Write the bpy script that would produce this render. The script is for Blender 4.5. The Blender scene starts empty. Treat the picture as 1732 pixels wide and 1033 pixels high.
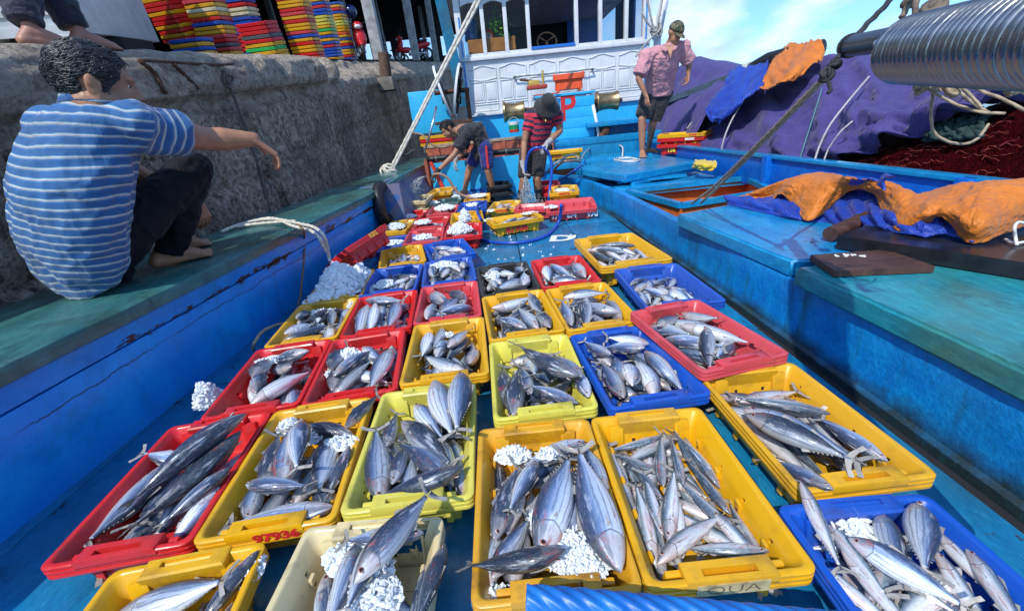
import bpy, bmesh, math, random
import numpy as np
from mathutils import Vector, Matrix, Quaternion, noise as mnoise
rad = math.radians
random.seed(7)
scene = bpy.context.scene
col = scene.collection

# ---------------------------------------------------------------- camera
F_PX, PITCH, ROLL, CAM_Z = 695.2, 0.4155, -0.1007, 1.12
CAM = Vector((0, 0, CAM_Z))
FW = Vector((0, math.cos(PITCH), -math.sin(PITCH)))
_r0 = Vector((1, 0, 0)); _u0 = _r0.cross(FW)
RT = _r0 * math.cos(ROLL) + _u0 * math.sin(ROLL)
UP = _u0 * math.cos(ROLL) - _r0 * math.sin(ROLL)
camd = bpy.data.cameras.new('camera'); cam = bpy.data.objects.new('camera', camd); col.objects.link(cam)
cam.matrix_world = Matrix(((RT.x, UP.x, -FW.x, 0), (RT.y, UP.y, -FW.y, 0), (RT.z, UP.z, -FW.z, CAM_Z), (0, 0, 0, 1)))
camd.sensor_fit = 'HORIZONTAL'; camd.sensor_width = 36; camd.lens = F_PX / 1732 * 36
camd.clip_start = 0.02; camd.clip_end = 4000
scene.camera = cam

# ---------------------------------------------------------------- sun, sky, exposure
SUN_TRAVEL = Vector((0.36, 0.60, -0.78)).normalized()
SUN_STRENGTH, SKY_STRENGTH = 2.7, 0.15
sd = bpy.data.lights.new('sun', 'SUN'); sd.energy = SUN_STRENGTH; sd.angle = rad(0.55); sd.color = (1.0, 0.95, 0.87)
so = bpy.data.objects.new('sun', sd); col.objects.link(so)
so.rotation_euler = SUN_TRAVEL.to_track_quat('-Z', 'Y').to_euler(); so.location = (-3, -4, 8)
SUN_EL = math.asin(-SUN_TRAVEL.z); SUN_AZ = math.atan2(-SUN_TRAVEL.x, -SUN_TRAVEL.y)
scene.view_settings.view_transform = 'Standard'; scene.view_settings.look = 'None'
scene.view_settings.exposure = 0.50; scene.view_settings.gamma = 1; scene.view_settings.use_curve_mapping = False
w = bpy.data.worlds.new('World'); scene.world = w; w.use_nodes = True
wt = w.node_tree; wt.nodes.clear()
def wn(t, **k):
    n = wt.nodes.new(t)
    for a, b in k.items(): setattr(n, a, b)
    return n
wo = wn('ShaderNodeOutputWorld'); wb = wn('ShaderNodeBackground'); wb.inputs['Strength'].default_value = SKY_STRENGTH
sky = wn('ShaderNodeTexSky', sky_type='NISHITA', sun_disc=False, sun_elevation=SUN_EL, sun_rotation=SUN_AZ)
tc = wn('ShaderNodeTexCoord'); mp = wn('ShaderNodeMapping'); mp.inputs['Scale'].default_value = (2.2, 2.2, 5.5); mp.inputs['Location'].default_value = (1.7, 0.6, 0.35)
nz = wn('ShaderNodeTexNoise'); nz.inputs['Scale'].default_value = 1.25; nz.inputs['Detail'].default_value = 9; nz.inputs['Roughness'].default_value = 0.56; nz.inputs['Distortion'].default_value = 0.3
rp = wn('ShaderNodeValToRGB'); rp.color_ramp.elements[0].position = 0.51; rp.color_ramp.elements[1].position = 0.70
nz2 = wn('ShaderNodeTexNoise'); nz2.inputs['Scale'].default_value = 3.1; nz2.inputs['Detail'].default_value = 7
rp2 = wn('ShaderNodeValToRGB'); rp2.color_ramp.elements[0].color = (2.6, 3.3, 4.6, 1); rp2.color_ramp.elements[1].color = (6.5, 6.8, 7.2, 1)
rp2.color_ramp.elements[0].position = 0.36; rp2.color_ramp.elements[1].position = 0.66
mx = wn('ShaderNodeMixRGB'); L = wt.links
L.new(tc.outputs['Generated'], mp.inputs['Vector']); L.new(mp.outputs[0], nz.inputs['Vector']); L.new(mp.outputs[0], nz2.inputs['Vector'])
L.new(nz.outputs['Fac'], rp.inputs['Fac']); L.new(nz2.outputs['Fac'], rp2.inputs['Fac'])
L.new(rp.outputs['Color'], mx.inputs['Fac']); sat = wn('ShaderNodeMixRGB', blend_type='MULTIPLY'); sat.inputs['Fac'].default_value = 1; sat.inputs['Color2'].default_value = (.50, .78, 1.10, 1); L.new(sky.outputs[0], sat.inputs['Color1']); L.new(sat.outputs[0], mx.inputs['Color1']); L.new(rp2.outputs['Color'], mx.inputs['Color2'])
L.new(mx.outputs[0], wb.inputs['Color']); L.new(wb.outputs[0], wo.inputs['Surface'])

# ---------------------------------------------------------------- geometry helpers
def ray(x, y): return FW * F_PX + RT * (x - 866) + UP * (516.5 - y)
def at(x, y, z=None, Y=None, X=None, D=None):
    """Point of the place seen along photo pixel (x, y): on a height, a depth, a side plane or at a viewing depth."""
    r = ray(x, y)
    if z is not None: return CAM + r * ((z - CAM_Z) / r.z)
    if Y is not None: return CAM + r * (Y / r.y)
    if X is not None: return CAM + r * (X / r.x)
    return CAM + r * (D / F_PX)

def trim(l):                                            # labels stay within sixteen words
    w_ = l.replace(',', ' ,').split(); out = []; n = 0
    for x in w_:
        if x != ',': n += 1
        if n > 16: break
        out.append(x)
    s_ = ' '.join(out).replace(' ,', ',')
    while s_.split()[-1].strip(',') in ('the', 'a', 'of', 'and', 'in', 'on', 'with', 'its', 'to', 'by', 'behind', 'beside', 'under', 'between', 'one') and n > 16: s_ = ' '.join(s_.split()[:-1])
    return s_.rstrip(',')
def tag(o, label=None, cat=None, group=None, kind=None):
    if label: o['label'] = trim(label)
    if cat: o['category'] = cat
    if group: o['group'] = group
    if kind: o['kind'] = kind
    return o
def empty(name, loc=(0, 0, 0), rz=0.0):
    o = bpy.data.objects.new(name, None); col.objects.link(o); o.location = loc; o.rotation_euler = (0, 0, rz); o.empty_display_size = .1
    return o
def link(name, me, parent=None):
    o = bpy.data.objects.new(name, me); col.objects.link(o)
    if parent: o.parent = parent
    return o
def copy_tree(o, parent=None):
    c = o.copy(); col.objects.link(c); c.parent = parent
    for ch in o.children: copy_tree(ch, c)
    return c

class MB:
    """Collects boxes, tubes, lathes, sheets into one mesh (world or local coordinates)."""
    def __init__(s): s.v = []; s.f = []; s.m = []; s.uv = None; s.mi = 0
    def add(s, vs, fs, mi=None):
        b = len(s.v); s.v += [tuple(v) for v in vs]; s.f += [tuple(b + i for i in f) for f in fs]; s.m += [s.mi if mi is None else mi] * len(fs)
    def box(s, c, d, M=None, mi=None, bev=0.0):
        c = Vector(c); h = Vector(d) / 2
        if bev > 0:
            bm = bmesh.new(); bmesh.ops.create_cube(bm, size=1)
            for v in bm.verts: v.co = Vector((v.co.x * d[0], v.co.y * d[1], v.co.z * d[2]))
            bmesh.ops.bevel(bm, geom=bm.edges[:], offset=bev, segments=2, affect='EDGES', profile=.6)
            bm.verts.index_update()
            vs = [v.co.copy() for v in bm.verts]; fs = [[v.index for v in f.verts] for f in bm.faces]; bm.free()
            vs = [((M @ v) if M else v) + c for v in vs]; s.add(vs, fs, mi); return
        vs = []
        for x in (-1, 1):
            for y in (-1, 1):
                for z in (-1, 1):
                    v = Vector((x * h.x, y * h.y, z * h.z)); vs.append((M @ v if M else v) + c)
        s.add(vs, [(0, 1, 3, 2), (4, 6, 7, 5), (0, 4, 5, 1), (2, 3, 7, 6), (0, 2, 6, 4), (1, 5, 7, 3)], mi)
    def bar(s, a, b, w, h, mi=None, up=Vector((0, 0, 1))):
        a = Vector(a); b = Vector(b); d = b - a; q = d.normalized()
        if abs(q.dot(up)) > .98: up = Vector((0, 1, 0))
        sx = q.cross(up).normalized(); sz = sx.cross(q)
        M = Matrix((sx, q, sz)).transposed(); s.box((a + b) / 2, (w, d.length, h), M, mi)
    def prism(s, poly, z0, z1, mi=None):
        n = len(poly); vs = [(p[0], p[1], z0) for p in poly] + [(p[0], p[1], z1) for p in poly]
        s.add(vs, [tuple(range(n))[::-1], tuple(range(n, 2 * n))] + [(i, (i + 1) % n, n + (i + 1) % n, n + i) for i in range(n)], mi)
    def tube(s, pts, r, n=8, mi=None, cap=True, lobes=0, tw=0, lob=.16):
        pts = [Vector(p) for p in pts]; m = len(pts)
        rs = r if isinstance(r, (list, tuple)) else [r] * m
        t0 = (pts[1] - pts[0]).normalized(); u = t0.orthogonal().normalized(); vs = []; ln = 0
        for i, p in enumerate(pts):
            t = (pts[min(i + 1, m - 1)] - pts[max(i - 1, 0)])
            t = t.normalized() if t.length > 1e-9 else t0
            u = (u - t * u.dot(t)); u = u.normalized() if u.length > 1e-6 else t.orthogonal().normalized(); v = t.cross(u)
            if i: ln += (p - pts[i - 1]).length
            for k in range(n):
                a = 2 * math.pi * k / n
                rr = rs[i] * (1 + (lob * math.cos(lobes * a - ln * tw) if lobes else 0))
                vs.append(p + u * (math.cos(a) * rr) + v * (math.sin(a) * rr))
        fs = [(i * n + k, i * n + (k + 1) % n, (i + 1) * n + (k + 1) % n, (i + 1) * n + k) for i in range(m - 1) for k in range(n)]
        if cap: fs += [tuple(range(n))[::-1], tuple(range((m - 1) * n, m * n))]
        s.add(vs, fs, mi)
    def lathe(s, prof, M=None, n=20, mi=None, closed=False):
        """prof: (r, z) list about local Z, M: 4x4 placing it."""
        M = M or Matrix.Identity(4); vs = []
        for r, z in prof:
            for k in range(n):
                a = 2 * math.pi * k / n; vs.append(M @ Vector((r * math.cos(a), r * math.sin(a), z)))
        m = len(prof); e = m if closed else m - 1
        fs = [(i * n + k, i * n + (k + 1) % n, ((i + 1) % m) * n + (k + 1) % n, ((i + 1) % m) * n + k) for i in range(e) for k in range(n)]
        if not closed: fs += [tuple(range(n))[::-1], tuple(range((m - 1) * n, m * n))]
        s.add(vs, fs, mi)
    def sphere(s, c, r, n=12, M=None, mi=None):
        r = r if isinstance(r, (tuple, list, Vector)) else (r, r, r); c = Vector(c); vs = [];h = n // 2
        for i in range(h + 1):
            a = math.pi * (i + (.02 if i == 0 else -.02 if i == h else 0)) / h
            for k in range(n):
                b = 2 * math.pi * k / n; v = Vector((r[0] * math.sin(a) * math.cos(b), r[1] * math.sin(a) * math.sin(b), r[2] * math.cos(a)))
                vs.append((M @ v if M else v) + c)
        fs = [(i * n + k, (i + 1) * n + k, (i + 1) * n + (k + 1) % n, i * n + (k + 1) % n) for i in range(h) for k in range(n)]
        fs += [tuple(range(n)), tuple(range(h * n, h * n + n))[::-1]]
        s.add(vs, fs, mi)
    def cap(s, p0, r0, p1, r1, n=14):
        """closed tapered capsule"""
        p0 = Vector(p0); p1 = Vector(p1); d = p1 - p0
        if d.length < 1e-6: s.sphere(p0, r0, n); return
        t = d.normalized(); pts = []; rs = []
        for k in range(5): a = math.pi / 2 * k / 4.5; pts.append(p0 - t * r0 * math.cos(a)); rs.append(max(r0 * math.sin(a), r0 * .05))
        for k in range(1, 6): f_ = k / 6; pts.append(p0 + d * f_); rs.append(r0 + (r1 - r0) * f_)
        for k in range(4, -1, -1): a = math.pi / 2 * k / 4.5; pts.append(p1 + t * r1 * math.cos(a)); rs.append(max(r1 * math.sin(a), r1 * .05))
        s.tube(pts, rs, n)
    def grid(s, P, mi=None):
        """P[i][j] points"""
        n = len(P); m = len(P[0]); s.add([p for r_ in P for p in r_], [(i * m + j, i * m + j + 1, (i + 1) * m + j + 1, (i + 1) * m + j) for i in range(n - 1) for j in range(m - 1)], mi)
    def mesh(s, name, mats, smooth=False, fix=True):
        me = bpy.data.meshes.new(name); me.from_pydata([tuple(v) for v in s.v], [], s.f)
        for m in (mats if isinstance(mats, (list, tuple)) else [mats]): me.materials.append(m)
        me.polygons.foreach_set('material_index', s.m)
        if fix:
            bm = bmesh.new(); bm.from_mesh(me); bmesh.ops.recalc_face_normals(bm, faces=bm.faces[:]); bm.to_mesh(me); bm.free()
        if smooth is True: me.polygons.foreach_set('use_smooth', [True] * len(me.polygons))
        elif smooth:
            me.polygons.foreach_set('use_smooth', [True] * len(me.polygons)); me.set_sharp_from_angle(angle=rad(smooth))
        me.update(); return me
    def build(s, name, mats, parent=None, smooth=False, fix=True): return link(name, s.mesh(name, mats, smooth, fix), parent)

def baked(me, mods, name):
    """evaluate modifiers [(type, {props})] on a mesh and return the new mesh"""
    o = bpy.data.objects.new('tmp', me); col.objects.link(o)
    for t, k in mods:
        m = o.modifiers.new(t, t)
        for a, b in k.items(): setattr(m, a, b)
    dg = bpy.context.evaluated_depsgraph_get(); dg.update()
    r = bpy.data.meshes.new_from_object(o.evaluated_get(dg)); r.name = name
    bpy.data.objects.remove(o); return r
def smooth_all(me): me.polygons.foreach_set('use_smooth', [True] * len(me.polygons)); return me
def cr(pts, n=8):
    """Catmull-Rom through points"""
    P = [Vector(p) for p in pts]; P = [P[0] * 2 - P[1]] + P + [P[-1] * 2 - P[-2]]; out = []
    for i in range(1, len(P) - 2):
        a, b, c, d = P[i - 1:i + 3]
        for k in range(n):
            t = k / n; out.append(.5 * ((2 * b) + (c - a) * t + (2 * a - 5 * b + 4 * c - d) * t * t + (3 * b - a - 3 * c + d) * t ** 3))
    out.append(P[-2]); return out
def fbm(p, s=1.0, o=4): return mnoise.fractal(Vector(p) * s, 1.0, 2.0, o)
def resample(pts, step):
    out = [Vector(pts[0])]; acc = 0
    for a, b in zip(pts, pts[1:]):
        a = Vector(a); b = Vector(b); d = (b - a).length; pos = step - acc
        while pos <= d: out.append(a + (b - a) * (pos / d)); pos += step
        acc = d - (pos - step)
    out.append(Vector(pts[-1])); return out

# ---------------------------------------------------------------- materials
class NT:
    def __init__(s, name):
        s.mat = bpy.data.materials.new(name); s.mat.use_nodes = True; s.t = s.mat.node_tree; s.t.nodes.clear()
        s.out = s.n('ShaderNodeOutputMaterial'); s.b = s.n('ShaderNodeBsdfPrincipled'); s.l(s.b.outputs[0], s.out.inputs[0])
        s.co = s.n('ShaderNodeTexCoord')
    def n(s, t, **k):
        n = s.t.nodes.new(t)
        for a, b in k.items(): setattr(n, a, b)
        return n
    def l(s, a, b): s.t.links.new(a, b)
    def set(s, **k):
        for a, b in k.items(): s.b.inputs[a.replace('_', ' ')].default_value = b
    def vec(s, scale=(1, 1, 1), src='Object', rot=(0, 0, 0)):
        m = s.n('ShaderNodeMapping'); m.inputs['Scale'].default_value = scale; m.inputs['Rotation'].default_value = rot; s.l(s.co.outputs[src], m.inputs[0]); return m.outputs[0]
    def noise(s, scale, detail=5, rough=.55, v=None, dist=0.0):
        n = s.n('ShaderNodeTexNoise'); n.inputs['Scale'].default_value = scale; n.inputs['Detail'].default_value = detail; n.inputs['Roughness'].default_value = rough; n.inputs['Distortion'].default_value = dist
        s.l(v if v is not None else s.co.outputs['Object'], n.inputs['Vector']); return n.outputs['Fac']
    def voro(s, scale, v=None, feature='F1', out='Distance'):
        n = s.n('ShaderNodeTexVoronoi', feature=feature); n.inputs['Scale'].default_value = scale; s.l(v if v is not None else s.co.outputs['Object'], n.inputs['Vector']); return n.outputs[out]
    def ramp(s, f, stops, interp='LINEAR'):
        r = s.n('ShaderNodeValToRGB'); r.color_ramp.interpolation = interp; e = r.color_ramp.elements
        while len(e) < len(stops): e.new(.5)
        for x, (p, c) in zip(e, stops): x.position = p; x.color = (c, c, c, 1) if isinstance(c, (int, float)) else (*c, 1)
        s.l(f, r.inputs[0]); return r.outputs[0]
    def mix(s, f, a, b, mode='MIX'):
        m = s.n('ShaderNodeMixRGB', blend_type=mode)
        for i, v in zip(m.inputs, (f, a, b)):
            if isinstance(v, (int, float)): i.default_value = v if i.type == 'VALUE' else (v, v, v, 1)
            elif isinstance(v, (tuple, list)): i.default_value = (*v, 1)
            else: s.l(v, i)
        return m.outputs[0]
    def math(s, op, a, b=0.0, c=0.0):
        m = s.n('ShaderNodeMath', operation=op)
        for i, v in zip(m.inputs, (a, b, c)):
            if isinstance(v, (int, float)): i.default_value = v
            else: s.l(v, i)
        return m.outputs[0]
    def bump(s, h, strength=.3, dist=.01):
        b = s.n('ShaderNodeBump'); b.inputs['Strength'].default_value = strength; b.inputs['Distance'].default_value = dist; s.l(h, b.inputs['Height']); s.l(b.outputs[0], s.b.inputs['Normal']); return b
    def base(s, c): s.l(c, s.b.inputs['Base Color']) if not isinstance(c, tuple) else s.set(Base_Color=(*c, 1))
    def rough(s, c): s.l(c, s.b.inputs['Roughness']) if not isinstance(c, float) else s.set(Roughness=c)
    def rnd(s): return s.n('ShaderNodeObjectInfo').outputs['Random']

def simple(name, c, rough=.5, metal=0.0, nsc=0, namt=.25, bump=0.0, bsc=60, bdist=.003, spec=.5):
    n = NT(name); n.set(Roughness=rough, Metallic=metal); n.b.inputs['Specular IOR Level'].default_value = spec
    if nsc:
        f = n.noise(nsc, 6); lo = tuple(x * (1 - namt) for x in c); hi = tuple(min(1, x * (1 + namt)) for x in c); n.base(n.ramp(f, [(.3, lo), (.7, hi)]))
    else: n.base(c)
    if bump: n.bump(n.noise(bsc, 4), bump, bdist)
    return n.mat

def boat_paint(name, c, c2, worn=(.018, .014, .012), algae=(.05, .11, .07), al=.45, pe=.66, rough=.32, grain=(1, 1, 1), gl=.5, low=False):
    """thick marine paint: tone drift, algae stains, chipped spots, brush grain"""
    n = NT(name); v = n.vec(grain)
    big = n.noise(1.7, 6, .6); f = n.noise(9, 6, .65, v)
    b = n.mix(n.ramp(f, [(.3, 0.0), (.72, 1.0)]), c, c2)
    b = n.mix(n.math('MULTIPLY', n.ramp(big, [(.45, 0.0), (.75, 1.0)]), al), b, algae)
    stk = n.noise(5, 7, .7, n.vec((1, 1, .18)))
    b = n.mix(n.math('MULTIPLY', n.ramp(stk, [(.56, 0.0), (.78, 1.0)]), al * .9), b, (.012, .03, .03))
    fine = n.noise(48, 8, .8, v); b = n.mix(n.ramp(fine, [(.35, .45), (.52, 0.0)]), b, tuple(x * .45 for x in c)); b = n.mix(n.ramp(fine, [(.56, 0.0), (.70, .4)]), b, tuple(min(1, x * 1.5 + .05) for x in c2))
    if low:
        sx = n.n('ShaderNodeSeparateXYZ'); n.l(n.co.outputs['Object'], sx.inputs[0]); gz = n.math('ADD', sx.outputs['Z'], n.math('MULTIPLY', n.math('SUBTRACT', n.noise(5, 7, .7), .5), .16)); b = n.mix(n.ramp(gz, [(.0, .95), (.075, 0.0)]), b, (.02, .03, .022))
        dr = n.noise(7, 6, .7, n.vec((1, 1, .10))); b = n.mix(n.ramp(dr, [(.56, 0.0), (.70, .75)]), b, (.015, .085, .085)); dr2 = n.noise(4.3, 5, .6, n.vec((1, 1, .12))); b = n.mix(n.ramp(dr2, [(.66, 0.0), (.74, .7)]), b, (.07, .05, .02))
    chip = n.noise(7, 9, .72, n.vec((.55, .55, 1.6))); cm = n.ramp(chip, [(pe, 0.0), (pe + .02, 1.0)])
    b = n.mix(cm, b, n.mix(n.noise(60, 3), worn, tuple(x * 3 for x in worn)))
    n.base(b); n.rough(n.ramp(n.noise(6, 5), [(.3, rough * .6), (.7, rough * 1.7)]))
    h = n.math('ADD', n.math('MULTIPLY', n.noise(38, 6, .7, v), .6), n.math('MULTIPLY', cm, -.7)); n.bump(h, gl, .008)
    return n.mat

def plastic(name, c, dirt=(.06, .045, .03), da=.5):
    n = NT(name); r = n.rnd()
    cc = n.mix(n.math('MULTIPLY', r, .35), tuple(c), tuple(min(1, x * .75 + .06) for x in c))
    f = n.noise(7, 8, .7); b = n.mix(n.math('MULTIPLY', n.ramp(f, [(.52, 0.0), (.75, 1.0)]), da), cc, dirt)
    s_ = n.noise(120, 3, .6, n.vec((1, .08, 1))); b = n.mix(n.math('MULTIPLY', n.ramp(s_, [(.6, 0.0), (.8, 1.0)]), .25), b, tuple(min(1, x * .5 + .35) for x in c))
    n.base(b); n.rough(n.ramp(n.noise(11, 4), [(.3, .22), (.75, .5)])); n.bump(n.noise(45, 5), .12, .004)
    return n.mat

M = {}
M['deck'] = boat_paint('deck_paint', (.005, .14, .33), (.012, .25, .46), al=.7, pe=.62, rough=.25, algae=(.035, .10, .10), grain=(1.5, .5, 1))
M['hull_in'] = boat_paint('bulwark_paint', (.002, .105, .58), (.006, .20, .70), worn=(.02, .012, .01), al=.30, pe=.70, algae=(.004, .06, .16), gl=.6)
M['cap'] = boat_paint('gunwale_paint', (.022, .11, .12), (.07, .23, .21), al=1.0, pe=.66, algae=(.055, .06, .02), rough=.18, grain=(1, .25, 1))
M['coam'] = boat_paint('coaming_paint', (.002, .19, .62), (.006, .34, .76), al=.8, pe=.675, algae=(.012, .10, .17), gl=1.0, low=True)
M['lid'] = boat_paint('hatch_paint', (.004, .20, .52), (.012, .36, .66), al=.7, pe=.665, algae=(.02, .15, .15), rough=.2, grain=(1, .3, 1), gl=.7)
M['lid_green'] = boat_paint('hatch_green_paint', (.010, .22, .32), (.03, .36, .38), al=1.0, pe=.69, algae=(.055, .12, .04), rough=.18, grain=(1, .3, 1))
M['sky_paint'] = boat_paint('light_blue_paint', (.02, .42, .80), (.03, .50, .86), al=.12, pe=.76, rough=.35, gl=.25)
M['orange_paint'] = boat_paint('orange_primer', (.66, .13, .02), (.80, .20, .03), worn=(.05, .02, .01), algae=(.22, .05, .02), al=.5, pe=.73, rough=.5)
M['white_paint'] = boat_paint('white_paint', (.66, .69, .72), (.76, .77, .78), worn=(.03, .22, .52), algae=(.46, .42, .36), al=.40, pe=.69, rough=.4, gl=.18)
M['rust'] = simple('rusty_iron', (.10, .045, .025), .75, .2, 30, .6, .5, 80)
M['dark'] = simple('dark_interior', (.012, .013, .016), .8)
M['black'] = simple('black_rubber', (.012, .012, .013), .45, 0, 20, .5, .3, 60)
M['bronze'] = simple('bronze', (.40, .27, .13), .32, .85, 9, .35, .2, 30)
M['steel'] = simple('steel', (.42, .43, .44), .3, .9, 25, .4)
M['gal'] = simple('weathered_steel', (.30, .31, .31), .45, .6, 18, .4, .15, 40)
M['glass'] = None
PL = dict(red=(.66, .012, .014), yellow=(.76, .40, .004), blue=(.006, .085, .48), lime=(.70, .63, .09), cream=(.72, .60, .32), black=(.014, .015, .017),
          rose=(.66, .06, .075), white=(.70, .68, .58), green=(.02, .50, .10), orange=(.85, .10, .02), grey=(.10, .11, .12), darkblue=(.01, .04, .20), pale=(.70,.66,.45), teal=(.03,.10,.10))
for k, c in PL.items(): M['pl_' + k] = plastic(k + '_plastic', c, da=.7 if k in ('cream',) else .5)
M['pl_dirty'] = plastic('stained_yellow_plastic', (.72, .36, .008), dirt=(.13, .05, .01), da=.85)
# ================================================================ water and the boat
wm = NT('harbour_water'); wm.set(Base_Color=(.012, .03, .035, 1), Roughness=.08); wm.bump(wm.noise(3, 5), .5, .05)
b = MB(); b.add([(-1500, -300, -1.1), (1500, -300, -1.1), (1500, 3000, -1.1), (-1500, 3000, -1.1)], [(0, 1, 2, 3)])
tag(b.build('water', wm.mat), kind='structure')

boat = empty('fishing_boat', (0, 3, 0))
tag(boat, 'blue wooden fishing boat with white wheelhouse moored along the stone quay', 'boat')
def bpart(name, mb, mats, parent=None, smooth=False):
    o = mb.build(name, mats, parent or boat, smooth); o.matrix_parent_inverse = (parent or boat).matrix_world.inverted() if parent else Matrix.Translation((0, -3, 0)); return o
# deck: flush planked panels over a dark base
b = MB(); b.box((-.5, 3.9, -.062), (4.2, 11.0, .06), mi=1)
ys = [-1.4, .35, 1.9, 3.28, 4.62, 6.0, 7.6, 9.3]; xs = [-2.35, -1.72, -1.12, -.52, .12, .72, 1.30]
for i in range(len(ys) - 1):
    for j in range(len(xs) - 1):
        b.box(((xs[j] + xs[j + 1]) / 2, (ys[i] + ys[i + 1]) / 2, -.014 + random.uniform(-.002, .002)), (xs[j + 1] - xs[j] - .007, ys[i + 1] - ys[i] - .008, .030), mi=0, bev=.004)
bpart('deck', b, [M['deck'], M['dark']], smooth=40)
# bulwark wall, planked, leaning out a little towards the deck
def wall_x(y): # inner face of the port side at its top
    return -1.752 + .0705 * (y - .6) if y < 5.05 else -1.44 + .06 * (y - 5.05)
hullm = NT('bulwark_paint_worn')
def _hull():
    n = hullm; v = n.vec((1, 1, 1))
    b_ = n.mix(n.ramp(n.noise(2.2, 6, .6), [(.28, 0.0), (.72, 1.0)]), (.002, .20, .74), (.008, .38, .90))
    b_ = n.mix(n.math('MULTIPLY', n.ramp(n.noise(6, 8, .72), [(.50, 0.0), (.8, 1.0)]), .75), b_, (.004, .13, .34))
    stk = n.noise(4, 6, .7, n.vec((1, 1, .14))); b_ = n.mix(n.math('MULTIPLY', n.ramp(stk, [(.55, 0.0), (.75, 1.0)]), .5), b_, (.008, .07, .10))
    sx = n.n('ShaderNodeSeparateXYZ'); n.l(n.co.outputs['Object'], sx.inputs[0])
    zz = n.math('ADD', sx.outputs['Z'], n.math('MULTIPLY', sx.outputs['Y'], .0))
    band = n.math('SUBTRACT', 1.0, n.math('MULTIPLY', n.math('ABSOLUTE', n.math('SUBTRACT', zz, .400)), 11.0))
    m = n.math('ADD', n.math('MULTIPLY', n.noise(3.4, 9, .68, n.vec((1, .8, 2.2))), 1.0), n.math('MULTIPLY', band, .30))
    cm = n.ramp(m, [(.80, 0.0), (.815, 1.0)])
    low = n.ramp(n.noise(9, 8, .75, n.vec((.6, .6, 1.2))), [(.735, 0.0), (.75, 1.0)]); cm = n.mix(1.0, cm, low, 'LIGHTEN')
    b_ = n.mix(cm, b_, n.ramp(n.noise(30, 5), [(.35, (.012, .009, .009)), (.7, (.11, .035, .02))]))
    ck = n.math('ABSOLUTE', n.math('SUBTRACT', n.math('ADD', zz, n.math('MULTIPLY', n.math('SUBTRACT', n.noise(2.6, 8, .7, n.vec((1, 1, .3))), .5), .09)), .315)); ckm = n.math('MULTIPLY', n.ramp(n.math('MULTIPLY', ck, 100.0), [(.16, 1.0), (.38, 0.0)]), n.ramp(n.noise(1.3, 4), [(.40, 0.0), (.50, 1.0)])); b_ = n.mix(ckm, b_, (.006, .012, .03))
    sc2 = n.noise(60, 8, .8, n.vec((1, 1, .5))); b_ = n.mix(n.ramp(sc2, [(.58, 0.0), (.70, .5)]), b_, (.05, .42, .90)); b_ = n.mix(n.ramp(sc2, [(.30, .5), (.42, 0.0)]), b_, (.002, .07, .30))
    n.base(b_); n.rough(n.ramp(n.noise(8, 5), [(.3, .25), (.7, .55)]))
    n.bump(n.math('SUBTRACT', n.math('MULTIPLY', n.noise(26, 6, .7), .5), n.math('MULTIPLY', cm, .8)), .55, .01)
_hull()
b = MB()
for (z0, z1, off) in ((-.02, .384, .045), (.391, .492, 0.0)):
    P = []
    for k in range(60):
        y = -1.2 + 6.2 * k / 59; x = wall_x(y); wv = .006 * fbm((0, y * 1.5, z0 * 9), 1)
        P.append([(x - off * .9 - .035, y, z1), (x - off * .55 + wv, y, z1), (x - off * .5 + wv + .002, y, z1 - .006), (x - off + wv - .01, y, (z0 + z1) / 2), (x - off - .016 + wv, y, z0 + .004), (x - off - .05, y, z0)])
    b.grid(P)
bpart('bulwark', b, hullm.mat, smooth=50)
# far part of the side, sloping in towards the deck
b = MB(); P = []
for k in range(30):
    y = 5.16 + 4.2 * k / 29; x = -1.44 + .06 * (y - 5.05); P.append([(x - .06, y, .60), (x, y, .60), (x + .06, y, .42), (x + .24, y, .02), (x + .24, y, -.03)])
b.grid(P); b.box((-1.44, 5.12, .3), (.5, .05, .58))
fm = NT('patchy_side_paint'); f1 = fm.noise(3.2, 4, .5); c_ = fm.ramp(f1, [(.3, (.05, .06, .22)), (.46, (.10, .17, .30)), (.56, (.20, .17, .24)), (.68, (.03, .14, .40))]); c_ = fm.mix(fm.ramp(fm.noise(5.5, 4), [(.62, 0.0), (.70, .8)]), c_, (.42, .30, .07)); fm.base(c_); fm.set(Roughness=.45); fm.bump(fm.noise(30, 5), .4, .008)
bpart('side_panel', b, fm.mat, smooth=40)
# gunwale cap
b = MB(); P = []
for k in range(70):
    y = -1.2 + 10.6 * k / 69; xi = (wall_x(y) + .035) if y < 4.9 else (-1.40 + .05 * (y - 5)); xo = -2.36 + .085 * max(0, y - 2.2) if y < 6.5 else -2.0 + .02 * (y - 6.5)
    rise = .0 if y < 4.6 else .05 * min(1, (y - 4.6) / 1.5)
    z = .56 + rise + .004 * fbm((0, y * 2, 0)); r = .012
    P.append([(xo, y, z - .07), (xo, y, z - r), (xo + r, y, z), ((xi + xo) / 2 - .05, y, z + .004), (xi - r * 1.4, y, z), (xi - .003, y, z - r * .9), (xi, y, z - .03 + .003 * fbm((1, y * 9, 0))), (xi - .003, y, z - .068), (xi - .012, y, z - .074), (xo, y, z - .07)])
b.grid(P); n_ = len(P[0]); b.f += [tuple(range(n_ - 1)), tuple(range(69 * n_, 69 * n_ + n_ - 1))[::-1]]; b.m += [0, 0]
bpart('gunwale', b, M['cap'], smooth=40)
b = MB(); P = []                                      # outer hull planking down to the water
for k in range(40):
    y = -1.2 + 12 * k / 39; x = -2.33 + .085 * max(0, min(y, 6.5) - 2.2); P.append([(x, y, .495), (x + .03, y, -.2), (x + .12, y, -1.3)])
b.grid(P); bpart('hull', b, M['hull_in'], smooth=True)
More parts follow.
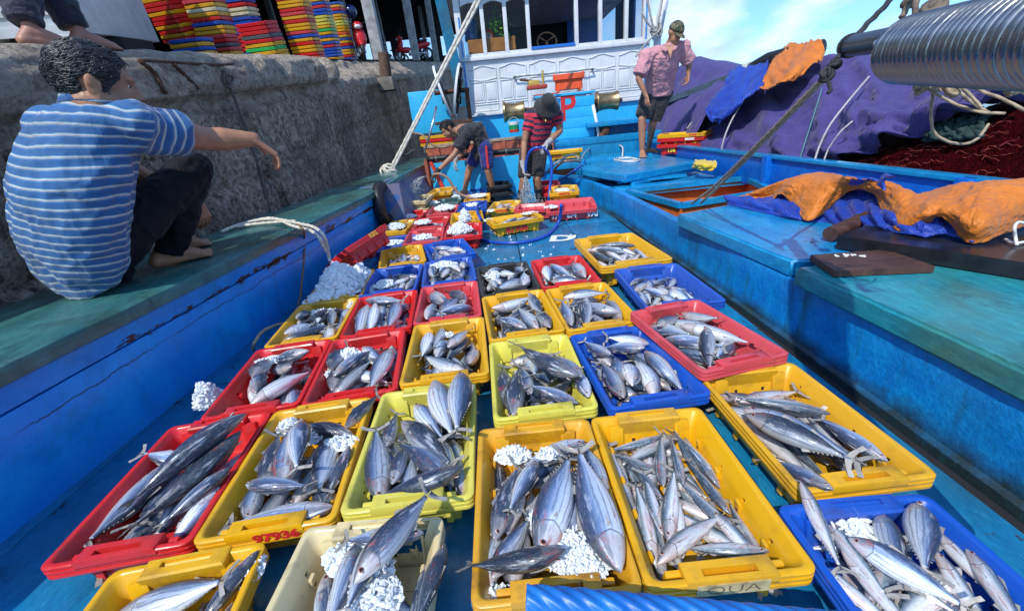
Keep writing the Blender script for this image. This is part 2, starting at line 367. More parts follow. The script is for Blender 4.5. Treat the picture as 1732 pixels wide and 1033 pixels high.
# starboard coaming
b = MB(); line = [(1.405, -1.0), (1.385, 1.8), (1.36, 3.4), (1.34, 4.7), (1.20, 6.0), (.78, 7.22)]
lp = resample([Vector((x, y, 0)) for x, y in line], .08); P = []
for k, p in enumerate(lp):
    wv = .004 * fbm((p.x, p.y * 2.5, 3)); P.append([(p.x + .07, p.y, .288), (p.x + wv, p.y, .288), (p.x - .004 + wv, p.y, .27), (p.x + wv * 2 + .004, p.y, .16), (p.x + wv, p.y, .06), (p.x - .006, p.y, .012), (p.x - .03, p.y, .004), (p.x - .03, p.y, -.03)])
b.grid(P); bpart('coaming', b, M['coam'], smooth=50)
# hold compartments behind the coaming: orange primed
b = MB()
def frame(poly, z0, z1, t, mb, mi=0):
    n = len(poly)
    for i in range(n): a = Vector((*poly[i], (z0 + z1) / 2)); c = Vector((*poly[(i + 1) % n], (z0 + z1) / 2)); mb.bar(a, c, t, z1 - z0, mi)
hold = [tuple(at(x, y, .30).xy) for x, y in ((1062, 322), (1152, 346), (1306, 322), (1262, 300))]
n = len(hold)
for i in range(n):
    a = hold[i]; c = hold[(i + 1) % n]; b.add([(*a, .285), (*c, .285), (*c, -.5), (*a, -.5)], [(0, 1, 2, 3)])
b.add([(*p, -.5) for p in hold], [(0, 1, 2, 3)])
bpart('hold_lining', b, M['orange_paint'])
b = MB()
for i in range(n):
    a = Vector((*hold[i], .292)); c = Vector((*hold[(i + 1) % n], .292)); b.bar(a, c, .055, .05)
bpart('hold_rim', b, M['lid'])
b = MB(); b.add([(1.40, 4.72, .24), (2.8, 4.72, .24), (2.8, 8.4, .24), (.85, 7.3, .24), (1.24, 6.05, .24)], [(0, 1, 2, 3, 4)]); b.add([(1.42, -1, .24), (2.8, -1, .24), (2.8, 3.55, .24), (1.40, 3.55, .24)], [(0, 1, 2, 3)])
bpart('side_deck', b, M['lid'])
# low rail against the net heap
b = MB(); b.box((2.80, 3.4, .40), (.06, 9.6, .30), bev=.01); b.box((2.80, 3.4, .565), (.11, 9.6, .03), bev=.006, mi=1)
for y in (4.32, 2.4, .4): b.box((2.74, y, .41), (.07, .09, .34), bev=.01)
bpart('side_rail', b, [M['hull_in'], M['lid']], smooth=40)
# transverse hold in front of the wheelhouse: light blue wall, red edge, black roller, orange inside
b = MB(); b.box((-.12, 7.26, .30), (2.0, .06, .66), bev=.01); b.add([(-1.12, 7.225, .64), (-1.06, 7.20, .64), (-.86, 7.20, .02), (-.95, 7.225, .02)], [(0, 1, 2, 3)], 1)
b.bar((-1.10, 7.215, .66), (-.90, 7.215, .04), .06, .05, 1)
bpart('hold_wall', b, [M['sky_paint'], simple('red_paint', (.62, .05, .03), .45, 0, 20)])
b = MB(); b.tube(resample([(-1.16, 7.24, .70), (.92, 7.24, .70)], .1), .045, 12)
for k in range(7): x = -1.0 + .29 * k; b.lathe([(.047, -.008), (.051, -.004), (.051, .004), (.047, .008)], Matrix.Translation((x, 7.24, .70)) @ Matrix.Rotation(rad(90), 4, 'Y'), 14, 1)
bpart('padded_roller', b, [M['black'], M['gal']], smooth=True)
b = MB(); b.box((-.1, 8.02, .42), (2.3, .05, .84)); b.box((-1.18, 7.6, .35), (.05, .8, .7)); b.box((-.1, 7.65, -.1), (2.2, .75, .05))
for k in range(9): b.box((-1.05 + .24 * k, 7.985, .45), (.05, .03, .8))
bpart('hold_back', b, simple('red_oxide', (.36, .09, .05), .6, 0, 14, .4, .3, 40))
b = MB(); b.box((-.1, 8.04, .865), (2.4, .12, .05), bev=.012); bpart('hold_beam', b, simple('bare_wood', (.34, .25, .16), .7, 0, 12, .35, .4, 50), smooth=40)
# after platform
b = MB(); b.box((1.05, 8.75, .69), (4.4, 1.35, .12), bev=.01); b.box((1.0, 8.12, .40), (4.3, .06, .5)); b.box((-.05, 8.55, .83), (.62, .45, .10), bev=.01); b.box((1.6, 7.55, .40), (1.9, .9, .11), bev=.01); b.box((1.6,7.3,.2),(1.6,.06,.32),mi=1)
b.box((2.3, 8.35, .95), (1.2, .5, .08), bev=.01); b.box((2.3, 8.55, .8), (1.1, .05, .3))
bpart('after_deck', b, [M['lid'], M['orange_paint']], smooth=40)
# painted deck letter
def text_mb(txt, size, depth=.0, bold=0.0, font_sx=1.0):
    cu = bpy.data.curves.new('t', 'FONT'); cu.body = txt; cu.size = size; cu.extrude = depth; cu.offset = bold; cu.align_x = 'CENTER'; cu.align_y = 'CENTER'; cu.resolution_u = 3
    o = bpy.data.objects.new('t', cu); col.objects.link(o); dg = bpy.context.evaluated_depsgraph_get(); dg.update()
    me = bpy.data.meshes.new_from_object(o.evaluated_get(dg)); bpy.data.objects.remove(o)
    b = MB(); b.add([Vector((v.co.x * font_sx, v.co.y, v.co.z)) for v in me.vertices], [tuple(p.vertices) for p in me.polygons]); bpy.data.meshes.remove(me); return b
def lettering(txt, size, mat, Mx, parent, bold=0.0, sx=1.0, name='lettering', local=False):
    t = text_mb(txt, size, .0, bold, sx); t.v = [tuple(Mx @ Vector(v)) for v in t.v]
    o = t.build(name, mat, parent, fix=False)
    return o
WHITE_INK = simple('white_ink', (.75, .76, .77), .6, 0, 60, .2); RED_INK = simple('red_ink', (.60, .02, .02), .5, 0, 60, .3); BLACK_INK = simple('black_ink', (.02, .02, .02), .5); BLUE_INK = simple('blue_ink', (.02, .06, .4), .5); YELLOW_INK = simple('yellow_ink', (.8, .55, .05), .5, 0, 60, .3)
p = at(950, 403, z=.006)
o = lettering('D', .30, WHITE_INK, Matrix.Translation((p.x, p.y, .006)) @ Matrix.Rotation(rad(-14), 4, 'Z'), boat, .012, 1.15); o.matrix_parent_inverse = Matrix.Translation((0, -3, 0))

# ---------------------------------------------------------------- wheelhouse
wh = empty('wheelhouse', (1.3, 9.5, .75)); wh.parent = boat; wh.matrix_parent_inverse = Matrix.Translation((0, -3, 0))
def wpart(name, mb, mats, smooth=False):
    o = mb.build(name, mats, wh, smooth); o.matrix_parent_inverse = Matrix.Translation((-1.3, -9.5, -.75)); return o
WY = 9.5
def W(x, y, dy=0.0): return at(x, y, Y=WY + dy)
XL, XR = -.52, 3.22
b = MB(); b.box(((XL + XR) / 2, WY + .06, 1.83), (XR - XL, .10, .98))          # white boarding under the windows
b.box(((XL + XR) / 2, WY + .02, 2.345), (XR - XL + .05, .16, .07), bev=.01); b.box(((XL + XR) / 2, WY + .03, 1.34), (XR - XL + .02, .14, .06), bev=.01)
b.box((XL + .03, WY + .05, 2.4), (.12, .14, 3.2), bev=.01); b.box((XR - .02, WY + .05, 2.4), (.12, .14, 3.2), bev=.01)
b.box((XL + .03, WY + 2.4, 1.8), (.06, 4.6, 1.1)); b.box((XR - .03, WY + 2.4, 1.8), (.06, 4.6, 1.1)); b.box((XR - .03, WY + 1.4, 2.8), (.06, .1, 1.2))
b.box(((XL + XR) / 2, WY + .05, 3.92), (XR - XL, .12, .30))
wpart('wall', b, M['white_paint'], smooth=40)
b = MB(); b.box(((XL + XR) / 2, WY + .07, 1.03), (XR - XL - .02, .08, .56)); wpart('base_wall', b, M['sky_paint'])
# carved panels: raised frames with arched tops
b = MB()
cols = [(XL + .10 + i * .605, XL + .10 + (i + 1) * .605) for i in range(6)]
for x0, x1 in cols:
    x0 += .035; x1 -= .035; y = WY + .004
    top = [(x0 + (x1 - x0) * k / 14, y, 2.16 + .055 * math.sin(math.pi * k / 14) ** 2 * (1 if True else 0)) for k in range(15)]
    bot = [(x0 + (x1 - x0) * k / 14, y, 1.985 - .03 * math.sin(math.pi * k / 14) ** 2) for k in range(15)]
    for a in (top, bot): b.tube(a, .011, 6)
    b.tube([top[0], bot[0]], .011, 6); b.tube([top[-1], bot[-1]], .011, 6)
    xm = (x0 + x1) / 2
    for a, c in ((x0, xm - .015), (xm + .015, x1)):
        b.tube([(a, y, 1.93), (c, y, 1.93), (c, y, 1.56), (a, y, 1.56), (a, y, 1.93)], .010, 6)
        b.box(((a + c) / 2, y + .004, 1.745), (c - a - .06, .02, .29), bev=.006)
    b.tube([(x0, y, 1.52), (x1, y, 1.52), (x1, y, 1.40), (x0, y, 1.40), (x0, y, 1.52)], .010, 6)
wpart('panel_moulding', b, M['white_paint'], smooth=50)
for x0, x1 in cols[:-1]: pass
# window posts and arched heads; each pane its own part
posts = [(XL + .06, .09)] + [(v, .075) for v in (-.02, .42, .86, 1.80, 2.27, 2.78)] + [(XR - .07, .09)]
gl = NT('window_glass'); gl.set(Base_Color=(.01, .015, .02, 1), Roughness=.04); gl.b.inputs['Specular IOR Level'].default_value = .25; gl.b.inputs['Transmission Weight'].default_value = .0; gl.b.inputs['Alpha'].default_value = .22
for i, ((xa, wa), (xb, wb_)) in enumerate(zip(posts, posts[1:])):
    x0 = xa + wa / 2; x1 = xb - wb_ / 2; b = MB()
    b.box((xb, WY + .02, 2.93), (wb_, .11, 1.14), bev=.008); zt = 3.27 if i != 3 else 3.34
    P = []
    for k in range(13):
        x = x0 + (x1 - x0) * k / 12; zz = zt - .05 + .05 * math.sin(math.pi * k / 12)
        P.append([(x, WY - .02, zt + .14), (x, WY - .02, zz), (x, WY + .06, zz), (x, WY + .06, zt + .14)])
    b.grid(P); b.box(((x0 + x1) / 2, WY + .02, 2.405), (x1 - x0, .10, .05), bev=.006)
    b.box(((x0 + x1) / 2, WY + .02, 3.74), (x1 - x0, .10, .05))
    o = wpart('window', b, M['white_paint'], smooth=40)
    if i != 3:
        b = MB(); b.box(((x0 + x1) / 2, WY + .05, 2.85), (x1 - x0, .008, .86)); wpart('pane', b, gl.mat)
    else:
        b = MB(); b.box(((x0 + x1) / 2, WY - .01, 2.425), (x1 - x0, .10, .05), bev=.008); wpart('sill', b, simple('sill_blue', (.01, .16, .6), .4))
b = MB(); b.box(((XL + XR) / 2, WY + 2.2, 3.66), (XR - XL + .5, 5.2, .08)); wpart('roof', b, M['white_paint'])
b = MB(); b.box(((XL + XR) / 2, WY + 4.6, 2.3), (XR - XL, .06, 2.8)); b.box(((XL + XR) / 2, WY + 2.4, 1.7), (XR - XL, 4.4, .05)); b.box((XR - .4, WY + 4.4, 2.8), (.9, .05, 1.6), mi=1); b.box((XR-.12, WY + 1.2, 2.75), (.04, 1.4, 1.2), mi=1); b.box((1.25, WY + 1.1, 2.3), (1.0, .5, .35), mi=2)
wpart('cabin_interior', b, [simple('cabin_dark', (.008, .012, .02), .7), simple('cabin_blue', (.01, .16, .55), .5), simple('cabin_wood', (.16, .07, .03), .5)])
b = MB(); b.lathe([(.20 + .016 * math.cos(t), .016 * math.sin(t)) for t in [2 * math.pi * k / 8 for k in range(8)]], Matrix.Translation((1.28, WY + .55, 2.60)) @ Matrix.Rotation(rad(62), 4, 'X'), 24, closed=True)
for k in range(3): a = rad(120 * k + 30); b.bar((1.28, WY + .56, 2.60), (1.28 + .2 * math.cos(a), WY + .55 - .09 * math.sin(a), 2.60 + .18 * math.sin(a)), .02, .02)
b.tube([(1.28, WY + .56, 2.60), (1.28, WY + .8, 2.4)], .03, 8)
wpart('steering_wheel', b, simple('worn_wood', (.30, .17, .08), .5), smooth=True)
b = MB()
for x0 in (XL + .05, XR - .05):
    b.box((x0, WY - .03, 2.2), (.03, .02, 1.7))
wpart('corner_trim', b, simple('peeling_blue', (.03, .25, .62), .5, 0, 8, .5))
# grab rail with brackets across the boarding
b = MB(); ra = [W(870, 130, -.10), W(905, 127, -.10), W(960, 122, -.10), W(1003, 117, -.10)]; b.tube(resample(ra, .1), .014, 8)
for q in (ra[0], ra[-1]): b.tube([q, q + Vector((0, .12, 0))], .022, 8)
wpart('grab_rail', b, M['gal'], smooth=True)
# winch drums on their shaft
def drum(c, w, r, name='winch_drum'):
    b = MB(); prof = [(r * .35, -w * .5), (r * 1.12, -w * .5), (r * 1.15, -w * .44), (r * .98, -w * .36), (r * .86, -w * .12), (r * .84, w * .1), (r * .93, w * .36), (r * 1.05, w * .47), (r * 1.02, w * .5), (r * .35, w * .5)]
    b.lathe(prof, Matrix.Translation(c) @ Matrix.Rotation(rad(90), 4, 'Y'), 26); o = b.build(name, M['bronze'], boat, smooth=35); o.matrix_parent_inverse = Matrix.Translation((0, -3, 0))
drum(Vector((.41, 8.72, 1.32)), .40, .165); drum(Vector((2.20, 8.72, 1.33)), .42, .165)
b = MB(); b.tube([(.2, 8.72, 1.32), (2.5, 8.72, 1.33)], .035, 12); b.lathe([(.05, -.07), (.075, -.06), (.075, .02), (.05, .06)], Matrix.Translation((1.93, 8.72, 1.33)) @ Matrix.Rotation(rad(90), 4, 'Y'), 14)
for x in (.70, 1.93): b.bar((x, 8.78, .75), (x, 8.74, 1.34), .06, .06)
bpart('winch_shaft', b, M['rust'], smooth=40)

# chest with the red letter
chest = empty('deck_chest', (1.34, 8.5, .752)); tag(chest, 'light blue wooden chest marked with a red P in front of the wheelhouse', 'chest')
b = MB()
for k in range(4): b.box((1.34, 8.5, .80 + .175 * k + .04), (1.06, .42, .172), bev=.006)
o = b.build('body', M['sky_paint'], chest, smooth=40); o.matrix_parent_inverse = Matrix.Translation((-1.34, -8.5, -.752))
b = MB(); b.box((1.34, 8.49, 1.50), (1.10, .46, .04), bev=.008); b.box((1.0, 8.5, 1.53), (.4, .4, .03), mi=1); o = b.build('lid', [M['sky_paint'], simple('lid_red', (.5, .05, .03), .5)], chest, smooth=40); o.matrix_parent_inverse = Matrix.Translation((-1.34, -8.5, -.752))
pc = at(960, 184, Y=8.284)
o = lettering('P', .62, RED_INK, Matrix.Translation((pc.x, 8.284, pc.z)) @ Matrix.Rotation(rad(90), 4, 'X'), chest, .012, .95); o.matrix_parent_inverse = Matrix.Translation((-1.34, -8.5, -.752))

# hatch covers
def hatch(label, poly, z0, z1, mat, trim=None):
    c = sum((Vector((*p, 0)) for p in poly), Vector()) / len(poly); o = empty('hatch_cover', (c.x, c.y, z0)); tag(o, label, 'hatch cover')
    bm = bmesh.new(); vs = [bm.verts.new((p[0] - c.x, p[1] - c.y, 0)) for p in poly]; f = bm.faces.new(vs); r = bmesh.ops.extrude_face_region(bm, geom=[f])
    for v in [e for e in r['geom'] if isinstance(e, bmesh.types.BMVert)]: v.co.z = z1 - z0
    bmesh.ops.recalc_face_normals(bm, faces=bm.faces[:]); bmesh.ops.bevel(bm, geom=bm.edges[:], offset=.012, segments=3, affect='EDGES')
    bmesh.ops.subdivide_edges(bm, edges=[e for e in bm.edges if e.calc_length() > .3], cuts=12, use_grid_fill=True)
    for v in bm.verts: v.co.z += .004 * fbm((v.co.x * 2 + c.y, v.co.y * 2, v.co.z * 3)); v.co.x += .004 * fbm((v.co.y * 4, v.co.z * 9, c.y))
    me = bpy.data.meshes.new('board'); bm.to_mesh(me); bm.free(); me.materials.append(mat); smooth_all(me); me.set_sharp_from_angle(angle=rad(50)); link('board', me, o)
    b = MB()
    for k in (-.34, .30): b.bar((poly[0][0] * .5 + poly[1][0] * .5 - c.x + .16, poly[0][1] * (.5 - k) + poly[1][1] * (.5 + k) - c.y, -.014), (.35, (poly[0][1] * (.5 - k) + poly[1][1] * (.5 + k)) - c.y, -.014), .06, .026)
    b.build('cleat', mat, o); return o
l2 = [at(1340, 441, .38).xy, at(1145, 362, .38).xy, Vector((2.62, 3.42)), Vector((2.62, 1.86))]
hatch('broad blue hatch cover with a worn leading edge, lying under the orange tarpaulin end', l2, .29, .38, M['lid'])
l3 = [Vector((1.40, -.55)), at(1345, 451, .38).xy, Vector((2.62, 1.80)), Vector((2.62, -.55))]
hatch('green stained hatch cover nearest the camera, under the dark brown board', l3, .29, .38, M['lid_green'])
l1 = [at(1058, 296, .43).xy, at(972, 284, .43).xy, at(1085, 257, .43).xy, at(1182, 272, .43).xy]
hatch('blue hatch cover the barefoot man in the pink shirt stands on', l1, .335, .43, M['lid'])
b = MB(); c = (l1[0] + l1[3]) / 2; b.bar((l1[0].x + .1, l1[0].y + .06, .3125), (l1[3].x - .05, l1[3].y + .04, .3125), .06, .04); b.bar((l1[1].x + .12, l1[1].y - .1, .3125), (l1[2].x - .05, l1[2].y - .3, .3125), .06, .04); bpart('hatch_bearer', b, M['lid'])
b = MB(); b.box((2.05, 5.0, .27), (1.35, .30, .055), bev=.008); bpart('side_ledge', b, M['lid'], smooth=40)
# ================================================================ fish crates
CL, CW, CH = .59, .39, .15
def rrect(hx, hy, r, xs, ys):
    """rounded rectangle path; xs / ys: fractions of the straight sides"""
    p = []
    def arc(cx, cy, a0):
        for k in range(1, 4): a = a0 + math.pi / 2 * k / 4; p.append((cx + r * math.cos(a), cy + r * math.sin(a)))
    ax, ay = hx - r, hy - r
    for t in xs: p.append((t * ax, -hy))
    arc(ax, -ay, -math.pi / 2)
    for t in ys: p.append((hx, t * ay))
    arc(ax, ay, 0)
    for t in xs: p.append((-t * ax, hy))
    arc(-ax, ay, math.pi / 2)
    for t in ys: p.append((-hx, -t * ay))
    arc(-ax, -ay, math.pi)
    return p
def crate_mesh(name, mat, L=CL, Wd=CW, H=CH, torn=False):
    hx, hy = Wd / 2, L / 2; hw = .0075
    def fr(n, half, h=hw):
        c = [half * (2 * k / (n - 1) - 1) * .78 for k in range(n)]; o = [-1.0]
        for q in c: o += [(q - h) / half, (q + h) / half]
        return o + [1.0]
    xs, ys = fr(2, hx), fr(4, hy)
    xs = [-1, -.40 - .04, -.40 + .04, .40 - .04, .40 + .04, 1]
    prof = [(.064, .022), (.058, .030), (.0425, .100), (.0375, .113), (.020, H - .006), (.0165, H - .001), (.0135, H), (.004, H), (.0005, H - .003), (0, H - .010), (.004, H - .0115), (.004, H - .0165), (0, H - .018), (0, H - .026), (.004, H - .0275), (.004, H - .0325), (0, H - .034), (0, H - .042), (.004, H - .047), (.026, H - .046), (.0425, .083), (.0450, .070), (.053, .020), (.056, .018)]
    N = None; V = []; F = []
    for d, z in prof:
        ring = rrect(hx - d, hy - d, max(.010, .026 - .2 * d), xs, ys); N = len(ring); V += [(x, y, z) for x, y in ring]
    np_ = len(prof)
    nx, ny = len(xs), len(ys); holes = set()
    off = 0
    for side in range(4):
        n = nx if side % 2 == 0 else ny
        for k in range(1, n - 1, 2): holes.add(off + k)
        off += n + 3
    MI = []
    for i in range(np_ - 1):
        for k in range(N):
            if i in (2, 20) and k in holes: continue
            k2 = (k + 1) % N; F.append((i * N + k, i * N + k2, (i + 1) * N + k2, (i + 1) * N + k)); MI.append(0)
    for k in holes:                                      # square drain holes: shallow wall pockets, backs painted black for the shade inside
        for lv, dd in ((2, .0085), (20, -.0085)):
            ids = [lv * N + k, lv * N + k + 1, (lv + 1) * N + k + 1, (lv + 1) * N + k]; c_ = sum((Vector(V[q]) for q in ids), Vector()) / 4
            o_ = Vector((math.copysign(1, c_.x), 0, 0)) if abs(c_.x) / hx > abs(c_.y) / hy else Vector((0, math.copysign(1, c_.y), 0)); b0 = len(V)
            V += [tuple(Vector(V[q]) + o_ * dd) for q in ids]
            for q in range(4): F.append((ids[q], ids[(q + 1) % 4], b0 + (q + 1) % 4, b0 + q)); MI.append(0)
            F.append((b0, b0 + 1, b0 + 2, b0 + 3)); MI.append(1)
    F.append(tuple(range(N))); F.append(tuple((np_ - 1) * N + k for k in range(N))[::-1]); MI += [0, 0]
    mb = MB(); mb.add(V, F); mb.m = MI
    for sx in (-1, 1):                                   # feet and outer wall pilasters
        for sy in (-1, 1): mb.box((sx * (hx - .082), sy * (hy - .09), .0135), (.05, .06, .026), bev=.005)
        for k in (-.62, -.2, .2, .62): mb.box((sx * (hx - .0455), k * hy, .06), (.010, .022, .084), Matrix.Rotation(-sx * .13, 3, 'Y'), bev=.003)
    for sy in (-1, 1):
        for k in (-.55, .55):
            mb.box((k * hx, sy * (hy - .0455), .06), (.022, .010, .084), Matrix.Rotation(sy * .13, 3, 'X'), bev=.003)
            mb.box((k * hx * 1.06, sy * (hy - .047), .098), (.05, .016, .075), Matrix.Rotation(-sy * .2, 3, 'X'), bev=.005)
    if torn:
        bm = bmesh.new(); me = mb.mesh(name, [mat, M['dark']]); bm.from_mesh(me); bm.faces.ensure_lookup_table(); r_ = random.Random(3)
        kill = [f for f in bm.faces if f.calc_center_median().y > hy - .075 and (abs(f.calc_center_median().x - .085) < .03 and f.calc_center_median().z > .06)]
        bmesh.ops.delete(bm, geom=kill, context='FACES'); bm.to_mesh(me); bm.free(); smooth_all(me); me.set_sharp_from_angle(angle=rad(38)); return me
    me = mb.mesh(name, [mat, M['dark']], smooth=38); return me
def handle_mesh(mat, L=CL):
    hy = L / 2; mb = MB(); w = .098; y0, y1 = hy - .047, hy - .002; zt = CH + .008; zb = .098; s0, s1, sw = hy - .029, hy - .012, .062
    # top plate with a slot, chamfered towards the inside
    out = [(-w, y0), (w, y0), (w, y1), (-w, y1)]; inn = [(-sw, s0), (sw, s0), (sw, s1), (-sw, s1)]
    V = [(x, y, zt) for x, y in out] + [(x, y, zt) for x, y in inn] + [(x, y, zt - .022) for x, y in inn]
    F = [(i, (i + 1) % 4, 4 + (i + 1) % 4, 4 + i) for i in range(4)] + [(4 + i, 4 + (i + 1) % 4, 8 + (i + 1) % 4, 8 + i) for i in range(4)] + [(8, 9, 10, 11)]
    V += [(-w - .006, y0 - .005, zt - .006), (w + .006, y0 - .005, zt - .006), (w + .006, y1 + .002, zt - .004), (-w - .006, y1 + .002, zt - .004)]
    F += [(12 + i, 12 + (i + 1) % 4, (i + 1) % 4, i) for i in range(4)]
    V += [(-w - .006, y0 + .004, zb), (w + .006, y0 + .004, zb), (w + .006, y1 + .002, CH - .02), (-w - .006, y1 + .002, CH - .02)]
    F += [(16, 17, 13, 12), (17, 18, 14, 13), (18, 19, 15, 14), (19, 16, 12, 15)]
    mb.add(V, F); return mb.mesh('handle', mat, smooth=45)
_cm = {}
def crate(color, loc, rz, label, group, z=0.0, scale=1.0, tilt=None, torn=False):
    key = (color, torn)
    if key not in _cm: _cm[key] = (crate_mesh('fish_crate', M['pl_' + color], torn=torn), handle_mesh(M['pl_' + color]))
    body, hnd = _cm[key]
    o = link('fish_crate', body); o.location = (loc[0], loc[1], z); o.rotation_euler = (0, 0, rz); o.scale = (scale, scale, 1 + (scale - 1) * .5)
    if tilt: o.rotation_mode = 'QUATERNION'; o.rotation_quaternion = tilt
    for s in (0, math.pi):
        if torn and s == 0:
            pass
        h = link('handle', hnd, o); h.rotation_euler = (0, 0, s)
    tag(o, label, 'fish crate', group); return o
G = 'fish crates on the deck'
# name: colour, (x, y, angle, rim height, scale), label
SPEC = {
'C1': ('red', (-1.174, 1.082, 5.8, .15, 1), 'red crate against the left bulwark holding long dark and striped tuna, nearest red one'),
'C2': ('yellow', (-.778, 1.113, 5.1, .15, 1), 'yellow crate of striped tuna with red hand-painted digits on its near rim'),
'C3': ('lime', (-.369, 1.153, 1.8, .15, 1), 'lime yellow crate of tuna in front of the stained and torn crates'),
'C4': ('yellow', (-.887, .480, 6.4, .15, 1), 'yellow crate cut off by the bottom left edge, one big striped tuna inside'),
'C5': ('cream', (-.446, .526, -1.3, .15, 1), 'cream crate with a torn broken rim and a tuna tail sticking out'),
'C6': ('dirty', (.034, .862, .2, .15, 1), 'rust-stained yellow crate with two very large tuna under crushed ice'),
'C7': ('yellow', (.429, .864, .1, .15, 1), 'yellow crate of slim pink-bellied mackerel with a white taped near rim'),
'C8': ('blue', (.821, .447, -1, .15, 1), 'blue crate of big silver mackerel at the bottom right corner'),
'C9': ('yellow', (.905, 1.071, 1.4, .15, 1), 'yellow crate with long striped tuna lying slantwise, beside the right coaming'),
'C10': ('blue', (.483, 1.495, 5, .15, 1), 'blue crate of striped tuna right of the lime yellow crate with the big slanting fish'),
'C11': ('lime', (.074, 1.493, 2.2, .15, 1), 'lime yellow crate with one big dark tuna lying slantwise on the others'),
'C12': ('yellow', (-.339, 1.786, 3.6, .15, 1), 'yellow crate with feet showing, just behind the front lime yellow crate'),
'C13': ('red', (-.748, 1.720, 7.6, .15, 1), 'red crate of tuna with ice in its far corner, second from the left bulwark'),
'C14': ('red', (-1.144, 1.691, 7, .15, 1), 'red crate of dark tuna touching the left bulwark in the second row'),
'C15': ('yellow', (-1.187, 2.289, 5.6, .15, 1), 'yellow crate in front of the big ice heap by the left bulwark'),
'C16': ('red', (-.790, 2.317, 6.3, .15, 1), 'red crate of four plump tuna between a yellow and a rose crate'),
'C17': ('rose', (-.392, 2.384, 4.6, .15, 1), 'rose red crate with a pale fish across its far end'),
'C18': ('yellow', (.036, 2.104, 5.4, .15, 1), 'yellow crate with tuna tails gathered at its far end, in front of the black crate'),
'C19': ('yellow', (.433, 2.122, 4.6, .15, 1), 'yellow crate with a dark tuna across its far end, in front of a red one'),
'C20': ('rose', (.827, 1.608, 10.3, .20, 1), 'rose red crate of tuna with tails up, on the right in front of the small blue crate'),
'C21': ('black', (-.023, 2.704, 5.2, .15, 1), 'black crate of striped tuna and ice in the middle of the deck'),
'C22': ('red', (.382, 2.730, 2.9, .15, 1), 'red crate of tuna right beside the black crate'),
'C23': ('yellow', (.843, 2.982, 3.6, .19, 1.3), 'large yellow crate of shiny silver mackerel near the right coaming'),
'C24': ('blue', (.914, 2.261, .4, .17, 1.1), 'blue crate of small tuna with white-striped rim, near the right coaming'),
'C25': ('blue', (-.858, 2.918, 3.2, .15, 1), 'blue crate of fish and ice next to the big ice heap'),
'C26': ('blue', (-.452, 2.982, 6.7, .15, 1), 'blue crate with round dark tuna and ice, behind the rose red crate'),
'C27': ('blue', (-.518, 3.598, 15.1, .15, 1), 'blue crate with pale fish, farthest of the blue group on the left'),
'C28': ('yellow', (-.922, 3.537, 12.5, .15, 1), 'yellow crate of small fish beside the tilted red crate'),
'C30': ('yellow', (-1.236, 2.90, 6, .15, 1), 'yellow crate buried under the big heap of crushed ice'),
'C31b': ('blue', (-1.12, 4.13, 4, .12, .98), 'dark blue crate filled with ice behind the tilted red crate'),
'C31': ('yellow', (-1.254, 4.735, -.2, .17, 1), 'yellow crate of ice and one dark fish by the left bulwark, beyond the tilted red crate'),
'C32': ('rose', (-.825, 4.213, 3.9, .15, 1), 'pinkish red crate with a row of small fish, behind the far blue crate'),
'C33': ('red', (-.842, 4.848, -.7, .15, 1), 'orange red crate of fish and ice behind the pinkish red one'),
'C34': ('red', (-1.209, 5.440, -4.7, .15, 1), 'red crate of icy fish beside the left side panel, half way down the deck'),
'C34b': ('rose', (-.791, 5.600, .3, .15, 1), 'rose crate heaped with white ice behind the orange red crate'),
'C35': ('yellow', (-.432, 4.975, 4.2, .15, 1), 'yellow crate with a tall lump of ice on its near edge'),
'C35b': ('red', (-.425, 4.284, 1.8, .15, 1), 'red crate with a mound of ice beside the yellow crate marked 87906'),
'C36': ('yellow', (.120, 4.616, 104.2, .15, 1), 'yellow crate standing crosswise on the open deck, marked 87906 in red'),
'C37': ('yellow', (.036, 5.472, -9, .15, 1), 'yellow crate marked 97976 on its near end'),
'C38': ('blue', (-.395, 5.696, -.2, .15, 1), 'blue crate of icy fish with a hose across it'),
'C39': ('yellow', (-.355, 6.380, 0, .15, 1), 'yellow crate of ice in front of the bending man in blue shorts'),
'C41': ('teal', (-.790, 6.25, -5, .15, 1), 'dark teal crate of water and ice between the cream crate and the yellow ice crate'),
'C40': ('cream', (-1.225, 6.16, -3, .25, 1), 'cream crate of dark fish by the left side panel'),
'C42': ('yellow', (-.93, 6.86, -4, .24, 1), 'yellow crate farthest left below the gloved hand'),
'C44': ('yellow', (.841, 5.608, -7.3, .26, 1), 'yellow crate marked 99976 on top of its stack by the right coaming'),
'C43b': ('rose', (.46, 5.18, 78, .15, 1), 'rose crate half hidden behind the yellow crate marked 87906'),
'C45': ('red', (.70, 6.35, -5, .25, 1), 'red crate behind the yellow stack, beside the man with the hose'),
'C46': ('black', (-.02, 6.86, 5, .25, 1), 'black crate on top of a pair behind the bending man'),
'C47': ('blue', (-.42, 6.98, 0, .15, 1), 'dark blue crate at the foot of the light blue hold wall'),
}
DEC = {}
for k, (c, (x, y, a, zr, sc), lab) in SPEC.items():
    h = CH * (1 + (sc - 1) * .5); DEC[k] = crate(c, (x, y), rad(a), lab, G, zr - h, sc, torn=(k == 'C5'))
# lower crates of the stacks
for k, lab in (('C44', 'lower yellow crate of the stack marked 99976'), ('C46', 'lower black crate of the pair behind the bending man'), ('C40', 'pale crate under the cream crate of dark fish'), ('C45', 'red crate under the one beside the man with the hose'), ('C42', 'red crate under the farthest left yellow one')):
    c, (x, y, a, zr, sc), _ = SPEC[k]; crate({'C42': 'red', 'C40': 'cream'}.get(k, c), (x + .006, y - .01), rad(a + 2), lab, G, zr - CH - .108)
